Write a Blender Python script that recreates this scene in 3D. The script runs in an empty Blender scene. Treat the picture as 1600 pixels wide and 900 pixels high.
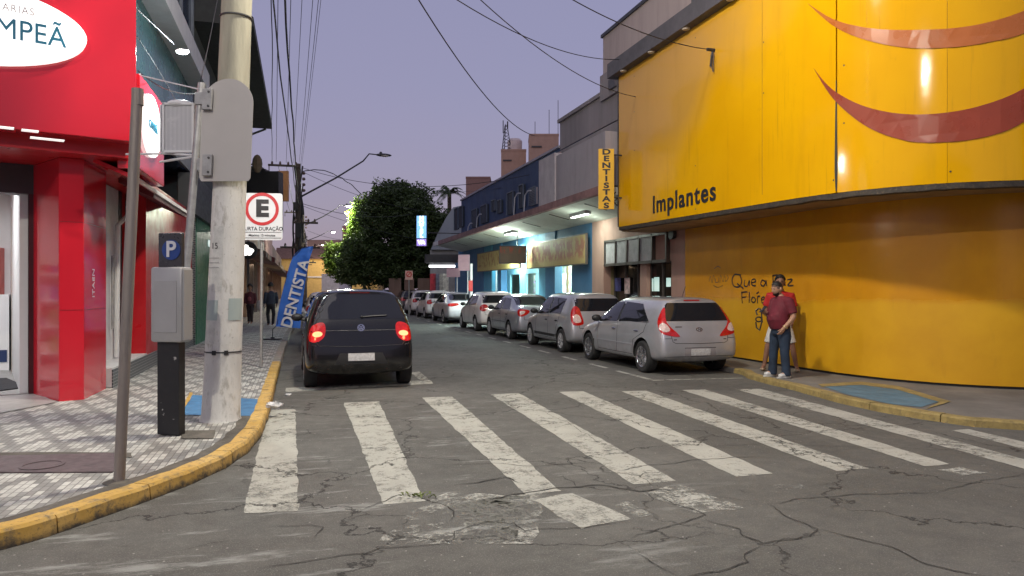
import bpy, bmesh, math, random
from mathutils import Vector, Matrix, noise
from mathutils.bvhtree import BVHTree
from mathutils.geometry import delaunay_2d_cdt
random.seed(7)
S = bpy.context.scene
COL = S.collection
R = math.radians
# ---------------------------------------------------------------- camera
H = 1.65; F = 1130.0; TH = math.atan(330 / F)
SN, CS = math.sin(TH), math.cos(TH)
cam_d = bpy.data.cameras.new('camera'); cam = bpy.data.objects.new('camera', cam_d); COL.objects.link(cam)
cam.location = (0, 0, H); cam.rotation_euler = (R(90), 0, -TH)
cam_d.sensor_width = 36; cam_d.lens = 36 * F / 1600; cam_d.clip_end = 2000; cam_d.clip_start = 0.05
S.camera = cam
# ---------------------------------------------------------------- world: dusk sky
w = bpy.data.worlds.new('World'); S.world = w; w.use_nodes = True
nt = w.node_tree; nt.nodes.clear()
out = nt.nodes.new('ShaderNodeOutputWorld'); bg = nt.nodes.new('ShaderNodeBackground')
sky = nt.nodes.new('ShaderNodeTexSky'); sky.sky_type = 'NISHITA'; sky.sun_disc = False
sky.sun_elevation = R(1.0); sky.sun_rotation = R(200); sky.ozone_density = 4.0
tc = nt.nodes.new('ShaderNodeTexCoord'); sep = nt.nodes.new('ShaderNodeSeparateXYZ')
nz = nt.nodes.new('ShaderNodeTexNoise'); nz.inputs['Scale'].default_value = 2.2; nz.inputs['Detail'].default_value = 4
mp = nt.nodes.new('ShaderNodeMapping'); mp.inputs['Scale'].default_value = (1, 1, 3.0)
ad = nt.nodes.new('ShaderNodeMath'); ad.operation = 'MULTIPLY_ADD'; ad.inputs[1].default_value = 0.16; 
ramp = nt.nodes.new('ShaderNodeValToRGB'); cr = ramp.color_ramp
cr.elements[0].position = 0.0; cr.elements[0].color = (0.33, 0.265, 0.33, 1)
cr.elements[1].position = 0.75; cr.elements[1].color = (0.245, 0.235, 0.35, 1)
for p_, c_ in ((0.12, (0.315, 0.262, 0.345, 1)), (0.28, (0.285, 0.255, 0.355, 1)), (0.45, (0.262, 0.246, 0.355, 1))):
    e = cr.elements.new(p_); e.color = c_
mx = nt.nodes.new('ShaderNodeMix'); mx.data_type = 'RGBA'; mx.inputs[0].default_value = 0.08
L = nt.links.new
L(tc.outputs['Generated'], sep.inputs[0]); L(tc.outputs['Generated'], mp.inputs[0]); L(mp.outputs[0], nz.inputs['Vector'])
L(nz.outputs['Fac'], ad.inputs[0])
sb = nt.nodes.new('ShaderNodeMath'); sb.operation = 'SUBTRACT'; sb.inputs[1].default_value = 0.08
L(sep.outputs['Z'], ad.inputs[2]); L(ad.outputs[0], sb.inputs[0]); L(sb.outputs[0], ramp.inputs[0])
L(ramp.outputs[0], mx.inputs[6]); L(sky.outputs[0], mx.inputs[7]); L(mx.outputs[2], bg.inputs['Color'])
bg.inputs['Strength'].default_value = 1.0; L(bg.outputs[0], out.inputs[0])
S.view_settings.view_transform = 'Standard'; S.view_settings.look = 'None'; S.view_settings.gamma = 1
S.view_settings.exposure = 0.2
S.render.engine = 'CYCLES'
S.cycles.max_bounces = 6; S.cycles.sample_clamp_indirect = 4.0
# soft last glow of the sky behind the camera (very weak, wide sun)
sd = bpy.data.lights.new('dusk_glow', 'SUN'); sd.energy = 0.35; sd.angle = R(40); sd.color = (1.0, 0.92, 0.86)
so = bpy.data.objects.new('dusk_glow', sd); COL.objects.link(so); so.rotation_euler = (R(48), 0, R(-25))

# ---------------------------------------------------------------- picking real points: rays met with real planes
def ray(px, py):
    u = (px - 800) / F; v = (450 - py) / F
    return Vector((SN + u * CS, CS - u * SN, v))
def G(px, py, z=0.0):
    d = ray(px, py); t = (z - H) / d.z
    return Vector((d.x * t, d.y * t, z))
def PX(px, py, X):
    d = ray(px, py); t = X / d.x
    return Vector((X, d.y * t, H + d.z * t))
def PD(px, py, D):
    d = ray(px, py); return Vector((d.x * D, d.y * D, H + d.z * D))

# ---------------------------------------------------------------- objects
def tag(o, label=None, cat=None, group=None, kind=None):
    if label: o['label'] = label
    if cat: o['category'] = cat
    if group: o['group'] = group
    if kind: o['kind'] = kind
    return o
def empty(name, loc=(0, 0, 0), label=None, cat=None, group=None, rz=0):
    o = bpy.data.objects.new(name, None); COL.objects.link(o); o.location = loc; o.rotation_euler[2] = rz
    o.empty_display_size = 0.1
    return tag(o, label, cat, group)
def wloc(o):
    v = Vector((0, 0, 0))
    while o is not None:
        v += Vector(o.location); o = o.parent
    return v
def copy_tree(o, parent=None):
    c = o.copy(); COL.objects.link(c); c.parent = parent
    for ch in [x for x in bpy.data.objects if x.parent == o]: copy_tree(ch, c)
    return c
def finish(name, me, material, parent=None, smooth=False, kind=None):
    o = bpy.data.objects.new(name, me); COL.objects.link(o)
    if isinstance(material, (list, tuple)):
        for m in material: me.materials.append(m)
    elif material: me.materials.append(material)
    if parent is not None:
        off = wloc(parent); o.parent = parent
    elif kind == 'structure': off = Vector((0, 0, 0))
    else:
        xs = [v.co for v in me.vertices]
        off = Vector(((min(v.x for v in xs) + max(v.x for v in xs)) / 2, (min(v.y for v in xs) + max(v.y for v in xs)) / 2, min(v.z for v in xs)))
        o.location = off
    if off.length > 0: me.transform(Matrix.Translation(-off))
    if smooth:
        for p in me.polygons: p.use_smooth = True
        try: me.set_sharp_from_angle(angle=R(smooth if smooth is not True else 40))
        except Exception: pass
    if kind: o['kind'] = kind
    return o
def fused(name, mb, material, parent, voxel=.012, it=3):
    o = mb.build('t', None); me0 = o.data; me0.transform(Matrix.Translation(o.location)); o.location = (0, 0, 0)
    md = o.modifiers.new('r', 'REMESH'); md.mode = 'VOXEL'; md.voxel_size = voxel; md.use_smooth_shade = True
    m2 = o.modifiers.new('s', 'SMOOTH'); m2.factor = .5; m2.iterations = it
    dg = bpy.context.evaluated_depsgraph_get(); dg.update(); me = bpy.data.meshes.new_from_object(o.evaluated_get(dg)); bpy.data.objects.remove(o); me.name = name; me.materials.clear()
    return finish(name, me, material, parent, smooth=True)
class MB:
    def __init__(s): s.v = []; s.f = []; s.mi = []
    def add(s, vs, fs, mi=0):
        n = len(s.v); s.v += [Vector(v) for v in vs]; s.f += [[i + n for i in f] for f in fs]; s.mi += [mi] * len(fs); return s
    def box(s, x0, x1, y0, y1, z0, z1, mi=0):
        vs = [(x, y, z) for z in (z0, z1) for y in (y0, y1) for x in (x0, x1)]
        return s.add(vs, [(0, 2, 3, 1), (4, 5, 7, 6), (0, 1, 5, 4), (2, 6, 7, 3), (0, 4, 6, 2), (1, 3, 7, 5)], mi)
    def obox(s, c, ax, ay, az, mi=0):   # oriented box, half vectors
        c = Vector(c); ax = Vector(ax); ay = Vector(ay); az = Vector(az)
        vs = [c + ax * i + ay * j + az * k for k in (-1, 1) for j in (-1, 1) for i in (-1, 1)]
        return s.add(vs, [(0, 2, 3, 1), (4, 5, 7, 6), (0, 1, 5, 4), (2, 6, 7, 3), (0, 4, 6, 2), (1, 3, 7, 5)], mi)
    def prism(s, poly, z0, z1, mi=0):
        n = len(poly); vs = [(p[0], p[1], z0) for p in poly] + [(p[0], p[1], z1) for p in poly]
        fs = [list(range(n))[::-1], [i + n for i in range(n)]] + [(i, (i + 1) % n, (i + 1) % n + n, i + n) for i in range(n)]
        return s.add(vs, fs, mi)
    def extr(s, pts, d, mi=0):          # planar polygon (3D pts) extruded by vector d
        n = len(pts); d = Vector(d); vs = [Vector(p) for p in pts] + [Vector(p) + d for p in pts]
        fs = [list(range(n))[::-1], [i + n for i in range(n)]] + [(i, (i + 1) % n, (i + 1) % n + n, i + n) for i in range(n)]
        return s.add(vs, fs, mi)
    def quad(s, *p, mi=0): return s.add(p, [tuple(range(len(p)))], mi)
    def tube(s, pts, r, n=10, mi=0, cap=True):
        pts = [Vector(p) for p in pts]; m = len(pts); rr = r if isinstance(r, (list, tuple)) else [r] * m
        vs = []; pn = None
        for i, p in enumerate(pts):
            t = (pts[min(i + 1, m - 1)] - pts[max(i - 1, 0)]).normalized()
            if pn is None:
                a = Vector((0, 0, 1)) if abs(t.z) < 0.9 else Vector((1, 0, 0)); pn = t.cross(a).normalized()
            else:
                pn = (pn - t * pn.dot(t)).normalized()
            b = t.cross(pn)
            vs += [p + (pn * math.cos(k * 2 * math.pi / n) + b * math.sin(k * 2 * math.pi / n)) * rr[i] for k in range(n)]
        fs = [(i * n + k, i * n + (k + 1) % n, (i + 1) * n + (k + 1) % n, (i + 1) * n + k) for i in range(m - 1) for k in range(n)]
        if cap: fs += [list(range(n))[::-1], [(m - 1) * n + k for k in range(n)]]
        return s.add(vs, fs, mi)
    def lathe(s, prof, c, ax=(0, 0, 1), n=24, mi=0):   # prof: (radius, height along axis)
        ax = Vector(ax).normalized(); a = Vector((0, 0, 1)) if abs(ax.z) < 0.9 else Vector((1, 0, 0))
        u = ax.cross(a).normalized(); v = ax.cross(u); c = Vector(c); vs = []
        for r_, h_ in prof: vs += [c + ax * h_ + (u * math.cos(k * 2 * math.pi / n) + v * math.sin(k * 2 * math.pi / n)) * max(r_, 1e-4) for k in range(n)]
        m = len(prof)
        fs = [(i * n + k, i * n + (k + 1) % n, (i + 1) * n + (k + 1) % n, (i + 1) * n + k) for i in range(m - 1) for k in range(n)]
        return s.add(vs, fs, mi)
    def rings(s, rg, n=20, mi=0):      # horizontal elliptical rings (centre, rx, ry)
        vs = []
        for c, rx, ry in rg: vs += [Vector(c) + Vector((rx * math.cos(2 * math.pi * k / n), ry * math.sin(2 * math.pi * k / n), 0)) for k in range(n)]
        m = len(rg); fs = [(i * n + k, i * n + (k + 1) % n, (i + 1) * n + (k + 1) % n, (i + 1) * n + k) for i in range(m - 1) for k in range(n)] + [list(range(n))[::-1], [(m - 1) * n + k for k in range(n)]]
        return s.add(vs, fs, mi)
    def ell(s, c, rx, ry, rz, n=12, m=8, mi=0):
        c = Vector(c); vs = []; fs = []
        for i in range(m + 1):
            a = math.pi * i / m
            for k in range(n):
                b = 2 * math.pi * k / n
                vs.append(c + Vector((rx * math.sin(a) * math.cos(b), ry * math.sin(a) * math.sin(b), rz * math.cos(a))))
        fs = [(i * n + k, (i + 1) * n + k, (i + 1) * n + (k + 1) % n, i * n + (k + 1) % n) for i in range(m) for k in range(n)]
        return s.add(vs, fs, mi)
    def xf(s, M):
        s.v = [M @ v for v in s.v]; return s
    def build(s, name, material, parent=None, smooth=False, kind=None, bevel=0):
        me = bpy.data.meshes.new(name); me.from_pydata([tuple(v) for v in s.v], [], s.f)
        for i, p in enumerate(me.polygons): p.material_index = s.mi[i]
        bm = bmesh.new(); bm.from_mesh(me); bmesh.ops.remove_doubles(bm, verts=bm.verts, dist=1e-5)
        bmesh.ops.recalc_face_normals(bm, faces=bm.faces)
        if bevel: bmesh.ops.bevel(bm, geom=[e for e in bm.edges if len(e.link_faces) == 2 and e.calc_face_angle(0) > 0.5], offset=bevel, segments=2, affect='EDGES', profile=0.5)
        bm.to_mesh(me); bm.free(); me.update()
        return finish(name, me, material, parent, smooth, kind)
def text_obj(name, body, size, origin, right, up, material, parent=None, ext=0.01, bold=0.0, sx=1.0, align='CENTER', spacing=1.0):
    cu = bpy.data.curves.new(name, 'FONT'); cu.body = body; cu.size = size; cu.extrude = ext; cu.offset = bold * size
    cu.align_x = align; cu.align_y = 'CENTER'; cu.space_character = spacing
    o = bpy.data.objects.new('tmp', cu); COL.objects.link(o)
    dg = bpy.context.evaluated_depsgraph_get(); dg.update()
    me = bpy.data.meshes.new_from_object(o.evaluated_get(dg)); bpy.data.objects.remove(o); bpy.data.curves.remove(cu)
    r = Vector(right).normalized(); u = Vector(up).normalized(); n = r.cross(u)
    M = Matrix(((r.x * sx, u.x, n.x, origin[0]), (r.y * sx, u.y, n.y, origin[1]), (r.z * sx, u.z, n.z, origin[2]), (0, 0, 0, 1)))
    me.transform(M); me.name = name; me.materials.clear()
    return finish(name, me, material, parent)
# ---------------------------------------------------------------- materials
def newmat(name):
    m = bpy.data.materials.new(name); m.use_nodes = True; t = m.node_tree
    return m, t, t.nodes['Principled BSDF']
def N(t, kind, **kw):
    n = t.nodes.new(kind)
    for k, v in kw.items():
        if k.startswith('i_'):
            key = k[2:]; key = int(key) if key.isdigit() else key.replace('_', ' ')
            n.inputs[key].default_value = v
        else: setattr(n, k, v)
    return n
def mixc(t, fac, a, b, mode='MIX'):
    n = t.nodes.new('ShaderNodeMix'); n.data_type = 'RGBA'; n.blend_type = mode
    for sock, v in ((0, fac), (6, a), (7, b)):
        if hasattr(v, 'links') or hasattr(v, 'is_linked'): t.links.new(v, n.inputs[sock])
        elif sock == 0: n.inputs[0].default_value = v
        else: n.inputs[sock].default_value = (*v[:3], 1)
    return n.outputs[2]
def ramp1(t, src, a, b, lo=0.0, hi=1.0):
    n = t.nodes.new('ShaderNodeMapRange'); n.inputs[1].default_value = a; n.inputs[2].default_value = b
    n.inputs[3].default_value = lo; n.inputs[4].default_value = hi; n.clamp = True
    t.links.new(src, n.inputs[0]); return n.outputs[0]
def math1(t, op, a, b=None):
    n = t.nodes.new('ShaderNodeMath'); n.operation = op
    for i, v in enumerate((a, b)):
        if v is None: continue
        if hasattr(v, 'is_linked'): t.links.new(v, n.inputs[i])
        else: n.inputs[i].default_value = v
    return n.outputs[0]
def coord(t, scale=(1, 1, 1), rot=(0, 0, 0)):
    c = t.nodes.new('ShaderNodeTexCoord'); m = t.nodes.new('ShaderNodeMapping')
    m.inputs['Scale'].default_value = scale; m.inputs['Rotation'].default_value = rot
    t.links.new(c.outputs['Object'], m.inputs[0]); return m.outputs[0]
def noise_n(t, vec, scale, detail=4, rough=0.55):
    n = t.nodes.new('ShaderNodeTexNoise'); n.inputs['Scale'].default_value = scale; n.inputs['Detail'].default_value = detail
    n.inputs['Roughness'].default_value = rough; t.links.new(vec, n.inputs['Vector']); return n.outputs['Fac']
def bumpn(t, b, h, strength=0.3, dist=0.01):
    n = t.nodes.new('ShaderNodeBump'); n.inputs['Strength'].default_value = strength; n.inputs['Distance'].default_value = dist
    t.links.new(h, n.inputs['Height']); t.links.new(n.outputs[0], b.inputs['Normal'])
_mc = {}
def M(name, col, rough=0.6, metal=0.0, var=0.15, scale=3.0, bump=0.0, bscale=40, coat=0.0, dirt=0.0, dirtcol=None, streak=False):
    if name in _mc: return _mc[name]
    m, t, b = newmat(name); v = coord(t)
    vv = coord(t, (1, 1, 0.12)) if streak else v
    f = noise_n(t, vv, scale, 6, 0.6)
    lo = tuple(c * (1 - var) for c in col); hi = tuple(min(1, c * (1 + var)) for c in col)
    c = mixc(t, ramp1(t, f, 0.3, 0.7), lo, hi)
    if dirt > 0:
        f2 = noise_n(t, vv, scale * 3.7, 8, 0.7)
        c = mixc(t, ramp1(t, f2, 0.52, 0.75, 0, dirt), c, dirtcol or tuple(x * 0.3 for x in col))
    t.links.new(c, b.inputs['Base Color'])
    fr = noise_n(t, v, scale * 2.3, 4)
    t.links.new(ramp1(t, fr, 0.3, 0.7, max(0.02, rough - 0.08), min(1, rough + 0.08)), b.inputs['Roughness'])
    b.inputs['Metallic'].default_value = metal; b.inputs['Coat Weight'].default_value = coat; b.inputs['Coat Roughness'].default_value = 0.06
    if bump > 0: bumpn(t, b, noise_n(t, v, bscale, 5), bump, 0.01)
    _mc[name] = m; return m
def EM(name, col, strength, base=(0.8, 0.8, 0.8)):
    if name in _mc: return _mc[name]
    m, t, b = newmat(name); b.inputs['Base Color'].default_value = (*base, 1); b.inputs['Emission Color'].default_value = (*col, 1)
    b.inputs['Emission Strength'].default_value = strength; b.inputs['Roughness'].default_value = 0.4
    _mc[name] = m; return m
def glassm(name, col, rough=0.04, trans=0.0):
    if name in _mc: return _mc[name]
    m, t, b = newmat(name); b.inputs['Base Color'].default_value = (*col, 1); b.inputs['Roughness'].default_value = rough
    b.inputs['Specular IOR Level'].default_value = 0.6; b.inputs['Transmission Weight'].default_value = trans
    _mc[name] = m; return m
def lamp(name, loc, power, col=(1, 0.93, 0.8), radius=0.15, kind='POINT', target=None, parent=None, size=None, angle=150):
    d = bpy.data.lights.new(name, kind); d.energy = power; d.color = col
    if kind == 'AREA': d.shape = 'RECTANGLE'; d.size, d.size_y = size
    else: d.shadow_soft_size = radius
    if kind == 'SPOT': d.spot_size = R(angle); d.spot_blend = 0.5
    o = bpy.data.objects.new(name, d); COL.objects.link(o)
    if parent is not None: o.parent = parent; o.location = Vector(loc) - wloc(parent)
    else: o.location = loc
    if target is not None:
        o.rotation_euler = (Vector(target) - Vector(loc)).to_track_quat('-Z', 'Y').to_euler()
    return o

# common materials
m_black = M('black_plastic', (0.018, 0.018, 0.02), 0.45)
m_rubber = M('tyre_rubber', (0.02, 0.02, 0.021), 0.75, bump=0.1)
m_steel = M('galvanised_steel', (0.36, 0.36, 0.36), 0.5, 0.55, 0.2, 8, dirt=0.35, dirtcol=(0.2, 0.16, 0.13))
m_whitemetal = M('white_painted_metal', (0.62, 0.62, 0.63), 0.45, var=0.08)
m_dark = M('dark_metal', (0.035, 0.035, 0.04), 0.5)
m_conc = M('raw_concrete', (0.36, 0.35, 0.29), 0.85, var=0.22, scale=2.5, bump=0.25, dirt=0.4, streak=True)
m_wire = M('cable_black', (0.012, 0.012, 0.014), 0.6)
m_redtail = M('tail_light_red', (0.42, 0.01, 0.008), 0.12, coat=0.6, var=0.3, scale=18)
m_whitetail = M('tail_light_clear', (0.6, 0.45, 0.42), 0.12, coat=0.6, var=0.3, scale=30)
m_chrome = M('chrome', (0.6, 0.6, 0.62), 0.15, 1.0, 0.05)

# ---------------------------------------------------------------- road
def crack_mask(t, v, scale, width, dist=0.35, seed=0.0, dscale=1.6):
    d = t.nodes.new('ShaderNodeTexNoise'); d.inputs['Scale'].default_value = dscale; d.inputs['Detail'].default_value = 8; d.inputs['Roughness'].default_value = 0.62
    t.links.new(v, d.inputs['Vector'])
    sc = N(t, 'ShaderNodeVectorMath', operation='SCALE'); sc.inputs['Scale'].default_value = dist; t.links.new(d.outputs['Color'], sc.inputs[0])
    a = N(t, 'ShaderNodeVectorMath', operation='ADD'); t.links.new(v, a.inputs[0]); t.links.new(sc.outputs[0], a.inputs[1])
    a2 = N(t, 'ShaderNodeVectorMath', operation='ADD'); t.links.new(a.outputs[0], a2.inputs[0]); a2.inputs[1].default_value = (seed, seed * 1.7, 0)
    vo = N(t, 'ShaderNodeTexVoronoi', feature='DISTANCE_TO_EDGE'); vo.inputs['Scale'].default_value = scale
    vo.voronoi_dimensions = '2D'; t.links.new(a2.outputs[0], vo.inputs['Vector'])
    return ramp1(t, vo.outputs['Distance'], width * 0.3, width, 1, 0)
def road_cracks(t, v):
    big = crack_mask(t, v, 0.45, 0.0075, 1.1, 3.3)
    bm_ = ramp1(t, noise_n(t, v, 0.35, 3), 0.36, 0.42)
    fine = crack_mask(t, v, 1.9, 0.022, 0.45, 9.1, 3.0)
    fm = ramp1(t, noise_n(t, v, 0.55, 3, 0.6), 0.565, 0.63)
    a = math1(t, 'MULTIPLY', big, bm_); b = math1(t, 'MULTIPLY', fine, fm)
    return math1(t, 'MAXIMUM', a, b)
m, t, b = newmat('asphalt'); v = coord(t)
f1 = noise_n(t, v, 0.5, 5, 0.6); f2 = noise_n(t, v, 90, 3, 0.7); f3 = noise_n(t, v, 5, 6, 0.7)
c = mixc(t, ramp1(t, f1, 0.35, 0.65), (0.072, 0.070, 0.062), (0.120, 0.117, 0.105))
c = mixc(t, ramp1(t, f3, 0.4, 0.75, 0, 0.45), c, (0.06, 0.058, 0.056))
vo = N(t, 'ShaderNodeTexVoronoi'); vo.inputs['Scale'].default_value = 75; t.links.new(v, vo.inputs['Vector'])
c = mixc(t, ramp1(t, vo.outputs['Distance'], 0.1, 0.35, 0.8, 0), c, (0.20, 0.195, 0.175))
c = mixc(t, ramp1(t, f2, 0.55, 0.8, 0, 0.7), c, (0.03, 0.03, 0.03))
# pale specks of grit
v4 = N(t, 'ShaderNodeTexVoronoi'); v4.inputs['Scale'].default_value = 9; t.links.new(v, v4.inputs['Vector'])
c = mixc(t, ramp1(t, v4.outputs['Distance'], 0.05, 0.075, 0.8, 0), c, (0.34, 0.33, 0.3))
# worn remains of old paint: thin smears, stretched across the road, only around the crossing
vs_ = coord(t, (0.55, 2.4, 1), (0, 0, R(22)))
g = noise_n(t, vs_, 1.4, 9, 0.72)
sepx = N(t, 'ShaderNodeSeparateXYZ'); t.links.new(v, sepx.inputs[0])
my = math1(t, 'MULTIPLY', ramp1(t, sepx.outputs['Y'], 2.8, 4.6), ramp1(t, sepx.outputs['Y'], 12.8, 10.5))
mxx = ramp1(t, sepx.outputs['X'], 3.8, 1.6)
gm = math1(t, 'MULTIPLY', math1(t, 'MULTIPLY', ramp1(t, g, 0.56, 0.65, 0, 0.6), my), mxx)
c = mixc(t, gm, c, (0.33, 0.34, 0.32))
cr_ = road_cracks(t, v)
c = mixc(t, math1(t, 'MULTIPLY', cr_, 0.88), c, (0.012, 0.011, 0.01))
t.links.new(c, b.inputs['Base Color'])
t.links.new(ramp1(t, f3, 0.3, 0.7, 0.68, 0.9), b.inputs['Roughness'])
hh = math1(t, 'SUBTRACT', math1(t, 'ADD', math1(t, 'MULTIPLY', f2, 0.6), math1(t, 'MULTIPLY', vo.outputs['Distance'], -0.5)), math1(t, 'MULTIPLY', cr_, 1.6))
bumpn(t, b, hh, 0.55, 0.008); m_asph = m
m_crk = M('crack_black', (0.030, 0.028, 0.025), .9)

def paintmat(name, col, lo=0.62, hi=0.72, big=1.0):
    m, t, b = newmat(name); v = coord(t)
    a = noise_n(t, v, 7, 9, 0.75); a2 = noise_n(t, v, 1.1, 4, 0.6); a3 = noise_n(t, v, 60, 4, 0.7)
    s = math1(t, 'ADD', math1(t, 'MULTIPLY', a, 0.65), math1(t, 'MULTIPLY', a2, 0.35 * big))
    s = math1(t, 'ADD', s, math1(t, 'MULTIPLY', math1(t, 'SUBTRACT', a3, 0.5), 0.25))
    worn = ramp1(t, s, lo - 0.1, hi - 0.1)
    ck = road_cracks(t, v)
    c = mixc(t, ramp1(t, noise_n(t, v, 3.5, 6, 0.7), 0.35, 0.7), tuple(x * 0.74 for x in col), col)
    c = mixc(t, ramp1(t, a3, 0.5, 0.8, 0, 0.5), c, tuple(x * 0.5 for x in col))
    t.links.new(c, b.inputs['Base Color']); b.inputs['Roughness'].default_value = 0.75
    t.links.new(math1(t, 'SUBTRACT', 1.0, math1(t, 'MAXIMUM', worn, ck)), b.inputs['Alpha'])
    bumpn(t, b, a3, 0.3, 0.004)
    return m
m_paint = paintmat('road_paint_white', (0.44, 0.437, 0.385), 0.59, 0.76)
m_wornpaint = paintmat('road_paint_worn', (0.47, 0.47, 0.42), 0.50, 0.62)

MB().quad((-300, -120, 0), (300, -120, 0), (300, 500, 0), (-300, 500, 0)).build('ground', M('ground_dirt', (0.09, 0.085, 0.075), 0.9), kind='structure')
MB().quad((-70, -40, 0.004), (70, -40, 0.004), (70, 160, 0.004), (-70, 160, 0.004)).build('road', m_asph, kind='structure')
def rough_poly(pts, z, step=0.12, amp=0.018):
    out_ = []
    for i in range(len(pts)):
        a = Vector(pts[i][:2]); b_ = Vector(pts[(i + 1) % len(pts)][:2]); n = max(1, int((b_ - a).length / step))
        for k in range(n):
            p = a.lerp(b_, k / n); q = noise.noise_vector((p.x * 5, p.y * 5, 1.3)) * amp + noise.noise_vector((p.x * 21, p.y * 21, 4.3)) * amp * 0.5
            out_.append((p.x + q.x, p.y + q.y, z))
    return out_
def sheet(name, px, z, mat_, amp=0.018):
    pts = [G(x, y) for x, y in px]
    return MB().quad(*rough_poly(pts, z, 0.1, amp)).build(name, mat_, kind='structure')
stripes = [
 [(419, 641), (462, 640), (467, 800), (381, 803)],
 [(537, 630), (592, 628), (664, 784), (600, 790)],
 [(659, 622), (706, 620), (876, 768), (822, 774)],
 [(767, 617), (811, 615), (1058, 753), (990, 758)],
 [(873, 613), (912, 612), (1208, 741), (1150, 746)],
 [(971, 612), (1009, 611), (1356, 733), (1307, 737)],
 [(1065, 610), (1100, 609), (1484, 726), (1446, 730)],
 [(1150, 609), (1188, 608), (1640, 729), (1600, 733)],
 [(1488, 673), (1512, 671), (1760, 729), (1722, 735)]]
for q in stripes: sheet('crossing_stripe', q, 0.007, m_paint)
sheet('crossing_stripe', [(836, 782), (890, 772), (985, 812), (905, 827)], 0.007, m_paint, .04)
for q in ([(960, 790), (985, 786), (1022, 806), (985, 812)], [(1005, 772), (1062, 757), (1165, 795), (1085, 803)],
          [(585, 856), (640, 800), (700, 770), (830, 776), (800, 848)], [(700, 790), (860, 768), (830, 852), (745, 852)],
          [(1465, 735), (1500, 731), (1545, 741), (1500, 744)], [(1210, 760), (1250, 756), (1262, 762), (1218, 765)]):
    sheet('worn_road_paint', q, 0.0085, m_wornpaint, 0.05)

def crack(px, wd):
    pts = [G(x, y) for x, y in px]; q = []
    for a, b_ in zip(pts[:-1], pts[1:]):
        n = max(2, int((b_ - a).length / .05))
        for k in range(n): q.append(a.lerp(b_, k / n))
    q.append(pts[-1]); m_ = len(q); vs = []
    q = [p + noise.noise_vector(p * 5) * .035 + noise.noise_vector(p * 19) * .016 for p in q]
    for i, p in enumerate(q):
        t_ = (q[min(i + 1, m_ - 1)] - q[max(i - 1, 0)]).normalized(); e_ = min(1, i / 4 + .1, (m_ - 1 - i) / 4 + .1); wi = wd * e_ * (.7 + .9 * abs(noise.noise(p * 13)))
        for s_ in (-1, 1): vs.append((p.x - t_.y * wi * s_, p.y + t_.x * wi * s_, .010))
    MB().add(vs, [(2 * i, 2 * i + 1, 2 * i + 3, 2 * i + 2) for i in range(m_ - 1)]).build('road_crack', m_crk, kind='structure')
for q, wd in (([(980, 843), (1038, 827), (1102, 806), (1057, 792), (1015, 769)], .005), ([(1102, 812), (1150, 827), (1162, 839), (1193, 851), (1224, 847), (1267, 839), (1278, 829), (1251, 818), (1220, 804), (1212, 794), (1197, 790)], .005),
    ([(1197, 790), (1166, 785), (1116, 777)], .005), ([(1197, 790), (1243, 783), (1302, 777), (1368, 773), (1464, 769)], .005), ([(1278, 829), (1329, 841), (1387, 856), (1445, 882), (1484, 893), (1560, 905)], .006),
    ([(1193, 853), (1162, 868), (1168, 882), (1135, 891), (1060, 905)], .005), ([(980, 864), (1003, 870), (1030, 889), (1060, 902)], .004), ([(415, 825), (477, 823), (500, 825), (488, 843)], .004),
    ([(400, 890), (477, 878), (535, 870), (574, 866), (597, 858), (705, 851)], .005), ([(705, 851), (713, 831), (767, 816), (806, 820), (822, 831), (884, 827), (923, 823), (981, 816)], .005),
    ([(659, 728), (709, 727), (760, 725), (837, 730), (876, 727), (938, 723)], .004), ([(709, 759), (748, 755), (791, 746), (814, 757)], .008), ([(767, 783), (826, 771), (884, 763), (942, 759), (1000, 769), (1060, 766)], .009),
    ([(960, 738), (1010, 729), (1080, 721), (1150, 715), (1215, 716)], .005), ([(1100, 700), (1190, 694), (1260, 697), (1340, 700), (1420, 702), (1500, 706)], .004), ([(640, 775), (690, 790), (712, 800), (700, 815)], .006),
    ([(280, 862), (330, 850), (380, 845)], .004), ([(1330, 765), (1300, 757), (1262, 762)], .003), ([(1464, 769), (1540, 752), (1600, 742)], .004), ([(840, 640), (900, 668), (930, 690), (960, 700)], .003), ([(560, 800), (620, 776), (655, 772)], .005)):
    crack(q, wd)
# buildings on the other side of the crossroads, behind the camera
for (x0, x1, y0, y1, h_, c_, lb) in ((-30, -11, -34, -13, 9, (0.20, 0.17, 0.15), 'two-storey rendered building behind the camera, left corner of the crossroads'), (9.5, 34, -34, -7, 8, (0.16, 0.15, 0.16), 'two-storey grey building behind the camera, right corner of the crossroads'), (-8, 8, -75, -62, 8, (0.18, 0.15, 0.14), 'building closing the street far behind the camera')):
    o_ = empty('rear_building', ((x0 + x1) / 2, (y0 + y1) / 2, 0), lb, 'building'); m_ = M('rear_render%d' % h_ + lb[:3], c_, .85, var=.15, dirt=.3, streak=True)
    MB().box(x0, x1, y0, y1, 0, h_).build('wall', m_, o_); MB().box(x0 - .2, x1 + .2, y0 - .2, y1 + .2, h_, h_ + .3).build('coping', m_dark, o_)
    k = x0 + 1.5
    while k < x1 - 2:
        for z_, hh in ((.2, 2.5), (5, 1.5)): MB().box(k, k + 1.7, y1 + .003, y1 + .05, z_, z_ + hh).build('window', glassm('rear_glass', (.02, .02, .025), .1), o_)
        k += 3.1

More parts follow.
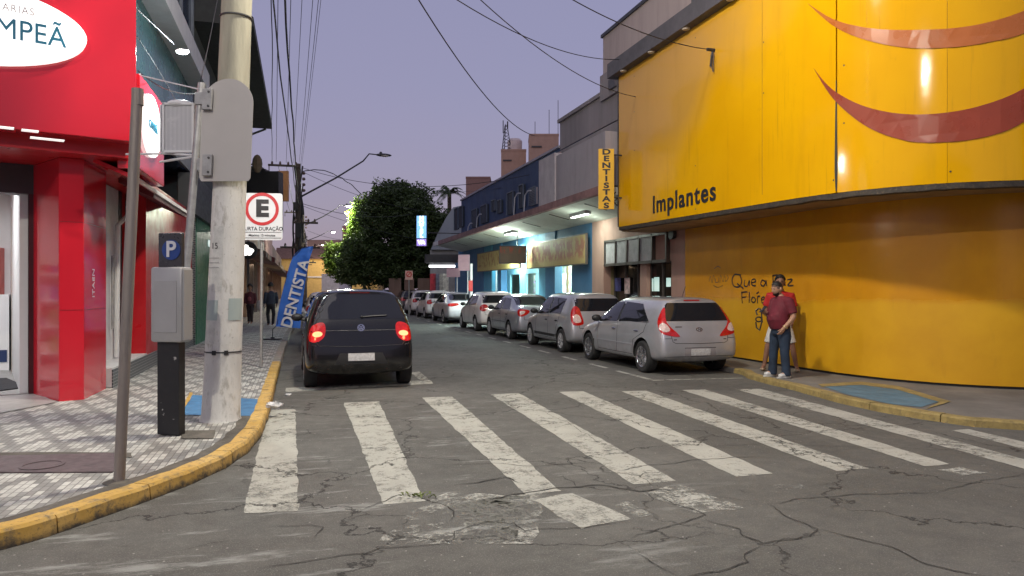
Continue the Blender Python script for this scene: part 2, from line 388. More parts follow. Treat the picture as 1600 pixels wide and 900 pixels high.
# parking bay lines
for q in ([(446, 607), (672, 594), (677, 600), (447, 613)], [(640, 583), (655, 581), (677, 600), (662, 597)]):
    sheet('parking_bay_line', q, 0.007 if q[0][0] == 446 else 0.0085, m_paint)
for (y0, y1) in ((11.75, 13.2), (13.7, 14.6), (15.4, 16.3), (17.2, 18.1), (18.9, 19.8), (20.7, 21.6), (22.5, 23.4), (24.3, 25.2), (26.1, 27), (28, 29), (30, 31), (32, 33), (35, 36), (38, 39)):
    MB().quad(*rough_poly([(5.98, y0), (6.08, y0), (6.08, y1), (5.98, y1)], 0.007, 0.2, 0.01)).build('parking_bay_line', m_paint, kind='structure')
MB().quad(*rough_poly([(6.0, 11.6), (7.75, 11.45), (7.75, 11.53), (6.0, 11.7)], 0.0085, 0.2, 0.01)).build('parking_bay_line', m_paint, kind='structure')

# ---------------------------------------------------------------- left pavement with kerb
KZ = 0.13
kpx = [(0, 864), (55, 848), (111, 828), (170, 806), (222, 786), (300, 761), (355, 733), (389, 711), (410, 687), (421, 655), (427, 625), (431, 605)]
kl = [(-30, 4.2), (-9, 4.1), (-4.5, 4.35), (-2.6, 4.72)] + [tuple(G(x, y)[:2]) for x, y in kpx] + [(-0.40, 14), (-0.38, 18), (-0.38, 26), (-0.2, 33), (0.1, 42), (0.1, 120)]
def resample(pl, step):
    out_ = [Vector(pl[0])]; carry = 0
    for i in range(len(pl) - 1):
        a = Vector(pl[i]); b_ = Vector(pl[i + 1]); d = (b_ - a).length; s_ = step - carry
        while s_ <= d: out_.append(a.lerp(b_, s_ / d)); s_ += step
        carry = d - (s_ - step)
    out_.append(Vector(pl[-1])); return out_
def smooth_pl(pl, it=2):
    for _ in range(it):
        q = [pl[0]]
        for i in range(1, len(pl) - 1): q.append((Vector(pl[i - 1]) + 2 * Vector(pl[i]) + Vector(pl[i + 1])) / 4)
        q.append(pl[-1]); pl = q
    return pl
def kerb_run(pl, side, width, z1, name, mat_fn, stone=1.0, gap=0.012, z0=-0.02, drop=None):
    """kerb stones along a polyline; side=+1: the pavement lies to the left of the direction of travel"""
    fine = resample(pl, 0.1); n = len(fine); per = int(stone / 0.1)
    nor = []
    for i in range(n):
        t_ = (fine[min(i + 1, n - 1)] - fine[max(i - 1, 0)]).normalized(); nor.append(Vector((-t_.y, t_.x)) * side)
    groups = {}
    i = 0; k = 0
    while i < n - 1:
        L_ = per + random.choice((-2, 0, 1, 2)); j = min(i + L_, n - 1)
        key = mat_fn((fine[i] + fine[j]) / 2)
        mb = groups.setdefault(key, MB()); seg = list(range(i, j + 1)); vs = []; fs = []
        jit = random.uniform(-0.006, 0.006)
        for q in seg:
            p = fine[q]; nn = nor[q]; t_ = Vector((nn.y, -nn.x)) * side
            if q == i: p = p + (fine[q + 1] - p).normalized() * gap * 0.5
            if q == j: p = p - (p - fine[q - 1]).normalized() * gap * 0.5
            w_ = noise.noise((p.x * 3, p.y * 3, 0)) * 0.012
            zz = z1 + jit + noise.noise((p.x * 4, p.y * 4, 5)) * 0.006
            if drop: zz = drop(p, zz)
            o_ = p + nn * (w_)
            for (off, z_) in ((0, z0), (0.012, zz - 0.022), (0.03, zz), (width, zz), (width, z0)):
                vs.append((o_.x + nn.x * off, o_.y + nn.y * off, z_))
        m_ = len(seg)
        for a in range(m_ - 1):
            for c_ in range(4): fs.append((a * 5 + c_, a * 5 + c_ + 1, (a + 1) * 5 + c_ + 1, (a + 1) * 5 + c_))
        fs.append((0, 1, 2, 3, 4)); fs.append(tuple((m_ - 1) * 5 + c_ for c_ in range(5)))
        mb.add(vs, fs); i = j
    for key, mb in groups.items(): mb.build(name, key, kind='structure')
    return fine, nor
def yellowkerb():
    m, t, b = newmat('kerb_yellow_paint'); v = coord(t)
    a = noise_n(t, v, 9, 9, 0.75)
    c = mixc(t, ramp1(t, noise_n(t, v, 2.5, 5), 0.35, 0.65), (0.48, 0.29, 0.055), (0.58, 0.38, 0.12))
    c = mixc(t, ramp1(t, a, 0.50, 0.66), c, (0.20, 0.15, 0.08))
    c = mixc(t, ramp1(t, noise_n(t, v, 30, 6, 0.7), 0.56, 0.7), c, (0.09, 0.07, 0.05))
    geo = t.nodes.new('ShaderNodeNewGeometry'); sp = N(t, 'ShaderNodeSeparateXYZ'); t.links.new(geo.outputs['Position'], sp.inputs[0])
    low = math1(t, 'ADD', ramp1(t, sp.outputs['Z'], 0.0, 0.085, 0.75, 0), math1(t, 'MULTIPLY', math1(t, 'SUBTRACT', a, 0.5), 1.2))
    c = mixc(t, ramp1(t, low, 0.2, 0.7), c, (0.045, 0.038, 0.03))   # darker, with a ragged edge, towards the foot of the kerb face
    t.links.new(c, b.inputs['Base Color']); b.inputs['Roughness'].default_value = 0.75; bumpn(t, b, a, 0.5, 0.01); return m
m_ky = yellowkerb()
m_kg = M('kerb_stone_grey', (0.26, 0.24, 0.21), 0.85, var=0.3, scale=4, bump=0.4, dirt=0.6)
kl = smooth_pl([Vector(p) for p in kl], 1)
kfine, knor = kerb_run(kl, 1, 0.17, KZ, 'kerb', lambda p: m_ky if p.y < 15.6 else m_kg)
# gutter dirt strip along the kerb
# pavement tiles
def pavement_mat():
    m, t, b = newmat('patterned_pavement_tiles'); v = coord(t, (1, 1, 1), (0, 0, 0))
    sp = N(t, 'ShaderNodeSeparateXYZ'); t.links.new(v, sp.inputs[0])
    X, Y = sp.outputs['X'], sp.outputs['Y']
    # tesserae: strips 7 cm wide running along the street, 20 cm long, brick offset none
    TX, TY = 0.056, 0.12
    cx = math1(t, 'FLOOR', math1(t, 'DIVIDE', X, TX)); cy = math1(t, 'FLOOR', math1(t, 'DIVIDE', Y, TY))
    fx = math1(t, 'FRACT', math1(t, 'DIVIDE', X, TX)); fy = math1(t, 'FRACT', math1(t, 'DIVIDE', Y, TY))
    # zig-zag lozenges
    def tri(a, p): return math1(t, 'MULTIPLY', math1(t, 'ABSOLUTE', math1(t, 'SUBTRACT', math1(t, 'FRACT', math1(t, 'DIVIDE', a, p)), 0.5)), p * 2 / 2)
    ax = math1(t, 'PINGPONG', cx, 5.0); ay = math1(t, 'PINGPONG', cy, 4.0)
    s = math1(t, 'MODULO', math1(t, 'ADD', math1(t, 'ADD', cx, cy), 4000.0), 7.0)
    s2 = math1(t, 'MODULO', math1(t, 'ADD', math1(t, 'SUBTRACT', cx, cy), 4000.0), 7.0)
    g1 = math1(t, 'LESS_THAN', s, 1.5)
    g2 = math1(t, 'LESS_THAN', s2, 1.5)
    g = math1(t, 'MAXIMUM', g1, g2)
    rnd = N(t, 'ShaderNodeTexWhiteNoise'); rnd.noise_dimensions = '2D'
    cmb = N(t, 'ShaderNodeCombineXYZ'); t.links.new(cx, cmb.inputs[0]); t.links.new(cy, cmb.inputs[1]); t.links.new(cmb.outputs[0], rnd.inputs['Vector'])
    wh = mixc(t, rnd.outputs['Value'], (0.40, 0.40, 0.37), (0.54, 0.54, 0.50)); gr = mixc(t, rnd.outputs['Value'], (0.20, 0.20, 0.19), (0.26, 0.26, 0.245))
    c = mixc(t, g, wh, gr)
    ex = math1(t, 'MINIMUM', fx, math1(t, 'SUBTRACT', 1.0, fx)); ey = math1(t, 'MULTIPLY', math1(t, 'MINIMUM', fy, math1(t, 'SUBTRACT', 1.0, fy)), TY / TX)
    e = math1(t, 'MINIMUM', ex, ey); gl = ramp1(t, e, 0.05, 0.11, 1, 0)
    c = mixc(t, math1(t, 'MULTIPLY', gl, 0.75), c, (0.09, 0.085, 0.08))
    d = noise_n(t, v, 1.3, 7, 0.65); c = mixc(t, ramp1(t, d, 0.45, 0.72, 0, 0.55), c, (0.14, 0.13, 0.115))
    d2 = noise_n(t, v, 14, 6, 0.7); c = mixc(t, ramp1(t, d2, 0.55, 0.75, 0, 0.55), c, (0.16, 0.15, 0.14))
    t.links.new(c, b.inputs['Base Color']); t.links.new(ramp1(t, d, 0.3, 0.7, 0.5, 0.8), b.inputs['Roughness'])
    bumpn(t, b, math1(t, 'SUBTRACT', 1.0, gl), 0.5, 0.004); return m
m_pave = pavement_mat()
inner = [(p + n_ * 0.17) for p, n_ in zip(kfine, knor)][::3]
poly = [(p.x, p.y) for p in inner] + [(-2.9, 120), (-40, 120), (-40, 4.3)]
MB().prism(poly, -0.01, KZ - 0.012).build('pavement', m_pave, kind='structure')
# dirty cement strip between kerb and tiles
m_cem = M('pavement_cement_edge', (0.10, 0.09, 0.075), 0.9, var=0.35, scale=5, bump=0.5, dirt=0.7)
mb = MB()
st = [i for i in range(len(kfine)) if 0 < kfine[i].y < 9.3 and kfine[i].x > -9]
for a, c_ in zip(st[:-1], st[1:]):
    def q(i, o): 
        wv = 0.12 + 0.035 * noise.noise((kfine[i].x * 4, kfine[i].y * 4, 3)); o = 0.17 + (wv if o else -0.004)
        p = kfine[i] + knor[i] * o; return (p.x, p.y, KZ - 0.006)
    mb.quad(q(a, 0), q(c_, 0), q(c_, 1), q(a, 1))
mb.build('pavement_edge', m_cem, kind='structure')
# kerb ramp painted blue, utility cover, cement step
m_blue = M('ramp_blue_paint', (0.055, 0.17, 0.33), 0.75, var=0.25, scale=6, dirt=0.5, dirtcol=(0.14, 0.16, 0.17))
def psheet(name, px, z, mat_, amp=0.01): 
    pts = [G(x, y, z) for x, y in px]
    return MB().quad(*rough_poly(pts, z, 0.1, amp)).build(name, mat_, kind='structure')
psheet('kerb_ramp', [(282, 648), (301, 617), (408, 624), (409, 650)], KZ - 0.004, m_blue)
psheet('kerb_ramp', [(276, 648), (297, 613), (302, 613), (283, 648)], KZ + 0.001, m_ky)
m_cov = M('iron_cover', (0.10, 0.075, 0.08), 0.6, 0.2, 0.3, 6, bump=0.3, dirt=0.5, dirtcol=(0.05, 0.045, 0.04))
psheet('cement_patch', [(-60, 708), (60, 706), (205, 707), (206, 714), (-60, 720)], KZ - 0.004, m_cem)
o = MB().extr([G(x, y, KZ - 0.012) for x, y in ((-90, 716), (196, 709), (176, 739), (-110, 740))], (0, 0, 0.012)).build('pavement_cover', m_cov)
tag(o, 'long rusty dark utility cover set in the tiled pavement at the left', 'utility cover')
c0 = G(66, 727, KZ)
MB().lathe([(0.17, 0), (0.17, 0.006), (0.145, 0.006), (0.145, 0.001), (0.0, 0.001)], c0, n=20).build('cover_ring', m_cov, o)
psheet('cement_patch', [(284, 672), (337, 672), (333, 685), (284, 685)], KZ - 0.004, m_cem)

# ---------------------------------------------------------------- right pavement
rk = [(14.5, 4.6), (12.0, 4.75), (10.2, 5.05)] + [tuple(G(x, y)[:2]) for x, y in ((1600, 677), (1530, 670), (1440, 656), (1370, 645), (1310, 631), (1277, 621), (1240, 610), (1199, 600), (1157, 592))] + [(8.1, 11.9), (8.2, 12.4), (8.2, 20), (8.2, 60), (8.2, 110)]
rk = smooth_pl([Vector(p) for p in rk], 1)
m_ky2 = M('kerb_faded_yellow', (0.28, 0.21, 0.075), 0.8, var=0.3, scale=6, bump=0.4, dirt=0.75, dirtcol=(0.10, 0.08, 0.05))
RZ = 0.10
def rdrop(p, z): 
    return z
rfine, rnor = kerb_run(rk, -1, 0.16, RZ, 'kerb', lambda p: m_ky2 if p.y < 12.0 else m_kg)
m_rp = M('grey_cement_pavement', (0.155, 0.145, 0.13), 0.88, var=0.3, scale=1.2, bump=0.35, bscale=60, dirt=0.5, dirtcol=(0.09, 0.08, 0.07))
inner = [(p + n_ * 0.16) for p, n_ in zip(rfine, rnor)][::3]
MB().prism([(p.x, p.y) for p in inner] + [(30, 110), (30, 4.6)], -0.01, RZ - 0.008).build('pavement', m_rp, kind='structure')
m_blue2 = M('ramp_faded_blue', (0.09, 0.17, 0.22), 0.8, var=0.25, scale=4, dirt=0.75, dirtcol=(0.15, 0.15, 0.13))
psheet('kerb_ramp', [(1285, 603), (1345, 600), (1400, 607), (1468, 627), (1440, 636), (1390, 631), (1322, 616)], RZ - 0.002, m_blue2)
psheet('kerb_ramp', [(1278, 600), (1345, 596), (1404, 603), (1486, 627), (1444, 640), (1468, 628), (1400, 608), (1345, 601), (1284, 604)], RZ + 0.001, m_ky2)

# ---------------------------------------------------------------- yellow corner building (right)
def offs(pl, d):
    q = [Vector(p) for p in pl]; r_ = []
    for i in range(len(q)):
        t_ = (q[min(i + 1, len(q) - 1)] - q[max(i - 1, 0)]).normalized(); r_.append(q[i] + Vector((t_.y, -t_.x)) * d)
    return r_
def arcpl(p0, c1, p1, n=14):
    return [Vector(p0) * (1 - s_) ** 2 + Vector(c1) * 2 * s_ * (1 - s_) + Vector(p1) * s_ * s_ for s_ in [k / n for k in range(n + 1)]]
# plan runs from the far end towards the camera, then round the corner to the right
SPL = [Vector((7.95, 17.3)), Vector((7.95, 10.6))] + arcpl((7.95, 10.4), (7.95, 7.35), (11.6, 7.15), 18) + [Vector((22, 6.9))]
WPL = [Vector((9.2, 16.1)), Vector((9.2, 11.6))] + arcpl((9.2, 11.4), (9.25, 8.25), (12.2, 7.9), 14) + [Vector((22, 7.6))]
class Strip:
    def __init__(s, pl):
        s.pl = pl; s.s = [0]
        for a, b_ in zip(pl[:-1], pl[1:]): s.s.append(s.s[-1] + (b_ - a).length)
    def at(s, d):
        for i in range(len(s.pl) - 1):
            if d <= s.s[i + 1] or i == len(s.pl) - 2:
                k = (d - s.s[i]) / (s.s[i + 1] - s.s[i]); t_ = (s.pl[i + 1] - s.pl[i]).normalized()
                return s.pl[i].lerp(s.pl[i + 1], k), Vector((t_.y, -t_.x)), t_
    def hit(s, px, py):
        d = ray(px, py); dx, dy = d.x, d.y; best = None
        for i in range(len(s.pl) - 1):
            a = s.pl[i]; e_ = s.pl[i + 1] - a; det = dx * (-e_.y) + e_.x * dy
            if abs(det) < 1e-9: continue
            t_ = (a.x * (-e_.y) + e_.x * a.y) / det; k = (dx * a.y - dy * a.x) / det
            if -1e-6 <= k <= 1 + 1e-6 and t_ > 0 and (best is None or t_ < best[0]): best = (t_, s.s[i] + k * e_.length)
        return best[1], H + d.z * best[0]
SG = Strip(SPL); WG = Strip(WPL)
def front(st_, d):  # outward (towards the street) side
    p, n_, t_ = st_.at(d); return p, -n_ if (-n_).dot(Vector((0, 0)) - p) > 0 else n_, t_
yb = empty('corner_building', (14, 12, 0), 'large yellow corner building with a curved advertising front above an orange wall', 'building')
def zbot(d): return 3.24 - 0.10 * min(1, d / 8.0)
ZT = 7.15
def yellow_mat():
    m, t, b = newmat('yellow_sign_vinyl'); v = coord(t)
    n1 = noise_n(t, v, 0.35, 4); n2 = noise_n(t, coord(t, (1, 1, 0.15)), 2.5, 6, 0.65)
    sp = N(t, 'ShaderNodeSeparateXYZ'); t.links.new(v, sp.inputs[0])
    c = mixc(t, ramp1(t, n1, 0.35, 0.65), (0.66, 0.33, 0.002), (0.74, 0.39, 0.003))
    # sun-bleached film towards the far upper end of the sign
    fade = math1(t, 'ADD', math1(t, 'MULTIPLY', ramp1(t, sp.outputs['Y'], -2.0, 4.0), ramp1(t, sp.outputs['Z'], 3.6, 6.0)), math1(t, 'MULTIPLY', math1(t, 'SUBTRACT', n1, 0.5), 0.9))
    c = mixc(t, ramp1(t, fade, 0.25, 0.6, 0, 0.75), c, (0.46, 0.25, 0.06))
    c = mixc(t, ramp1(t, n2, 0.55, 0.8, 0, 0.25), c, (0.30, 0.16, 0.01))
    n5 = noise_n(t, coord(t, (3, 3, .12)), 5, 6, .65); c = mixc(t, math1(t, 'MULTIPLY', ramp1(t, n5, .58, .75, 0, .45), ramp1(t, noise_n(t, v, .8, 2), .45, .6)), c, (0.22, 0.12, 0.015))
    n6 = noise_n(t, v, 2.2, 8, .75); c = mixc(t, ramp1(t, n6, .62, .74, 0, .4), c, (0.40, 0.21, 0.02))
    t.links.new(c, b.inputs['Base Color']); b.inputs['Roughness'].default_value = 0.3
    t.links.new(ramp1(t, n2, 0.3, 0.7, 0.07, 0.13), b.inputs['Roughness']); b.inputs['Specular IOR Level'].default_value = 0.28
    bumpn(t, b, noise_n(t, v, 0.9, 3), 0.12, 0.05); return m
m_yel = yellow_mat()
# sign panels, with seams; one panel part each
gapS = SG.hit(1307, 200)[0]; seams = [0.0, SG.hit(1191, 200)[0], gapS, SG.hit(1480, 200)[0], SG.s[-1]]
for k in range(4):
    mb = MB(); d0, d1 = seams[k] + (0.012 if k == 2 else 0.002), seams[k + 1] - (0.012 if k == 1 else 0.002); n = max(3, int((d1 - d0) / 0.3))
    vs = []; fs = []
    for i in range(n + 1):
        d = d0 + (d1 - d0) * i / n; p, nn, _ = front(SG, d)
        gp = 0.0
        if k == 1 and i == n: gp = -0.0
        for (o_, z_) in ((0, zbot(d) + 0.0), (0, ZT), (-0.05, ZT), (-0.05, zbot(d))):
            vs.append((p.x + nn.x * o_, p.y + nn.y * o_, z_))
    for i in range(n):
        for c_ in range(4): fs.append((i * 4 + c_, i * 4 + (c_ + 1) % 4, (i + 1) * 4 + (c_ + 1) % 4, (i + 1) * 4 + c_))
    fs += [(0, 1, 2, 3), tuple(n * 4 + c_ for c_ in range(4))]
    mb.add(vs, fs).build('sign_panel', m_yel, yb, smooth=30)
# the open seam, torn apart at its lower end
p, nn, tt = front(SG, gapS); mb = MB()
a0, a1 = 0.012, 0.05
mb.extr([(p.x + nn.x * 0.004 - tt.x * 0.008, p.y + nn.y * 0.004 - tt.y * 0.008, 4.9), (p.x + nn.x * 0.004 - tt.x * 0.03, p.y + nn.y * 0.004 - tt.y * 0.03, 3.5), (p.x + nn.x * 0.004 - tt.x * 0.012, p.y + nn.y * 0.004 - tt.y * 0.012, 3.17),
         (p.x + nn.x * 0.004 + tt.x * 0.012, p.y + nn.y * 0.004 + tt.y * 0.012, 3.17), (p.x + nn.x * 0.004 + tt.x * 0.022, p.y + nn.y * 0.004 + tt.y * 0.022, 3.5), (p.x + nn.x * 0.004 + tt.x * 0.004, p.y + nn.y * 0.004 + tt.y * 0.004, 4.9)], (nn.x * 0.003, nn.y * 0.003, 0))
mb.build('seam_gap', m_black, yb)
for px_ in (1191,):
    p, nn, tt = front(SG, SG.hit(px_, 200)[0]); MB().obox((p.x + nn.x * .001, p.y + nn.y * .001, (3.3 + ZT) / 2), tt.to_3d() * .0035, nn.to_3d() * .002, (0, 0, (ZT - 3.35) / 2)).build('panel_joint', M('joint_brown', (0.20, 0.10, 0.01), .7), yb)
for px_ in (990, 1085, 1191, 1299, 1315, 1400, 1480, 1560):
    for z_ in (3.35, 4.2, 5.1, 6.0, 6.9):
        if random.random() < .35:
            p, nn, tt = front(SG, SG.hit(px_, 200)[0] + .04); MB().lathe([(0, .006), (.011, .005), (.014, 0)], (p.x, p.y, z_ + random.uniform(-.05, .05)), nn.to_3d(), 8).build('screw', m_dark, yb)
def strip_band(name, st_, d0, d1, prof, mat_, parent, step=0.25, wob=0):
    mb = MB(); n = max(2, int((d1 - d0) / step)); vs = []; fs = []; k = len(prof)
    for i in range(n + 1):
        d = d0 + (d1 - d0) * i / n; p, nn, _ = front(st_, d); zb = zbot(d) if st_ is SG else 0
        wv = noise.noise((d * 2.5, 1, 0)) * wob + noise.noise((d * 9, 4, 0)) * wob * 0.5
        for (o_, z_, rel) in prof:
            vs.append((p.x + nn.x * o_, p.y + nn.y * o_, (zb + z_ + wv * (1 if z_ < 0 else 0)) if rel else z_))
    for i in range(n):
        for c_ in range(k): fs.append((i * k + c_, i * k + (c_ + 1) % k, (i + 1) * k + (c_ + 1) % k, (i + 1) * k + c_))
    fs += [tuple(range(k)), tuple(n * k + c_ for c_ in range(k))]
    return mb.add(vs, fs).build(name, mat_, parent, smooth=30)
m_grime = M('blackened_edge', (0.035, 0.028, 0.022), 0.7, var=0.5, scale=7, bump=0.6, dirt=0.5, dirtcol=(0.25, 0.17, 0.08))
strip_band('lower_edge_frame', SG, 0, SG.s[-1] - 0.1, [(-0.005, -0.002, 1), (-0.005, -0.085, 1), (-0.09, -0.10, 1), (-0.09, -0.002, 1)], m_grime, yb, 0.12, 0.018)
strip_band('side_frame', SG, -0.06, -0.003, [(0.01, 0.0, 1), (0.01, ZT, 0), (-0.2, ZT, 0), (-0.2, 0, 1)], m_dark, yb)
# soffit between wall and sign
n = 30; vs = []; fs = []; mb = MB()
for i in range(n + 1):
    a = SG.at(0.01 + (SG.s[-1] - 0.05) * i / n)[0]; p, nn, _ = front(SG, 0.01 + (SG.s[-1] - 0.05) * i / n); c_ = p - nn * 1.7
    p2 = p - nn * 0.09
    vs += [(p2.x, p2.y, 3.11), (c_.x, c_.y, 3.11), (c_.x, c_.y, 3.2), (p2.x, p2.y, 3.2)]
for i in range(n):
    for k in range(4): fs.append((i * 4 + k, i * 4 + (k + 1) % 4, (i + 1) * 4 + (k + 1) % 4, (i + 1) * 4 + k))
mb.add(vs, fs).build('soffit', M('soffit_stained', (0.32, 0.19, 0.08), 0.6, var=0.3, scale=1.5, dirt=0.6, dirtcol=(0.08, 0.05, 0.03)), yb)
# lower wall: glossy orange paint rolled over the yellow
def wall_mat():
    m, t, b = newmat('orange_over_yellow_wall'); v = coord(t)
    sp = N(t, 'ShaderNodeSeparateXYZ'); t.links.new(v, sp.inputs[0])
    e1 = noise_n(t, v, 0.55, 3); e2 = noise_n(t, v, 9, 5, 0.7)
    zz = math1(t, 'ADD', sp.outputs['Z'], math1(t, 'ADD', math1(t, 'MULTIPLY', math1(t, 'SUBTRACT', e1, 0.5), 0.35), math1(t, 'MULTIPLY', math1(t, 'SUBTRACT', e2, 0.5), 0.09)))
    up = ramp1(t, zz, 1.36, 1.46)
    n1 = noise_n(t, v, 1.3, 5); n2 = noise_n(t, coord(t, (1, 1, 0.2)), 4, 6, 0.7)
    yl = mixc(t, ramp1(t, n1, 0.35, 0.65), (0.60, 0.30, 0.004), (0.68, 0.36, 0.006))
    og = mixc(t, ramp1(t, n1, 0.35, 0.65), (0.56, 0.24, 0.008), (0.64, 0.29, 0.010))
    og = mixc(t, ramp1(t, n2, 0.5, 0.8, 0, 0.4), og, (0.44, 0.18, 0.012))
    c = mixc(t, up, yl, og); c = mixc(t, ramp1(t, n2, 0.6, 0.8, 0, 0.25), c, (0.3, 0.16, 0.02))
    t.links.new(c, b.inputs['Base Color']); t.links.new(ramp1(t, up, 0, 1, 0.5, 0.24), b.inputs['Roughness'])
    bumpn(t, b, noise_n(t, v, 1.4, 3), 0.15, 0.04); return m
m_wall = wall_mat()
strip_band('lower_wall', WG, 0, WG.s[-1], [(0, RZ + 0.035, 0), (0, 3.13, 0), (-0.12, 3.13, 0), (-0.12, RZ + 0.035, 0)], m_wall, yb, 0.3)
strip_band('base_gap', WG, 0.02, WG.s[-1] - 0.1, [(-0.03, 0.0, 0), (-0.03, RZ + 0.05, 0), (-0.1, RZ + 0.05, 0), (-0.1, 0, 0)], m_black, yb, 0.3)
# decals following a strip
def decal(name, st_, poly, mat_, parent, off=0.006, th=0.004, grid=0.25):
    """poly in (distance along strip, z)"""
    pts = [Vector(p) for p in poly]; n = len(pts)
    x0, x1 = min(p.x for p in pts), max(p.x for p in pts); y0, y1 = min(p.y for p in pts), max(p.y for p in pts)
    inn = []
    gx = x0 + grid / 2
    while gx < x1:
        gy = y0 + grid / 2
        while gy < y1:
            # inside test
            ins = False
            for i in range(n):
                a, b_ = pts[i], pts[(i + 1) % n]
                if (a.y > gy) != (b_.y > gy) and gx < (b_.x - a.x) * (gy - a.y) / (b_.y - a.y) + a.x: ins = not ins
            if ins: inn.append(Vector((gx, gy)))
            gy += grid
        gx += grid
    r_ = delaunay_2d_cdt(pts + inn, [], [list(range(n))], 1, 1e-5)
    vs = []
    for o_ in (off, off + th):
        for p in r_[0]:
            q, nn, _ = front(st_, p.x); vs.append((q.x + nn.x * o_, q.y + nn.y * o_, p.y))
    k = len(r_[0]); fs = [tuple(i + k for i in f) for f in r_[2]] + [tuple(f)[::-1] for f in r_[2]]
    cnt = {}
    for f in r_[2]:
        for i in range(len(f)):
            e_ = (f[i], f[(i + 1) % len(f)]); cnt[tuple(sorted(e_))] = cnt.get(tuple(sorted(e_)), []) + [e_]
    for e_ in cnt.values():
        if len(e_) == 1: a, b_ = e_[0]; fs.append((a, b_, b_ + k, a + k))
    return MB().add(vs, fs).build(name, mat_, parent)
def cres(pxs): return [SG.hit(x, y) for x, y in pxs]
def dense(pl, n=6):
    o_ = []
    for i in range(len(pl) - 1):
        for k in range(n):
            p0 = pl[max(i - 1, 0)]; p1 = pl[i]; p2 = pl[i + 1]; p3 = pl[min(i + 2, len(pl) - 1)]; s_ = k / n
            o_.append(tuple(0.5 * ((2 * p1[j]) + (-p0[j] + p2[j]) * s_ + (2 * p0[j] - 5 * p1[j] + 4 * p2[j] - p3[j]) * s_ * s_ + (-p0[j] + 3 * p1[j] - 3 * p2[j] + p3[j]) * s_ ** 3) for j in (0, 1)))
    return o_ + [pl[-1]]
m_or1 = M('smile_orange', (0.42, 0.12, 0.025), 0.3, var=0.12, scale=1.5)
m_or2 = M('smile_red', (0.27, 0.045, 0.02), 0.3, var=0.15, scale=1.5)
up1 = dense([(1262, 5), (1300, 29), (1345, 42), (1400, 47), (1480, 45), (1540, 36), (1600, 17), (1680, -20), (1760, -75)]); lo1 = dense([(1262, 5), (1305, 42), (1355, 63), (1420, 75), (1490, 74), (1545, 66), (1600, 52), (1680, 10), (1760, -75)])
decal('smile_stripe', SG, cres(up1 + lo1[::-1][1:-1]), m_or1, yb)
up2 = dense([(1272, 107), (1300, 139), (1345, 164), (1400, 177), (1460, 178), (1530, 166), (1600, 138), (1680, 80), (1750, 0)]); lo2 = dense([(1272, 107), (1303, 155), (1350, 195), (1400, 216), (1450, 223), (1530, 216), (1600, 190), (1680, 120), (1750, 0)])
decal('smile_stripe', SG, cres(up2 + lo2[::-1][1:-1]), m_or2, yb)
a, b_ = SG.hit(1017, 333), SG.hit(1123, 315)
pc, nn, tt = front(SG, (a[0] + b_[0]) / 2)
text_obj('sign_lettering', 'Implantes', 0.56, (pc.x + nn.x * 0.008, pc.y, (a[1] + b_[1]) / 2 + 0.19), (tt.x, tt.y, 0), (0, 0, 1), m_black, yb, 0.004, 0.021, 1.10, spacing=1.14)
# graffiti strokes on the wall
m_spray = M('black_spray_paint', (0.03, 0.015, 0.008), 0.5)
def graffiti(lines, w_=0.017):
    mb = MB()
    for ln in lines:
        pts = [WG.hit(*q_) for q_ in (dense(ln, 5) if len(ln) > 2 else ln)]; vs = []; m_ = len(pts); ww = 0
        for i in range(m_):
            a, b_ = pts[max(i - 1, 0)], pts[min(i + 1, m_ - 1)]; tx_, tz_ = b_[0] - a[0], b_[1] - a[1]; l_ = math.hypot(tx_, tz_) or 1; wi = w_ * (1 + .35 * noise.noise((pts[i][0] * 9, pts[i][1] * 9, 0)))
            for sg_ in (-1, 1):
                d, z = pts[i][0] - tz_ / l_ * wi * sg_, pts[i][1] + tx_ / l_ * wi * sg_; p, nn, _ = front(WG, d); vs.append((p.x + nn.x * .003, p.y + nn.y * .003, z))
        mb.add(vs, [(2 * i, 2 * i + 1, 2 * i + 3, 2 * i + 2) for i in range(m_ - 1)])
    return mb
mb = graffiti([
 [(1158, 430), (1148, 429), (1144, 438), (1147, 447), (1155, 448), (1159, 440), (1157, 431)], [(1152, 443), (1162, 451)],
 [(1164, 437), (1163, 446), (1168, 447), (1171, 438), (1171, 447)], [(1174, 442), (1181, 440), (1179, 436), (1175, 438), (1175, 445), (1181, 447)],
 [(1196, 440), (1191, 438), (1189, 444), (1193, 447), (1197, 441)], [(1197, 438), (1198, 447)],
 [(1208, 430), (1208, 448)], [(1207, 431), (1215, 430), (1217, 436), (1209, 440)], [(1226, 438), (1220, 438), (1219, 445), (1225, 445), (1226, 438)], [(1226, 438), (1227, 447)], [(1230, 437), (1238, 437), (1231, 446), (1240, 446)],
 [(1159, 457), (1160, 474)], [(1158, 457), (1168, 456)], [(1159, 465), (1166, 464)], [(1171, 456), (1171, 473)], [(1177, 464), (1174, 469), (1178, 473), (1181, 468), (1177, 464)], [(1184, 474), (1184, 464), (1188, 463)], [(1182, 459), (1186, 456)],
 [(1190, 469), (1195, 467), (1193, 464), (1190, 467), (1191, 473), (1195, 473)], [(1200, 464), (1197, 467), (1201, 470), (1198, 474)]])
mb.build('graffiti', m_spray, yb)
graffiti([[(1108, 440), (1110, 432), (1113, 442), (1115, 430), (1118, 441)], [(1119, 434), (1118, 441), (1123, 440), (1122, 433)], [(1125, 442), (1126, 430), (1130, 440), (1132, 429)], [(1116, 420), (1122, 416), (1126, 419)], [(1133, 432), (1134, 440), (1138, 434), (1136, 430)], [(1115, 446), (1122, 449), (1130, 446)]], 0.008).build('graffiti', m_spray, yb)
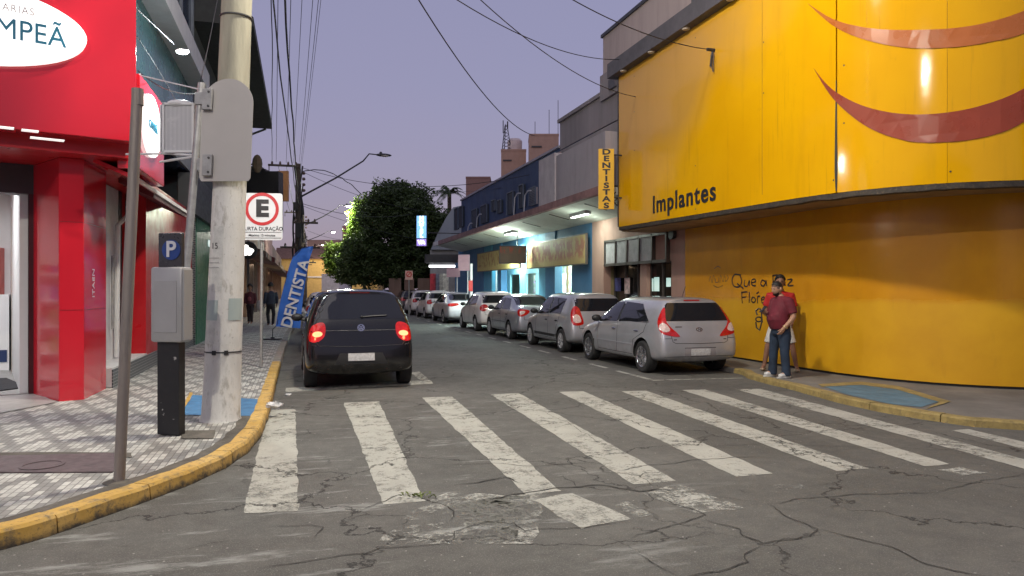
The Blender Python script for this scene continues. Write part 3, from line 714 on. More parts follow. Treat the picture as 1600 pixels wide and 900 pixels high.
# roof eave above the sign with small downlights, cable anchor
m_grwall = M('grey_render_wall', (0.24, 0.215, 0.225), 0.9, var=0.18, scale=1.2, bump=0.2, dirt=0.35, dirtcol=(0.1, 0.09, 0.09), streak=True)
m_beige = M('beige_render_wall', (0.40, 0.33, 0.32), 0.9, var=0.1, scale=1.0, bump=0.2, dirt=0.25, streak=True)
m_eave = M('dark_eave_metal', (0.075, 0.07, 0.08), 0.6, var=0.2)
strip_band('eave', SG, -0.25, SG.s[-1] - 0.1, [(0.22, ZT + 0.0, 0), (0.22, ZT + 0.38, 0), (-1.35, ZT + 0.38, 0), (-1.35, ZT + 0.0, 0)], m_eave, yb)
for (x, y) in ((981, 103), (1025, 73), (1080, 37), (1150, -12)):
    d, z = SG.hit(x, y); p, nn, _ = front(SG, d); MB().lathe([(0.0, -0.03), (0.075, -0.03), (0.085, 0.0)], (p.x + nn.x * 0.12, p.y, ZT - 0.002), n=14).build('downlight', M('lamp_glass_off', (0.5, 0.45, 0.4), 0.3), yb)
MB().box(9.2, 22, 11.5, 21.2, 7.55, 9.6).box(11.5, 22, 8.5, 11.6, 7.55, 9.6).build('upper_wall', m_beige, yb)
MB().box(9.14, 22, 11.4, 21.26, 9.58, 9.68).build('roof_coping', m_dark, yb)
MB().box(9.1, 9.199, 11.6, 21.22, 7.55, 8.35).build('grey_band', m_grwall, yb)
MB().box(9.35, 22, 10.6, 17.2, 3.2, 7.4).box(10.6, 22, 11.0, 16.0, 0, 3.1).build('back_wall', m_grwall, yb)
MB().box(9.02, 9.1, 14.2, 15.5, 8.3, 8.9).box(9.02, 9.1, 19.9, 20.4, 7.7, 8.0).build('vent_grille', M('vent_slats', (0.09, 0.085, 0.1), 0.7), yb)
pa = PX(1113, 78, 7.9)
MB().tube([pa, pa + Vector((-0.03, 0, -0.15)), pa + Vector((0, 0.04, -0.33)), pa + Vector((0.0, -0.03, -0.45)), pa + Vector((-0.02, -0.07, -0.2)), pa], 0.012, 5).tube([pa + Vector((0.05, 0, 0)), pa + Vector((-0.12, 0, 0))], 0.035, 8).tube([pa + Vector((0.02, 0.1, -0.3)), pa + Vector((0, 0.02, -0.1))], 0.02, 6).build('cable_anchor', m_dark, yb)
# ---------------------------------------------------------------- vertical yellow sign on the corner of the billboard
vs0 = G(0, 0); X0, Y0 = 7.36, 17.0
s = empty('hanging_sign', (7.6, Y0, 3.65), 'narrow vertical yellow sign reading DENTISTAS hung at the end of the yellow building', 'sign')
bl = PD(935, 327, 18.6); tr_ = PD(959, 233, 18.6); zb, zt = bl.z, tr_.z; xl, xr = bl.x, tr_.x; Y0 = (bl.y + tr_.y) / 2
m_ysign = M('sign_face_yellow', (0.70, 0.40, 0.02), 0.4, var=0.08)
rv = Vector((CS, -SN, 0)); cpt = Vector(((xl + xr) / 2, Y0, (zb + zt) / 2))
MB().obox(cpt, rv * 0.20, Vector((SN, CS, 0)) * 0.05, (0, 0, (zt - zb) / 2)).build('sign_box', m_ysign, s, bevel=0.006)
for i, ch in enumerate('DENTISTAS'):
    zc = zt - (i + 0.5) * (zt - zb) / 9
    text_obj('letter', ch, 0.19, cpt + rv * 0.0 - Vector((SN, CS, 0)) * 0.054 + Vector((0, 0, zc - cpt.z)), rv, (0, 0, 1), m_black, s, 0.003, 0.04, 1.55)
for z_ in (zt - 0.15, zb + 0.3): MB().tube([cpt + rv * 0.2 + Vector((0, 0, z_ - cpt.z)), (7.97, Y0 - 0.05, z_)], 0.02, 6).build('bracket', m_dark, s)
MB().tube([(7.8, Y0 - .02, zb + .45), (7.72, Y0, zb + .35), (7.85, Y0, zb + .28), (7.74, Y0, zb + .2), (7.84, Y0 - .04, zb + .1)], 0.02, 5).build('cable_loop', m_wire, s)

# ---------------------------------------------------------------- pink shop building
pb = empty('pink_shop_building', (9.6, 18.7, 0), 'pinkish shop building with a boarded sign box and dark glass doors beside the yellow wall', 'building')
m_pink = M('pink_render', (0.42, 0.255, 0.205), 0.85, var=0.12, scale=1.2, bump=0.15, dirt=0.3, dirtcol=(0.2, 0.14, 0.12), streak=True)
Yp0, Yp1 = 16.12, 22.1
def yz(px, py, X=9.2): v_ = PX(px, py, X); return v_.y, v_.z
openings = []   # (y0, y1, z0, z1)
yA, _ = yz(1049, 440); yB, _ = yz(1010, 440); yC, _ = yz(1000, 440); yD, _ = yz(943, 440)
zt1 = yz(1030, 408)[1]; zt2 = yz(970, 412)[1]
openings = [(yA, yB, 0.95, zt1), (yC, yD, RZ, zt2)]
ys = [Yp0, yA, yB, yC, yD, Yp1]
mb = MB(); XW0, XW1 = 9.2, 9.45
for i in range(5):
    if i == 1: mb.box(XW0, XW1, ys[i], ys[i + 1], 0, 0.95).box(XW0, XW1, ys[i], ys[i + 1], zt1, 4.0)
    elif i == 3: mb.box(XW0, XW1, ys[i], ys[i + 1], zt2, 4.0)
    else: mb.box(XW0, XW1, ys[i], ys[i + 1], 0, 4.0)
mb.build('wall', m_pink, pb)
m_dglass = glassm('dark_shop_glass', (0.012, 0.012, 0.012), 0.06)
m_alu = M('dark_aluminium', (0.12, 0.10, 0.09), 0.45, 0.5)
m_lit = EM('lit_room_beyond', (0.55, 0.9, 0.8), 0.5)
wn = MB().box(9.36, 9.38, yA, yB, 0.95, zt1).build('window', m_dglass, pb)
fr = MB(); 
for y_ in (yA, (yA + yB) / 2, yB): fr.box(9.32, 9.37, y_ - 0.03, y_ + 0.03, 0.95, zt1)
fr.box(9.32, 9.37, yA, yB, 0.95, 1.0).box(9.32, 9.37, yA, yB, zt1 - 0.05, zt1).build('frame', m_alu, wn)
for (a_, c_) in (((1015, 455), (1021, 435)), ((1022, 455), (1030, 433)), ((1041, 448), (1048, 434))):
    p0, p1 = PX(*a_, 9.355), PX(*c_, 9.355); MB().box(9.355, 9.358, min(p0.y, p1.y), max(p0.y, p1.y), p0.z, p1.z).build('lit_room', m_lit, wn)
dr = MB().box(9.60, 9.62, yC, yD, RZ, zt2).build('door', m_dglass, pb)
fr = MB()
for y_ in (yC + .03, yC + (yD - yC) * .33, yC + (yD - yC) * .66, yD - .03): fr.box(9.55, 9.61, y_ - 0.03, y_ + 0.03, RZ, zt2)
fr.build('frame', m_alu, dr)
MB().box(9.45, 9.7, yC - .02, yC, RZ, zt2).box(9.45, 9.7, yD, yD + .02, RZ, zt2).build('door_jamb', M('olive_jamb', (0.25, 0.2, 0.1), 0.7), pb)
for (x0, x1, y0, y1, cc) in ((961, 970, 434, 455, (0.05, 0.05, 0.16)), (976, 984, 434, 459, (0.6, 0.45, 0.44))):
    p0, p1 = PX(x0, y1, 9.54), PX(x1, y0, 9.54)
    MB().box(9.535, 9.545, p1.y, p0.y, p0.z, p1.z).build('poster', M('poster%d' % x0, cc, 0.6, var=0.5, scale=9), dr)
# sign box frame with pale panels
p0, p1 = PX(945, 402, 9.1), PX(1041, 356, 9.1)
mb = MB().box(9.08, 9.19, p1.y, p0.y, 2.32 + .0, 2.4).box(9.08, 9.19, p1.y, p0.y, 3.05, 3.12)
n = 5; 
for i in range(n + 1):
    y_ = p1.y + (p0.y - p1.y) * i / n; mb.box(9.08, 9.19, y_ - 0.03, y_ + 0.03, 2.32, 3.12)
mb.build('sign_box_frame', m_alu, pb)
mb = MB()
for i in range(1, n): 
    y_ = p1.y + (p0.y - p1.y) * i / n; mb.box(9.12, 9.14, y_ + 0.03, y_ + (p0.y - p1.y) / n - 0.03, 2.4, 3.05)
mb.build('sign_box_panel', M('blank_sign_panel', (0.40, 0.37, 0.38), 0.6, var=0.2, scale=4, dirt=0.5), pb)
pp = PX(1049, 366, 9.1); MB().lathe([(0.0, -.02), (0.13, -.02), (0.13, .05), (0.1, .1)], pp, (1, 0, 0), 16).build('alarm_bell', m_dark, pb)
MB().box(9.45, 18, Yp0 + .05, Yp1, 3.95, 7.55).box(9.9, 18, Yp0 + .05, Yp1, 0, 3.9).build('back_wall', m_grwall, pb)

# ---------------------------------------------------------------- long canopy and grey parapets above
cb = empty('grey_upper_building', (10, 20, 4), 'grey rendered upper building with stepped parapets behind the yellow DENTISTAS sign', 'building')
y24 = PX(875, 200, 9.2).y
MB().box(9.2, 16, 17.25, y24, 6.75, 7.75).build('upper_wall', m_grwall, cb)
MB().box(9.12, 16, 17.22, y24 + .08, 7.75, 7.87).build('roof_coping', m_grwall, cb)
MB().box(9.05, 9.2, 17.25, y24, 6.55, 6.62).build('ledge', m_dark, cb)
m_gr2 = M('pale_grey_metal_fascia', (0.27, 0.245, 0.27), 0.6, var=0.1, scale=1.5, dirt=0.3, streak=True)
pl_ = [(9.18, 17.42), (7.62, 17.42)] + [(7.62, 22.3)] + [(7.62 + .45 * (1 - math.cos(a_ * math.pi / 16)), 22.3 + .55 * math.sin(a_ * math.pi / 16)) for a_ in range(1, 9)] + [(9.18, 22.85)]
MB().prism(pl_, 4.34, 5.75).build('parapet_box', m_gr2, cb, smooth=35)
MB().box(7.57, 7.9, 21.2, 22.75, 4.335, 5.86).build('parapet_end', M('pale_parapet_end', (0.36, 0.33, 0.36), .7), cb)
MB().box(8.9, 9.2, 17.25, y24, 5.76, 6.55).build('parapet_shadow_wall', m_grwall, cb)
m_can = M('canopy_soffit_white', (0.58, 0.60, 0.54), 0.8, var=0.12, scale=0.8, bump=0.1, dirt=0.35, dirtcol=(0.22, 0.22, 0.19))
m_redc = M('canopy_edge_reddish', (0.22, 0.12, 0.12), 0.85, var=0.3, scale=3, dirt=0.6, dirtcol=(0.1, 0.08, 0.08))
cy0, cy1 = 17.4, 42.2
cn = empty('shop_canopy', (8.3, 30, 4), 'long concrete shop canopy with a stained reddish edge above the blue shops', 'canopy')
MB().extr([(7.66, cy0, 4.15), (9.18, cy0, 3.80), (9.18, cy0, 4.25), (7.66, cy0, 4.30)], (0, cy1 - cy0, 0)).build('slab', m_can, cn)
MB().box(7.5, 7.66, cy0, cy1 - 1.5, 4.12, 4.33).build('edge', m_redc, cn)
MB().box(7.49, 7.67, cy1 - 1.5, cy1 + .1, 4.11, 4.34).build('edge_end', M('white_weathered', (0.5, 0.48, 0.48), 0.8, dirt=0.4), cn)
for y_ in (19.5, 22.6, 25.6, 28.6, 31.6, 34.6, 38): MB().extr([(7.9, y_, 4.085), (8.6, y_, 3.925), (8.6, y_, 3.99), (7.9, y_, 4.15)], (0, .09, 0)).build('soffit_joint', m_grime, cn)
m_tube = EM('fluorescent_tube', (0.85, 1.0, 0.88), 9.0)
for y_ in (20.4, 28.2): 
    q = MB().box(8.25, 8.45, y_, y_ + 1.3, 3.90, 4.02).build('light_fitting', m_whitemetal, cn); MB().box(8.29, 8.41, y_ + .03, y_ + 1.27, 3.885, 3.90).build('light_tube', m_tube, q)
    lamp('canopy_lamp', (8.35, y_ + .65, 3.87), 200 if y_ > 25 else 40, (0.8, 1.0, 0.88), kind='AREA', size=(0.15, 1.2), target=(8.5, y_ + .65, 0), parent=cn)
    lamp('canopy_lamp_glow', (8.3, y_ + .65, 3.45), 150 if y_ > 25 else 25, (0.85, 1.0, 0.85), radius=0.1, parent=cn)

# ---------------------------------------------------------------- blue building with lit shops
bb = empty('blue_shop_building', (9.6, 32, 0), 'dark blue two-storey building with bright lit shops under its canopy', 'building')
m_dblue = M('navy_render', (0.022, 0.045, 0.115), 0.8, var=0.2, scale=1.2, bump=0.2, dirt=0.3, dirtcol=(0.05, 0.06, 0.09), streak=True)
m_lblue = M('light_blue_paint', (0.09, 0.33, 0.50), 0.7, var=0.1, scale=1.5)
m_mblue = M('mid_blue_paint', (0.05, 0.17, 0.33), 0.7, var=0.12, scale=1.5)
By0, By1 = y24 + .1, 42.4
MB().box(9.22, 16, 22.12, By1, 4.2, 6.85).build('upper_wall', m_dblue, bb)
MB().box(9.16, 16, By0, By1 + .08, 6.86, 6.95).build('roof_coping', M('pale_coping', (0.30, 0.28, 0.33), 0.8), bb)
# upstairs windows and cable loops
m_winb = M('upstairs_glass', (0.012, 0.018, 0.035), 0.75)
for (x0, x1, y0, y1, kind) in ((828, 838, 292, 322, 's'), (812, 819, 288, 326, 'p'), (794, 803, 299, 336, 'p'), (769, 775, 312, 331, 'w'), (778, 784, 312, 334, 'w'), (752, 762, 319, 350, 'w'), (738, 746, 326, 356, 'w'), (718, 724, 322, 356, 'w'), (711, 716, 325, 360, 'w')):
    p0, p1 = PX(x0, y1, 9.15), PX(x1, y0, 9.15)
    zl, zh = sorted((max(p0.z, 4.36), p1.z))
    wd = MB().box(9.12, 9.217, p1.y, p0.y, zl, zh).build('window', m_winb if kind != 's' else M('window_shutter', (0.22, 0.2, 0.24), 0.7), bb)
    f_ = MB().box(9.08, 9.12, p1.y - .05, p1.y, zl, zh).box(9.08, 9.12, p0.y, p0.y + .05, zl, zh).box(9.08, 9.12, p1.y, p0.y, zh, zh + .05)
    if kind == 's':
        for k in range(10): z_ = zl + (zh - zl) * k / 10; f_.box(9.09, 9.12, p1.y + .01, p0.y - .01, z_ + .02, z_ + .05)
    f_.build('frame', M('window_frame_blue', (0.05, 0.07, 0.12), 0.6), wd)
m_hose = M('white_hose', (0.36, 0.36, 0.42), 0.7)
for (x, y, dy) in ((822, 300, 1), (806, 304, 1), (747, 336, 1), (733, 350, 1)):
    p = PX(x, y, 8.9); zt_ = p.z
    MB().tube([(8.95, p.y - .5, zt_), (8.9, p.y - .25, zt_ + .02), (8.85, p.y, zt_ - .15), (8.83, p.y + .1, 4.7), (8.83, p.y + .25, 4.22)], 0.026, 8).build('air_pipe', m_hose, bb)
MB().box(8.4, 8.9, 24.4, 26.2, 4.17, 4.3).build('roof_unit', m_hose, bb)
# ground floor: bays between pilasters; coordinates along the street
def yy(px, X=9.2): return PX(px, 400, X).y
segs = []   # pilasters on the facade line
for (a_, c_, mt) in ((925, 893, m_mblue), (852, 841, m_lblue), (867, 852, m_mblue), (783, 777, m_mblue), (756, 741, m_mblue), (741, 734, m_mblue), (768, 756, m_lblue)):
    MB().box(9.2 + (0.02 if mt is m_lblue else 0), 9.5, yy(a_), yy(c_), 0, 4.0).build('pilaster', mt, bb)
MB().box(9.25, 9.6, yy(925), yy(715), 3.25, 4.0).build('lintel', m_mblue, bb)
MB().box(9.2, 9.6, yy(734), yy(711), 0, 3.2).build('wall_bay', m_mblue, bb)
MB().box(11.9, 12.0, yy(925), yy(711), 0, 4.0).box(9.6, 12, yy(925), yy(925) + .1, 0, 4).box(9.6, 12, By1 - .1, By1, 0, 4).build('back_wall', M('shop_cream_wall', (0.62, 0.60, 0.52), .7), bb)
MB().box(9.6, 12, yy(925), By1, 3.3, 3.4).build('shop_ceiling', M('shop_ceiling_white', (0.7, 0.72, 0.7), 0.8), bb)
MB().box(9.2, 12, yy(925), By1, 0.1, 0.14).build('shop_floor', M('shop_floor_tile', (0.4, 0.38, 0.34), 0.4), bb)
m_lwarm = EM('shop_light_warm', (1.0, 0.93, 0.7), 2.2); m_lcold = EM('shop_light_cold', (0.75, 1.0, 1.0), 2.6)
def goods_mat():
    m, t, b = newmat('shelf_goods'); v = coord(t, (1, 1, 1))
    vo = N(t, 'ShaderNodeTexVoronoi'); vo.inputs['Scale'].default_value = 7; t.links.new(coord(t, (0.6, 1.8, 1.1)), vo.inputs['Vector'])
    hs = N(t, 'ShaderNodeHueSaturation'); hs.inputs['Saturation'].default_value = 0.55; t.links.new(vo.outputs['Color'], hs.inputs['Color'])
    c = mixc(t, 0.35, hs.outputs[0], (0.7, 0.6, 0.45)); t.links.new(c, b.inputs['Base Color']); b.inputs['Roughness'].default_value = 0.6; return m
m_goods = goods_mat()
for (a_, c_, col_, pw) in ((893, 867, (1, 0.9, 0.7), 30), (841, 785, (0.75, 1, 1), 60), (777, 768, (0.7, 0.95, 1), 20)):
    ya_, yb_ = yy(a_), yy(c_); ym = (ya_ + yb_) / 2
    lamp('shop_lamp', (11.0 if c_ == 785 else 10.4, ym, 3.2), pw * 9, col_, kind='AREA', size=(1.2, max(1.0, yb_ - ya_ - .4)), target=(10.4, ym, 0), parent=bb)
    q = MB().box(10.2, 10.5, ya_ + .2, yb_ - .2, 3.24, 3.29).build('ceiling_light', m_lwarm if a_ == 893 else m_lcold, bb)
    for k in range(3): MB().box(11.4, 11.85, ya_ + k * (yb_ - ya_) / 3 + .05, ya_ + (k + 1) * (yb_ - ya_) / 3 - .05, 0.14, 2.3).build('shelf', m_goods, bb)
# glass doors: frames and panes
m_clear = glassm('clear_glass', (0.9, 0.95, 0.95), 0.02, 0.0)
def pane_mat():
    m, t, b = newmat('shop_pane'); t.nodes.remove(b); o_ = t.nodes['Material Output']
    tr = N(t, 'ShaderNodeBsdfTransparent'); gl = N(t, 'ShaderNodeBsdfGlossy'); gl.inputs['Roughness'].default_value = 0.05; ms = N(t, 'ShaderNodeMixShader'); ms.inputs[0].default_value = 0.1
    tr.inputs[0].default_value = (0.9, 0.95, 0.93, 1)
    t.links.new(tr.outputs[0], ms.inputs[1]); t.links.new(gl.outputs[0], ms.inputs[2]); t.links.new(ms.outputs[0], o_.inputs[0]); return m
m_pane = pane_mat()
m_frm = M('door_frame_yellowish', (0.45, 0.42, 0.28), 0.5)
# right shop (bay 893..867): glass doors on the facade line
def glazing(a_, c_, ztop, X, n, frm, panem=m_pane):
    ya_, yb_ = yy(a_, X), yy(c_, X); w_ = MB().box(X, X + .01, ya_, yb_, .15, ztop).build('shop_window', panem, bb); f_ = MB()
    for k in range(n + 1): y_ = ya_ + (yb_ - ya_) * k / n; f_.box(X - .03, X + .04, y_ - .035, y_ + .035, .14, ztop)
    f_.box(X - .03, X + .04, ya_, yb_, ztop, ztop + .07); f_.build('frame', frm, w_); return w_
glazing(908, 867, 3.1, 9.4, 2, m_frm)
glazing(783, 768, 2.9, 9.4, 2, m_whitemetal)
# centre bay is a deep light blue recess with two openings and a counter
ya_, yb_ = yy(841), yy(785)
m_cyan = M('recess_cyan_wall', (0.42, 0.72, 0.78), 0.6, var=0.05)
XR = 10.6
a1, a2, a3, a4 = yy(837, XR), yy(822, XR), yy(812, XR), yy(797, XR)
a0, a5 = yy(849, XR), yy(779, XR)
MB().box(XR, XR + .1, a0, a1, .14, 3.3).box(XR, XR + .1, a2, a3, .14, 3.3).box(XR, XR + .1, a4, a5, .14, 3.3).box(XR, XR + .1, a1, a2, 2.35, 3.3).box(XR, XR + .1, a3, a4, 2.35, 3.3).build('recess_wall', m_cyan, bb)
MB().box(10.65, 10.68, a3, a4, .2, 2.35).build('recess_window', m_pane, bb)
MB().box(9.9, 10.3, yb_ - 1.6, yb_ - .4, .14, 1.15).build('counter', m_whitemetal, bb)
lamp('recess_lamp', (9.9, (ya_ + yb_) / 2, 3.2), 420, (0.75, 1.0, 1.0), kind='AREA', size=(0.8, 3), target=(10.3, (ya_ + yb_) / 2, 0), parent=bb)
# banners
def banner_mat(name, base, ink, sc, dens=0.5):
    m, t, b = newmat(name); v = coord(t, (1, 0.9, 0.55)); n1 = noise_n(t, v, sc, 5, 0.6); n2 = noise_n(t, coord(t, (1, 3, 0.4)), 2.5, 4)
    sp = N(t, 'ShaderNodeSeparateXYZ'); t.links.new(coord(t), sp.inputs[0])
    band = math1(t, 'MULTIPLY', ramp1(t, sp.outputs['Z'], 0.12, 0.28), ramp1(t, sp.outputs['Z'], 0.95, 0.75))
    c = mixc(t, ramp1(t, n2, 0.3, 0.7), base, tuple(x * 0.8 for x in base))
    c = mixc(t, math1(t, 'MULTIPLY', ramp1(t, n1, dens - .03, dens + .03, 0, 0.85), band), c, ink)
    t.links.new(c, b.inputs['Base Color']); b.inputs['Roughness'].default_value = 0.6; return m
def banner(px0, px1, ytop, ybot, X, mt, label):
    # ytop/ybot at the px0 end
    p0 = PX(px0, ybot, X); p1 = PX(px0, ytop, X); y1_ = PX(px1, 400, X).y
    o = empty('shop_banner', (X, (p0.y + y1_) / 2, p0.z), label, 'banner', 'banners over the blue shops')
    MB().box(X, X + .05, min(p0.y, y1_), max(p0.y, y1_), p0.z, p1.z).build('sheet', mt, o)
    f_ = MB(); ya2, yb2 = sorted((p0.y, y1_))
    f_.box(X - .015, X + .06, ya2 - .04, ya2, p0.z - .04, p1.z + .04).box(X - .015, X + .06, yb2, yb2 + .04, p0.z - .04, p1.z + .04).box(X - .015, X + .06, ya2, yb2, p0.z - .04, p0.z).box(X - .015, X + .06, ya2, yb2, p1.z, p1.z + .04)
    f_.build('frame', m_alu, o); return o
m_b1 = banner_mat('banner_print_a', (0.50, 0.36, 0.12), (0.30, 0.05, 0.02), 4.5, 0.48); m_b2 = banner_mat('banner_print_b', (0.55, 0.42, 0.14), (0.30, 0.12, 0.03), 5.5, 0.53)
banner(915, 824, 366, 411, 8.95, m_b1, 'long orange and red printed banner over the nearest lit shop')
banner(812, 746, 385, 418, 8.95, m_b2, 'pale yellow printed banner behind the small dark framed sign')
# small projecting dark sign
so_ = empty('projecting_sign', (8.4, 27.2, 2.9), 'small dark framed sign board hanging across the pavement between two banners', 'sign')
c0 = PX(801, 398, 8.25); mt = banner_mat('dark_print', (0.13, 0.09, 0.06), (0.28, 0.05, 0.03), 7, 0.5)
q = MB().obox(c0, rv * 0.52, Vector((SN, CS, 0)) * 0.04, (0, 0, 0.33)).build('board', mt, so_)
f_ = MB()
for s_ in (-1, 1): f_.obox(c0 + rv * 0.53 * s_, rv * .02, Vector((SN, CS, 0)) * 0.055, (0, 0, .36)); f_.obox(c0 + Vector((0, 0, .345 * s_)), rv * .55, Vector((SN, CS, 0)) * 0.055, (0, 0, .018))
f_.tube([c0 + Vector((.2, 0, .35)), (c0.x + .2, c0.y, 4.01)], .02, 6); f_.build('frame', m_dark, so_)
# pink notice boards and white post at the far end
m_pk = M('pink_board', (0.48, 0.30, 0.36), 0.7, var=0.12)
for (x0, x1, y0, y1, D_, lb) in ((716, 734, 398, 423, 35, 'square pinkish notice board under the far end of the canopy'), (698, 719, 419, 433, 36.5, 'wide low pinkish notice board below and left of the square one')):
    a_ = PD(x0, y1, D_); c_ = PD(x1, y0, D_); ct = (a_ + c_) / 2
    o = MB().obox(ct, rv * ((x1 - x0) / 2 / F * D_), Vector((SN, CS, 0)) * .03, (0, 0, (c_.z - a_.z) / 2)).build('notice_board', m_pk); tag(o, lb, 'board')
    MB().tube([ct + rv * .2 + Vector((0, 0.06, -.1)), (ct.x + rv.x * .2, ct.y + .06, RZ)], .03, 6).build('post', m_whitemetal, o)
p = PD(736, 412, 33.5); o = MB().tube([(p.x, p.y, RZ), (p.x, p.y, p.z)], 0.07, 10).build('white_post', m_whitemetal); tag(o, 'white post with a red box on it beside the blue shop wall', 'post')
MB().box(p.x - .14, p.x + .05, p.y - .12, p.y - .06, 1.5, 2.0).build('red_box', M('red_enamel', (0.35, 0.02, 0.02), 0.4), o)

# hotel sign at the canopy end
p0, p1 = PD(651, 385, 42.5), PD(667, 337, 42.5); ct = (p0 + p1) / 2; fw = Vector((SN, CS, 0))
hs_ = empty('hotel_sign', (ct.x, ct.y, p0.z), 'lit blue vertical HOTEL sign with a violet foot at the end of the canopy', 'sign')
MB().obox(ct, rv * .31, fw * .12, (0, 0, (p1.z - p0.z) / 2)).build('sign_box', m_dark, hs_)
hz = (p1.z - p0.z) / 2
MB().obox(ct + Vector((0, 0, hz * .25)) - fw * .125, rv * .28, fw * .01, (0, 0, hz * .72)).build('lit_face', EM('sign_blue_light', (0.05, 0.38, 0.95), 1.1), hs_)
MB().obox(ct + Vector((0, 0, -hz * .75)) - fw * .125, rv * .28, fw * .01, (0, 0, hz * .22)).build('lit_face', EM('sign_violet_light', (0.16, 0.06, 0.6), 1.0), hs_)
m_lw = EM('sign_letters_white', (0.95, 1, 1), 2.0)
for i, ch in enumerate('HOTEL'):
    text_obj('letter', ch, 0.31, ct + Vector((0, 0, hz * .25 + hz * .72 * (1 - (i + .5) / 2.5))) - fw * .15, rv, (0, 0, 1), m_lw, hs_, .008, .03, 1.15)
text_obj('letter', 'VA', 0.32, ct + Vector((0, 0, -hz * .75)) - fw * .15, rv, (0, 0, 1), m_lw, hs_, .008, .03, 1.0)
MB().tube([ct + rv * .3 + Vector((0, 0, -.1)), (9.3, ct.y, ct.z - .1)], .03, 6).build('bracket', m_dark, hs_)

# grey-blue gable end building + market shop beyond
gb = empty('gabled_shop', (11, 47, 0), 'pale corrugated gable-ended building behind the far end of the blue building', 'building')
m_corr = M('pale_corrugated', (0.24, 0.27, 0.31), 0.7, var=0.12, scale=1.5, streak=True)
pts = [(712, 317), (712, 371), (672, 371), (684, 352), (697, 330)]
P3 = [PD(x, y, 50) for x, y in [(735, 318), (735, 390), (673, 390), (684, 365), (697, 340), (708, 324)]]
MB().extr(P3, fw * 9).build('gable_wall', m_corr, gb)
a_ = PD(672, 450, 50); c_ = PD(735, 390, 50)
MB().extr([PD(672, 472, 50.3), PD(735, 472, 50.3), PD(735, 391, 50.3), PD(672, 391, 50.3)], fw * 8).build('lower_wall', M('pale_wall', (0.3, 0.3, 0.3), 0.8), gb)
MB().obox(PD(692, 405, 48), rv * 1.1, fw * .9, (0, 0, .28)).build('awning', m_dark, gb)
MB().obox(PD(692, 416, 47.6), rv * .9, fw * .08, (0, 0, .07)).build('strip_light', EM('strip_light', (0.95, 0.97, 1), 5), gb)
for (x, w_, cc) in ((675, .12, (0.45, 0.03, 0.05)), (679, .1, (0.45, 0.03, 0.05)), (686, .28, (0.12, 0.13, 0.18)), (694, .3, (0.5, 0.5, 0.45))):
    p = PD(x, 438, 47.8); MB().obox((p.x, p.y, 1.35), rv * w_, fw * .1, (0, 0, 1.25)).build('shop_panel', M('panel%d' % x, cc, 0.6, var=0.4, scale=6), gb)
# low wall panels beneath the tree
for i, (x0, x1) in enumerate(((608, 627), (632, 647), (653, 672))):
    a_ = PD(x0, 432, 52); c_ = PD(x1, 432, 52); ct = (a_ + c_) / 2
    o = MB().obox((ct.x, ct.y, 1.2), (c_ - a_) / 2, fw * .1, (0, 0, 1.15)).build('wall_panel', M('brownish_wall', (0.16, 0.105, 0.085), 0.9, var=0.2, streak=True))
    tag(o, ('brownish wall panel under the dark tree, the one farthest left', 'brownish wall panel behind the small red and white sign', 'brownish wall panel next to the red shop posts')[i], 'wall')
# small red and white no-parking sign
p = PD(639, 430, 40); o = empty('no_parking_sign', (p.x, p.y, RZ), 'small square red and white parking sign on a post before the dark tree', 'sign')
MB().obox(p, rv * .21, fw * .01, (0, 0, .25)).build('plate', M('sign_pink_white', (0.6, 0.35, 0.3), 0.5), o)
mb = MB(); mb.lathe([(0.11, 0), (0.16, 0), (0.16, .01), (0.11, .01), (0.11, 0)], p - fw * .022 + Vector((0, 0, .05)), fw, 20).obox(p - fw * .016 + Vector((0, 0, .05)), (rv + Vector((0, 0, 1))).normalized() * .12, fw * .004, (rv - Vector((0, 0, 1))).normalized() * .02)
mb.build('ring', M('sign_red', (0.5, 0.03, 0.03), 0.5), o); MB().tube([p - Vector((0, 0, .2)) + fw * .03, (p.x + fw.x * .03, p.y + fw.y * .03, RZ)], .03, 6).build('post', m_steel, o)

# ---------------------------------------------------------------- roof towers in the background
m_tan = M('tan_tower_render', (0.42, 0.27, 0.21), 0.9, var=0.08); m_tan2 = M('brown_block', (0.26, 0.15, 0.13), 0.9, var=0.1)
def block(px0, px1, py0, D_, depth, mt, label, name='distant_tower', slots=True, cat='building'):
    a_ = PD(px0, py0, D_); c_ = PD(px1, py0, D_); ct = (a_ + c_) / 2; hw = (c_ - a_) / 2
    o = empty(name, (ct.x, ct.y, 0), label, cat)
    MB().obox((ct.x + fw.x * depth / 2, ct.y + fw.y * depth / 2, a_.z / 2), hw, fw * depth / 2, (0, 0, a_.z / 2)).build('wall', mt, o)
    hl = hw.length
    MB().obox((ct.x + fw.x * depth / 2, ct.y + fw.y * depth / 2, a_.z + .08), hw * 1.02, fw * depth / 2 * 1.02, (0, 0, .08)).build('coping', mt, o)
    if slots:
        cc = ct - hw * .5; MB().obox((cc.x - fw.x * .02, cc.y - fw.y * .02, a_.z - hl * .75), rv * hl * .35, fw * .06, (0, 0, hl * .05)).build('vent_slot', m_dark, o)
    return o, ct, hw, a_.z
t1, ct, hw, zt_ = block(783, 822, 236, 62, 3, m_tan, 'square tan roof tower carrying the antenna mast and a round tank', slots=True)
tk = ct + hw * .1 + fw * 1.2; MB().lathe([(0.62, 0), (0.65, .9), (0.5, 1.1), (0, 1.15)], (tk.x, tk.y, zt_ + .16), n=20).build('water_tank', M('tank_white', (0.6, 0.5, 0.48), 0.6), t1)
an = ct - hw * .62 + fw * .6; mb = MB(); hh_ = 50 / F * 62
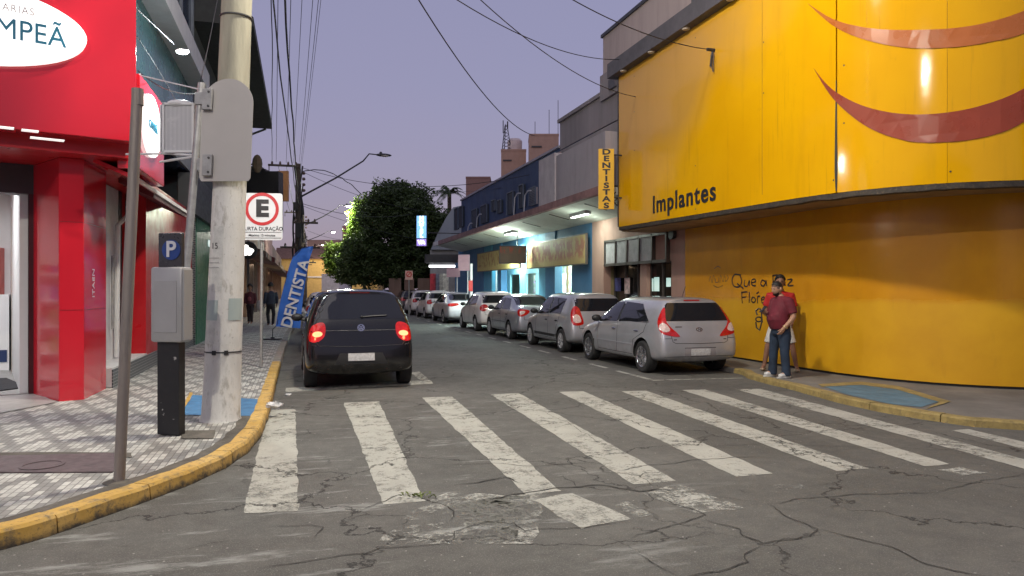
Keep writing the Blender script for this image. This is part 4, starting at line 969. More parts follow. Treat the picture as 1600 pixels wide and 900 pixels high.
for i in range(3):
    a_ = i * 2.094; r0, r1 = .5, .12
    mb.tube([(an.x + r0 * math.cos(a_), an.y + r0 * math.sin(a_), zt_ + .1), (an.x + r1 * math.cos(a_), an.y + r1 * math.sin(a_), zt_ + hh_ * .85)], .035, 5)
for k in range(8):
    z0_, z1_ = zt_ + .1 + hh_ * .85 * k / 8, zt_ + .1 + hh_ * .85 * (k + 1) / 8; r0 = .5 - .38 * k / 8; r1 = .5 - .38 * (k + 1) / 8
    for i in range(3): mb.tube([(an.x + r0 * math.cos(i * 2.094), an.y + r0 * math.sin(i * 2.094), z0_), (an.x + r1 * math.cos((i + 1) * 2.094), an.y + r1 * math.sin((i + 1) * 2.094), z1_)], .02, 4)
mb.tube([(an.x - .25, an.y, zt_ + hh_ * .6), (an.x - .25, an.y, zt_ + hh_)], .04, 6).tube([(an.x + .15, an.y, zt_ + hh_ * .75), (an.x + .15, an.y, zt_ + hh_ * .98)], .06, 6)
mb.build('antenna_mast', m_dark, t1)
t2, ct, hw, zt_ = block(827, 873, 212, 60, 3, m_tan, 'plain tan roof tower standing nearest the grey parapet')
for k, (x, h_) in enumerate(((836, 1.4), (858, 2.4), (872, 3.2))):
    q = PD(x, 212, 61); MB().tube([(q.x, q.y, zt_), (q.x, q.y, zt_ + h_)], .025, 4).build('aerial', m_dark, t2)
block(728, 766, 279, 58, 3, m_tan2, 'low brown block showing over the blue roofline', 'rooftop_block', False)
# ---------------------------------------------------------------- left: red corner shop
m_red = M('glossy_red_panel', (0.55, 0.015, 0.030), 0.14, var=0.06, scale=0.8, coat=0.4)
m_red2 = M('red_painted_wall', (0.42, 0.007, 0.012), 0.35, var=0.1, scale=1.5)
C0 = Vector((-2.11, 10.68)); CL = Vector((-3.43, 10.2)); dv = (CL - C0).normalized(); nv = Vector((-dv.y, dv.x))
if nv.y > 0: nv = -nv       # outward, towards the camera
rs = empty('red_corner_shop', (-4, 12, 0), 'glossy red corner shop with a white oval sign and an open lit doorway', 'building')
def V3(p, z): return Vector((p.x, p.y, z))
LEN = 7.0; FT = 6.3
poly = [C0, C0 + dv * LEN, C0 + dv * LEN - nv * 0.35, C0 - nv * 0.35 + Vector((0, 0))]
MB().prism([(p.x, p.y) for p in poly], 3.6, FT).build('front_fascia', m_red, rs, bevel=0.01)
for k in (2.3, 4.6): 
    a_ = C0 + dv * k; MB().obox(V3(a_ + nv * .001, (3.6 + FT) / 2), V3(dv, 0) * .003, V3(nv, 0) * .002, (0, 0, (FT - 3.6) / 2 - .01)).build('panel_joint', m_dark, rs)
MB().box(-2.42, -2.14, 11.06, 12.9, 3.3, 4.62).build('side_fascia', m_red, rs, bevel=0.008)
# oval signs
def oval(cpt, right, out_, a_, b_, th, text, tsize, off, sub=None, sx=1.0):
    right = Vector(right).normalized(); out_ = Vector(out_).normalized(); mb = MB(); n = 56; vs = []; 
    for d_, k in ((0, 1.0), (th * .8, 1.0), (th, .985)):
        for i in range(n): an_ = i * 2 * math.pi / n; vs.append(Vector(cpt) + right * a_ * k * math.cos(an_) + Vector((0, 0, 1)) * b_ * k * math.sin(an_) + out_ * d_)
    fs = [(r * n + i, r * n + (i + 1) % n, (r + 1) * n + (i + 1) % n, (r + 1) * n + i) for r in range(2) for i in range(n)] + [tuple(2 * n + i for i in range(n)), tuple(range(n))]
    o = mb.add(vs, fs).build('oval_sign', EM('sign_white_light', (1, 0.99, 0.97), 0.95), rs)
    if text: text_obj('lettering', text, tsize, Vector(cpt) + right * off[0] + Vector((0, 0, off[1])) + out_ * (th + .012), right, (0, 0, 1), M('teal_letters', (0.02, 0.20, 0.32), 0.4), o, .006, 0.0, sx, spacing=1.02)
    if sub: text_obj('lettering', sub, tsize * .36, Vector(cpt) + right * sub_off[0] + Vector((0, 0, sub_off[1])) + out_ * (th + .012), right, (0, 0, 1), M('pale_letters', (0.62, 0.56, 0.55), 0.4), o, .004, .0, sx, spacing=1.2)
    return o
rgt = -V3(dv, 0); nrm = V3(nv, 0)
def onfront(px, py, off=0.0):
    d = ray(px, py); base = C0 + nv * off; e_ = dv
    det = d.x * (-e_.y) + e_.x * d.y; t_ = (base.x * (-e_.y) + e_.x * base.y) / det; k = (d.x * base.y - d.y * base.x) / det
    return V3(base + dv * k, H + d.z * t_), k
rt, kr = onfront(136, 75, .12); tp, kt = onfront(20, 0, .12)
ca = 1.42; ctr = V3(C0 + nv * .002 + dv * (kr + ca), rt.z + .10)
sub_off = (0.52, 0.21)
oval(ctr, rgt, nrm, ca, .50, .15, 'CAMPEÃ', 0.35, (0.62, -.05), 'DROGARIAS', .84)
c2 = PX(236, 193, -2.13)
sub_off = (0, .2)
oval(Vector((-2.138, 11.72, 4.03)), (0, 1, 0), (1, 0, 0), .62, .45, .05, 'CAMPEÃ', .17, (-.05, -.02), 'DROGARIAS', .95)
# soffit, pillar, doorway
P1 = G(52, 615, KZ); P2 = G(92, 626, KZ); P3_ = G(131, 623, KZ); P4 = G(166, 606, KZ)
pil = [(P2.x, P2.y), (P3_.x, P3_.y), (P4.x, P4.y), (P4.x - .35, P4.y + .3), (P1.x, P1.y)]
MB().prism(pil, KZ - .05, 3.42).build('pillar', m_red, rs, bevel=0.012)
mb = MB(); sof = [C0 - nv * .3, C0 + dv * LEN - nv * .3, C0 + dv * LEN - nv * 6, Vector((-3.0, 16.5)), Vector((-2.85, 13.0)), Vector((-2.42, 13.0)), Vector((-2.42, 11.2))]
MB().prism([(p.x, p.y) for p in sof], 3.42, 3.62).build('soffit', m_red2, rs)
for (x, y, w_) in ((8, 199, 0), (47, 204, 0), (74, 217, 1)):
    p = G(x, y, 3.419); MB().obox(V3(Vector((p.x, p.y)), 3.415), V3(dv, 0) * (.17 if w_ else .08), V3(nv, 0) * .06, (0, 0, .004)).build('soffit_light', EM('soffit_light_panel', (1, .93, .9), 1.0 if w_ else .7), rs)
# roller shutter box above the door, jambs, interior
D0 = Vector((P1.x, P1.y)); 
def dp(k, back=0): return D0 + dv * k - nv * back
MB().prism([tuple(dp(-.02)), tuple(dp(6)), tuple(dp(6, .3)), tuple(dp(-.02, .3))], 3.0, 3.42).build('shutter_box', M('shutter_dark', (0.05, 0.04, 0.05), 0.5), rs)
MB().prism([tuple(dp(-.01, 0)), tuple(dp(.055, 0)), tuple(dp(.055, .1)), tuple(dp(-.01, .1))], KZ, 3.0).build('door_rail', M('rail_maroon', (0.07, 0.01, 0.015), 0.4, 0.3), rs)
m_wwall = M('shop_white_wall', (0.72, 0.72, 0.72), 0.5, var=0.04)
m_wfl = M('shop_grey_floor', (0.34, 0.34, 0.33), 0.35, var=0.12)
MB().prism([tuple(dp(.06, .1)), tuple(dp(.16, .1)), tuple(dp(.16, 4.2)), tuple(dp(.06, 4.2))], KZ, 3.42).build('inner_wall', m_wwall, rs)
MB().prism([tuple(dp(-.1, 4.2)), tuple(dp(6, 4.2)), tuple(dp(6, 4.4)), tuple(dp(-.1, 4.4))], KZ, 3.42).prism([tuple(dp(6, -.3)), tuple(dp(6.2, -.3)), tuple(dp(6.2, 4.4)), tuple(dp(6, 4.4))], KZ, 3.42).build('inner_wall', m_wwall, rs)
MB().prism([tuple(dp(0, .02)), tuple(dp(6, .02)), tuple(dp(6, 4.2)), tuple(dp(0, 4.2))], KZ - .05, KZ + .012).build('shop_floor', m_wfl, rs)
fp = [G(x, y, KZ + .0) for x, y in ((-80, 652), (0, 645), (88, 628), (50, 610), (-80, 600))]
MB().quad(*[(p.x, p.y, KZ - .002) for p in fp]).build('threshold', m_wfl, rs)
mp_ = [G(x, y, KZ + .01) for x, y in ((-60, 594), (10, 592), (43, 606), (-10, 613), (-60, 613))]
o = MB().extr([(p.x, p.y, KZ + .014) for p in mp_], (0, 0, .015)).build('door_mat', M('mat_charcoal', (0.03, 0.03, 0.035), 0.9, bump=0.4)); tag(o, 'dark grey mat lying in the doorway of the red shop', 'mat')
# wooden column and white cabinet inside
pc0, pc1 = G(18, 582, KZ), G(41, 582, KZ)
o = MB().prism([(pc0.x, pc0.y), (pc1.x, pc1.y), (pc1.x - .1, pc1.y + .4), (pc0.x - .1, pc0.y + .4)], KZ + .015, 3.1).build('wooden_door_leaf', M('beech_wood', (0.33, 0.23, 0.15), 0.5, var=0.2, scale=1, streak=True), rs)
pc0, pc1 = G(-40, 581, KZ), G(14, 580, KZ)
o = empty('white_counter', (pc0.x, pc0.y, KZ), 'white shop counter with a dark blue plinth seen through the doorway', 'counter')
MB().prism([(pc0.x, pc0.y), (pc1.x, pc1.y), (pc1.x - .2, pc1.y + .8), (pc0.x - .2, pc0.y + .8)], KZ + .016, 1.53).build('body', m_wwall, o)
MB().prism([(pc0.x, pc0.y - .015), (pc1.x - .03, pc1.y - .015), (pc1.x - .03, pc1.y - .002), (pc0.x, pc0.y - .002)], .3, .52).build('blue_strip', M('navy_plinth', (0.02, 0.04, 0.12), 0.4), o)
MB().prism([(pc0.x, pc0.y + .3), (pc1.x - .25, pc1.y + .3), (pc1.x - .25, pc1.y + .6), (pc0.x, pc0.y + .6)], 1.53, 2.4).build('red_panel', M('pale_red_display', (0.6, 0.12, 0.1), 0.4), o)
p = G(10, 285, 3.0); 
q = dp(1.2, 1.6); MB().obox((q.x, q.y, 3.39), V3(dv, 0) * .8, V3(nv, 0) * .3, (0, 0, .02)).build('ceiling_light', EM('ceiling_panel_light', (1, 1, 1), 4), rs)
lamp('shop_interior_lamp', (q.x, q.y, 3.33), 55, (0.95, 0.98, 1.0), kind='AREA', size=(1.6, 1.6), target=(q.x, q.y, 0), parent=rs)
q = dp(3.6, 1.2); lamp('shop_interior_lamp', (q.x, q.y, 3.33), 45, (0.95, 0.98, 1.0), kind='AREA', size=(1.6, 1.6), target=(q.x, q.y, 0), parent=rs)
# sheet joints, a kick scuff band and things inside the shop
m_jt = M('joint_dark_red', (0.12, 0.004, 0.006), .5)
for (a_, c_) in ((P2, P3_), (P3_, P4)):
    for z_ in (1.35, 2.55): 
        d_ = (c_ - a_); n_3 = V3(Vector((d_.y, -d_.x)).normalized(), 0); m3_ = V3(Vector(((a_.x + c_.x) / 2, (a_.y + c_.y) / 2)), z_)
        MB().obox(m3_ + n_3 * .001, V3(Vector((d_.x, d_.y)), 0) * .47, n_3 * .002, (0, 0, .003)).build('sheet_joint', m_jt, rs)
for k in range(4):
    z_ = .35 + k * .52; q0_, q1_ = dp(.9, 4.0), dp(3.4, 4.0)
    sh = MB().prism([tuple(q0_), tuple(q1_), tuple(dp(3.4, 3.65)), tuple(dp(.9, 3.65))], z_, z_ + .03).build('wall_shelf', m_wwall, rs)
    for j in range(16):
        b_ = dp(.95 + j * .15, 3.8); hh = random.uniform(.14, .34); cc = random.choice([(.5, .05, .05), (.05, .15, .5), (.6, .6, .55), (.1, .4, .2), (.6, .45, .1)])
        MB().obox(V3(b_, z_ + .03 + hh / 2), V3(dv, 0) * .055, V3(nv, 0) * .05, (0, 0, hh / 2)).build('product_box', M('product%d' % int(cc[0] * 100), cc, .5), sh)
# side wall along the street
Wx = -2.8
ysd = PX(228, 450, Wx).y; yw1 = PX(300, 450, Wx).y
MB().box(Wx - .25, Wx, ysd, yw1, 0, 3.7).build('side_wall', m_red2, rs)
ye0 = P4.y + .05
yq = [PX(x_, 450, -3.15).y for x_ in (160, 185, 190)]
MB().box(-3.25, -3.15, ye0 - .3, yq[1], KZ, 3.4).build('side_door', M('white_door', (0.62, 0.62, 0.64), 0.4), rs)
MB().box(-3.25, -3.14, yq[1], yq[2], KZ, 3.4).build('door_rail', m_dark, rs)
MB().box(-3.25, -3.15, yq[2], ysd, KZ, 3.4).build('recess_wall', m_red2, rs)
MB().box(Wx - .45, Wx + .02, ye0, ysd + .0, KZ, .42).build('step', M('white_step', (0.5, 0.5, 0.5), 0.5), rs)
def brickm(name, col, mortar, sx=6, sz=8):
    m, t, b = newmat(name); br = t.nodes.new('ShaderNodeTexBrick'); br.inputs['Scale'].default_value = 5; br.offset = 0.5
    c_ = t.nodes.new('ShaderNodeTexCoord'); sp = N(t, 'ShaderNodeSeparateXYZ'); t.links.new(c_.outputs['Object'], sp.inputs[0])
    cb_ = N(t, 'ShaderNodeCombineXYZ'); t.links.new(math1(t, 'ADD', sp.outputs['Y'], sp.outputs['X']), cb_.inputs[0]); t.links.new(sp.outputs['Z'], cb_.inputs[1]); t.links.new(cb_.outputs[0], br.inputs['Vector'])
    br.inputs['Color1'].default_value = (*col, 1); br.inputs['Color2'].default_value = (*[x * .7 for x in col], 1); br.inputs['Mortar'].default_value = (*mortar, 1); br.inputs['Mortar Size'].default_value = .02
    t.links.new(br.outputs['Color'], b.inputs['Base Color']); b.inputs['Roughness'].default_value = .35; return m
m_tileb = brickm('dark_glazed_tiles', (0.035, 0.045, 0.055), (0.35, 0.35, 0.35))
MB().box(Wx + .021, Wx + .035, ye0, yw1, KZ - .01, .40).build('tile_skirting', m_tileb, rs)
MB().tube([(-2.95, 14.3, 3.1), (-2.95, 14.3, 2.95), (-3.08, 14.1, 2.75), (-3.1, 14.1, .45)], .045, 8).build('drain_pipe', m_whitemetal, rs)
MB().tube([(-3.08, 13.75, .95), (-3.08, 13.75, 2.2)], .025, 8).build('handrail', m_steel, rs)
# vertical lettering stickers
text_obj('sticker', 'ITAEN', .15, PX(231, 0, 0) if 0 else V3(Vector((P3_.x, P3_.y)).lerp(Vector((P4.x, P4.y)), .35), 1.72) + Vector((.02, -.008, 0)), (0, 0, 1), Vector((-(P4 - P3_).normalized().x, -(P4 - P3_).normalized().y, 0)), M('sticker_grey', (0.55, 0.5, 0.52), .5), rs, .002)
# awning along the side
m_awn = M('maroon_awning', (0.10, 0.012, 0.018), 0.6, var=0.2)
mb = MB().extr([(-2.82, 12.95, 3.55), (-2.3, 12.95, 3.22), (-2.3, 12.95, 3.12), (-2.82, 12.95, 3.35)], (0, 3.7, 0)); mb.build('awning', m_awn, rs)
MB().extr([(-2.75, 11.2, 3.45), (-2.3, 11.15, 3.25), (-2.3, 12.94, 3.25), (-2.75, 12.94, 3.45)], (0, 0, -.06)).build('awning', m_red, rs)
MB().box(-2.3, -2.27, 11.15, 16.65, 3.2, 3.26).build('awning_edge', M('awning_white_edge', (0.65, 0.6, 0.6), .5), rs)
# wall lamp on the corner
hp = PD(285, 80, 11.0); a0_ = Vector((-2.3, 11.0, hp.z + .15))
MB().tube([Vector((-2.45, 10.9, hp.z + .22)), a0_ + Vector((.1, 0, .12)), hp + Vector((-.12, 0, .1))], .010, 8).build('lamp_arm', m_dark, rs)
q = MB().ell(hp, .10, .06, .035, 14, 8).build('lamp_head', m_whitemetal, rs)
MB().ell(hp + Vector((0, -.015, -.02)), .085, .05, .03, 14, 8).build('lamp_glass', EM('flood_light', (0.9, 1, 0.98), 25), q)
lamp('wall_lamp_light', hp + Vector((.12, -.12, -.14)), 230, (0.88, 1.0, 0.98), radius=.08, parent=rs)

# ---------------------------------------------------------------- dark glass building above and behind
gbld = empty('dark_glass_building', (-6, 17, 4), 'tall dark blue glass building with a pale slanting floor edge rising above the red shop', 'building')
m_bgl = glassm('blue_black_glass', (0.008, 0.02, 0.06), 0.12)
MB().box(-14, -2.8, 13.0, 21.0, 4.65, 16).build('curtain_wall', m_bgl, gbld)
m_mull = M('mullion_grey', (0.14, 0.16, 0.2), 0.5)
for y_ in (14.6, 16.9, 19.0, 20.9): MB().box(-2.8, -2.74, y_ - .06, y_ + .06, 7.5, 16).build('mullion', m_mull, gbld)
MB().box(-2.8, -2.35, 12.4, 20.9, 6.85, 7.35).build('floor_edge', M('pale_floor_edge', (0.42, 0.43, 0.46), .6, var=.1), gbld)
MB().box(-2.8, -2.76, 13.0, 20.9, 5.0, 6.84).build('teal_band', M('teal_glass_band', (0.05, 0.16, 0.18), .25, var=.4, scale=.8), gbld)
MB().box(-2.8, -2.74, 13.0, 20.9, 4.66, 5.0).build('grey_band', M('grey_band', (0.2, 0.21, 0.23), .6), gbld)
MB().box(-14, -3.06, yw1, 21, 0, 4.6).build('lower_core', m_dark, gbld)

# green shop with lattice strip, then dark eaved building
gs = empty('green_shop', (-3.2, 22, 0), 'narrow dark green shop front with a tiled strip behind the parking meter', 'building')
yg0, yg1 = yw1, PX(307, 450, -2.7).y
MB().box(-3.0, -2.72, yg0 + .01, yg1, 0, 3.6).build('tiled_wall', m_tileb, gs)
MB().box(-3.0, -2.7, yg1 + .01, 26.5, 0, 3.55).build('green_wall', M('bottle_green_paint', (0.004, 0.12, 0.055), .35, var=.1), gs)
MB().box(-3.0, -2.6, yg0 - 1, 26.5, 3.56, 4.6).build('dark_fascia', m_dark, gs)
text_obj('sign_lettering', 'OEI', .30, PX(327, 381, -2.68) + Vector((0, 0, 0)), (0, 1, 0), (0, 0, 1), EM('dim_white_letters', (0.8, 1, 0.95), .5), gs, .01)
db = empty('dark_eaved_building', (-6, 28, 0), 'tall dark building whose roof eave juts over the pavement behind the concrete pole', 'building')
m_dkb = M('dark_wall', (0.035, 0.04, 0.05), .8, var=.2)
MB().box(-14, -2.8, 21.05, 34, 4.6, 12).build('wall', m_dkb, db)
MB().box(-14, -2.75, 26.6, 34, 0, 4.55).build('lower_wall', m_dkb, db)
MB().extr([(-2.8, 21.1, 8.85), (-1.25, 21.1, 8.85), (-1.25, 21.1, 9.1), (-2.8, 21.1, 10.3)], (0, 13.4, 0)).build('eave', M('eave_dark', (0.03, 0.032, 0.035), .8), db)
MB().tube([(-1.5, 34.3, 8.8), (-2.8, 34.3, 8.2)], .05, 6).build('eave_strut', m_dark, db)

# ---------------------------------------------------------------- farther shops on the left
m_shop = [M('far_shop_brown', (0.20, 0.13, 0.10), .8, var=.2), M('far_shop_tan', (0.33, 0.22, 0.15), .8, var=.2), M('far_shop_grey', (0.2, 0.18, 0.18), .8, var=.2), M('far_shop_pink', (0.35, 0.22, 0.2), .8, var=.2)]
labels = ['low brown shop just beyond the dark eave, with a lit white round sign', 'tan shop with a hanging awning behind the blue feather flag', 'grey shop farther down the left side with a brown awning', 'pinkish shop farther along the left side of the street', 'last low shop on the left before the yellow building']
ys_ = [34.1, 41, 49, 60, 74, 112]
for i in range(5):
    ya_, yb_ = ys_[i], ys_[i + 1] - .1; hgt = (5.2, 5.8, 5.2, 6.5, 6.0)[i]
    o = empty('far_shop', (-4, (ya_ + yb_) / 2, 0), labels[i], 'building', 'shops along the left side'); X_ = -2.75 + .1 * (i % 2)
    MB().box(-12, X_, ya_, yb_, 3.3, hgt).box(-12, X_ - 1.5, ya_, yb_, 0, 3.29).build('wall', m_shop[i % 4], o)
    n = max(2, int((yb_ - ya_) / 3.2))
    for k in range(n + 1): y_ = ya_ + (yb_ - ya_ - .35) * k / n; MB().box(X_ - 1.4, X_ - .005, y_, y_ + .35, 0, 3.29).build('pillar', m_shop[(i + 1) % 4], o)
    aw = (-1.5, -1.35, -1.3, -1.4, -1.2)[i]
    MB().extr([(X_, ya_ + .3, 3.75), (aw, ya_ + .3, 3.3), (aw, ya_ + .3, 3.05), (X_, ya_ + .3, 3.3)], (0, yb_ - ya_ - .6, 0)).build('awning', (M('awning_brown', (0.10, 0.06, 0.05), .8, var=.3), m_awn, M('awning_tan', (0.25, 0.16, 0.1), .8))[i % 3], o)
    MB().box(X_ - 1.2, X_ - .9, ya_ + .5, yb_ - .5, 3.15, 3.2).build('ceiling_light', EM('far_shop_light', (1.0, 0.72, 0.45), 2.2), o)
    lamp('far_shop_lamp', (X_ - .3, (ya_ + yb_) / 2, 3.0), 35, (1, .74, .5), kind='AREA', size=(.6, (yb_ - ya_) * .7), target=(X_ + .3, (ya_ + yb_) / 2, 0), parent=o)
    MB().box(X_ - 1.38, X_ - 1.32, ya_ + .5, yb_ - .5, .2, 2.9).build('shelf', m_goods, o)
# round white lit sign
p = PD(388, 391, 30.5); o = empty('round_sign', p - Vector((0, 0, .4)), 'round black sign with a glowing white figure under the E sign', 'sign')
MB().lathe([(0, -.05), (.36, -.05), (.38, 0), (.36, .05), (0, .05)], p, fw, 28).build('disc', m_black, o)
mb = MB(); 
for (dx, dz, r_) in ((-.08, .08, .15), (.06, -.06, .16), (-.12, -.1, .13), (.18, -.02, .08)): mb.ell(p - fw * .07 + rv * dx + Vector((0, 0, dz)), r_, .03, r_, 14, 8)
mb.build('glow_figure', EM('round_sign_glow', (1, .98, .92), 2.5), o)
MB().tube([p + Vector((0, .1, 0)) - rv * .3, (-2.8, p.y + .3, p.z)], .03, 6).build('bracket', m_dark, o)
p0 = PD(391, 300, 30); p1 = PD(437, 265, 30); ct = (p0 + p1) / 2
o = empty('dark_sign_board', (ct.x, ct.y, 4.6), 'big black sign board with a jagged top seen above the E sign', 'sign')
MB().obox((ct.x, ct.y, 5.2), rv * .66, fw * .3, (0, 0, 1.25)).build('board', m_black, o); MB().obox((ct.x - .35, ct.y, 6.55), rv * .25, fw * .25, (0, 0, .1)).obox((ct.x - .0, ct.y, 6.5), rv * .1, fw * .25, (0, 0, .05)).build('top_step', m_black, o)
MB().tube([(ct.x, ct.y, 6.2), (-2.9, ct.y + .5, 6.0)], .05, 6).build('bracket', m_dark, o)
p = PD(443, 291, 36); o = MB().obox(p, rv * .24, fw * .1, (0, 0, .75)).build('orange_sign', M('orange_panel', (0.55, 0.26, 0.10), .6), None); tag(o, 'small orange panel sign just right of the big black board', 'sign')
MB().tube([p, (-2.9, p.y + .6, p.z)], .04, 6).build('bracket', m_dark, o)
p = PD(402, 256, 26); o = MB().ell(p, .18, .18, .34, 8, 6).build('wall_bracket_lamp', M('brownish_lump', (0.12, 0.09, 0.06), .9)); tag(o, 'small brownish fitting just right of the rounded sign plate', 'fitting'); MB().tube([p, (-2.85, p.y, p.z - .2)], .03, 6).build('bracket', m_dark, o)

# ---------------------------------------------------------------- far end of the street
ye = empty('yellow_building', (4, 128, 0), 'small yellow building closing the far end of the street', 'building')
m_yw = M('far_yellow_render', (0.55, 0.36, 0.12), .9, var=.12)
a_ = PD(440, 452, 128); c_ = PD(600, 452, 128); ct = (a_ + c_) / 2; hw = (c_ - a_) / 2; hw.z = 0
MB().obox((ct.x, ct.y + 4, 3.4), hw, fw * 4, (0, 0, 3.4)).build('wall', m_yw, ye)
MB().extr([(a_.x - 1, a_.y - .6, 6.8), (a_.x - 1, a_.y + 4.5, 9.0), (a_.x - 1, a_.y + 9, 6.8)], hw * 2.1).build('roof', M('far_roof_tiles', (0.13, 0.07, 0.055), .9, var=.3), ye)
for k in (-.7, -.38, -.02, .3, .6):
    c1 = ct + hw * k - fw * .05; MB().obox((c1.x, c1.y, 1.6), rv * .9, fw * .05, (0, 0, 1.5)).build('shop_opening', M('far_opening', (0.22, 0.2, 0.2), .6, var=.4, scale=1), ye)
    MB().obox((c1.x, c1.y, 5.0), rv * .6, fw * .05, (0, 0, .8)).build('window', m_dglass, ye)
MB().obox((ct.x - fw.x * .2, ct.y - fw.y * .2, 3.6), hw * .9, fw * .15, (0, 0, .12)).build('ledge', M('far_white_trim', (0.6, 0.55, 0.5), .8), ye)
lamp('far_street_light_glow', (ct.x - 2, ct.y - 5, 7), 900, (1, .8, .55), radius=.4)
block(480, 530, 376, 160, 6, m_tan, 'pinkish far apartment block rising just right of the blue flag', 'far_block', False)
block(535, 575, 354, 190, 8, M('far_peach', (0.5, 0.27, 0.2), .9), 'peach coloured far tower half behind the bright green leaves', 'far_tower', False)
# distant truck
p = PD(523, 450, 95); tr = empty('white_box_truck', (p.x, p.y, 0), 'white box truck far down the street just above the black car roof', 'truck')
MB().obox((p.x + .2, p.y, 2.2), rv * 1.15, fw * 3, (0, 0, 1.25)).build('cargo_box', M('truck_white', (0.62, 0.58, 0.6), .4), tr, bevel=.04)
MB().obox((p.x + .2 + fw.x * 3.8, p.y + fw.y * 3.8, 1.5), rv * 1.05, fw * .8, (0, 0, .9)).build('cab', M('truck_white', (0, 0, 0)), tr, bevel=.15)
MB().obox((p.x + .2, p.y, .75), rv * 1.0, fw * 2.9, (0, 0, .18)).build('chassis', m_black, tr)
for sx_ in (-1, 1):
    for k in (-2, 3.4): q = Vector((p.x + .2, p.y, .48)) + rv * .95 * sx_ + fw * k; MB().lathe([(0.01, -.14), (.48, -.14), (.48, .14), (.01, .14)], q, rv, 18).build('wheel', m_rubber, tr)
# ---------------------------------------------------------------- trees
def leafmat(name, a_, b_):
    m, t, b = newmat(name); v = coord(t); c = mixc(t, ramp1(t, noise_n(t, v, 1.1, 3), .35, .65), a_, b_)
    c = mixc(t, ramp1(t, noise_n(t, v, 14, 2), .4, .7), c, tuple(x * 1.7 for x in b_)); t.links.new(c, b.inputs['Base Color']); b.inputs['Roughness'].default_value = .6
    tl = N(t, 'ShaderNodeBsdfTranslucent'); t.links.new(c, tl.inputs[0]); ms = N(t, 'ShaderNodeMixShader'); ms.inputs[0].default_value = .25
    t.links.new(b.outputs[0], ms.inputs[1]); t.links.new(tl.outputs[0], ms.inputs[2]); t.links.new(ms.outputs[0], t.nodes['Material Output'].inputs[0]); return m
m_leaf = leafmat('dark_leaves', (0.018, 0.032, 0.009), (0.038, 0.062, 0.016)); m_leaf2 = leafmat('lamplit_leaves', (0.06, 0.10, 0.012), (0.10, 0.15, 0.02))  # second leaf colour is lighter and yellower: street lamp's light put into the colour
m_bark = M('bark', (0.07, 0.055, 0.045), .9, var=.3, bump=.4)
def crown(name, lobes, nl, size, mat_, parent, seed):
    rnd = random.Random(seed); vs = []; fs = []; tot = sum(l[3] * l[4] * l[5] for l in lobes) 
    for (cx, cy, cz, rx, ry, rz) in lobes:
        for _ in range(int(nl * (rx * ry * rz) / tot)):
            while True:
                d = Vector((rnd.gauss(0, 1), rnd.gauss(0, 1), rnd.gauss(0, 1)))
                if d.length > .1: break
            d.normalize(); r_ = rnd.random() ** .33
            r_ *= .80 + .38 * noise.noise((d.x * 2.2 + cx, d.y * 2.2 + cy, d.z * 2.2 + cz)) + .16 * noise.noise((d.x * 6 + cx, d.y * 6, d.z * 6))
            p = Vector((cx + d.x * rx * r_, cy + d.y * ry * r_, cz + d.z * rz * r_))
            if noise.noise((p.x * .9, p.y * .9, p.z * .9 + seed)) < -.22: continue
            for k in range(3):
                q = p + Vector((rnd.gauss(0, .12), rnd.gauss(0, .12), rnd.gauss(0, .10))); s_ = size * rnd.uniform(.6, 1.3)
                a = Vector((rnd.gauss(0, 1), rnd.gauss(0, 1), rnd.gauss(0, .6))).normalized(); b_ = a.cross(Vector((rnd.gauss(0, 1), rnd.gauss(0, 1), rnd.gauss(0, 1)))).normalized()
                n = len(vs); vs += [q - a * s_, q + b_ * s_ * .42, q + a * s_, q - b_ * s_ * .42]; fs.append((n, n + 1, n + 2, n + 3))
    me = bpy.data.meshes.new(name); me.from_pydata([tuple(v) for v in vs], [], fs); return finish(name, me, mat_, parent)
def trunk(name, base, top, r_, limbs, parent, seed):
    rnd = random.Random(seed); mb = MB(); n = 7; pts = [Vector(base).lerp(Vector(top), i / n) + Vector((rnd.uniform(-.1, .1), rnd.uniform(-.1, .1), 0)) * (i > 0) for i in range(n + 1)]
    mb.tube(pts, [r_ * (1.35 if i == 0 else 1 - .6 * i / n) for i in range(n + 1)], 9)
    for l_ in limbs:
        i = rnd.randint(2, 5); a = pts[i]; e_ = Vector(l_); mid = a.lerp(e_, .5) + Vector((0, 0, .4)); mb.tube([a, mid, e_], [r_ * .5, r_ * .33, r_ * .1], 7)
    return mb.build(name, m_bark, parent, smooth=60)
tb = PD(628, 450, 55); tb.z = 0
t = empty('big_tree', tb, 'big round dark green tree over the parked cars at the end of the blue building', 'tree')
def L3(px, py, D_, rx, ry, rz): p = PD(px, py, D_); return (p.x, p.y, p.z, rx, ry, rz)
lobes = [L3(622, 350, 54, 3.4, 3.4, 3.1), L3(584, 345, 55, 1.6, 2.4, 2.3), L3(667, 365, 55, 2.6, 2.8, 2.9), L3(618, 310, 55, 2.5, 2.6, 1.75), L3(582, 400, 54, 2.6, 2.6, 2.1), L3(637, 408, 54, 3.2, 2.8, 2.0), L3(552, 408, 55, 1.6, 2.0, 1.7), L3(644, 312, 56, 2.0, 2.2, 1.6), L3(680, 395, 55, 1.9, 2, 2), L3(592, 322, 55, 1.3, 1.8, 1.3), L3(585, 425, 54, 2.2, 2.4, 1.3), L3(625, 430, 54, 2.6, 2.4, 1.3), L3(668, 428, 55, 2.2, 2.4, 1.3), L3(548, 425, 55, 1.3, 1.8, 1.1), L3(655, 338, 56, 1.4, 1.6, 1.4)]
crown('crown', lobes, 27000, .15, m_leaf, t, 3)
trunk('trunk', tb, tb + Vector((0, 0, 5.2)), .33, [l[:3] for l in lobes], t, 4)
tb2 = PD(575, 450, 60); tb2.z = 0
t = empty('street_tree', tb2, 'smaller bright yellow-green tree lit by a street lamp, left of the big dark tree', 'tree')
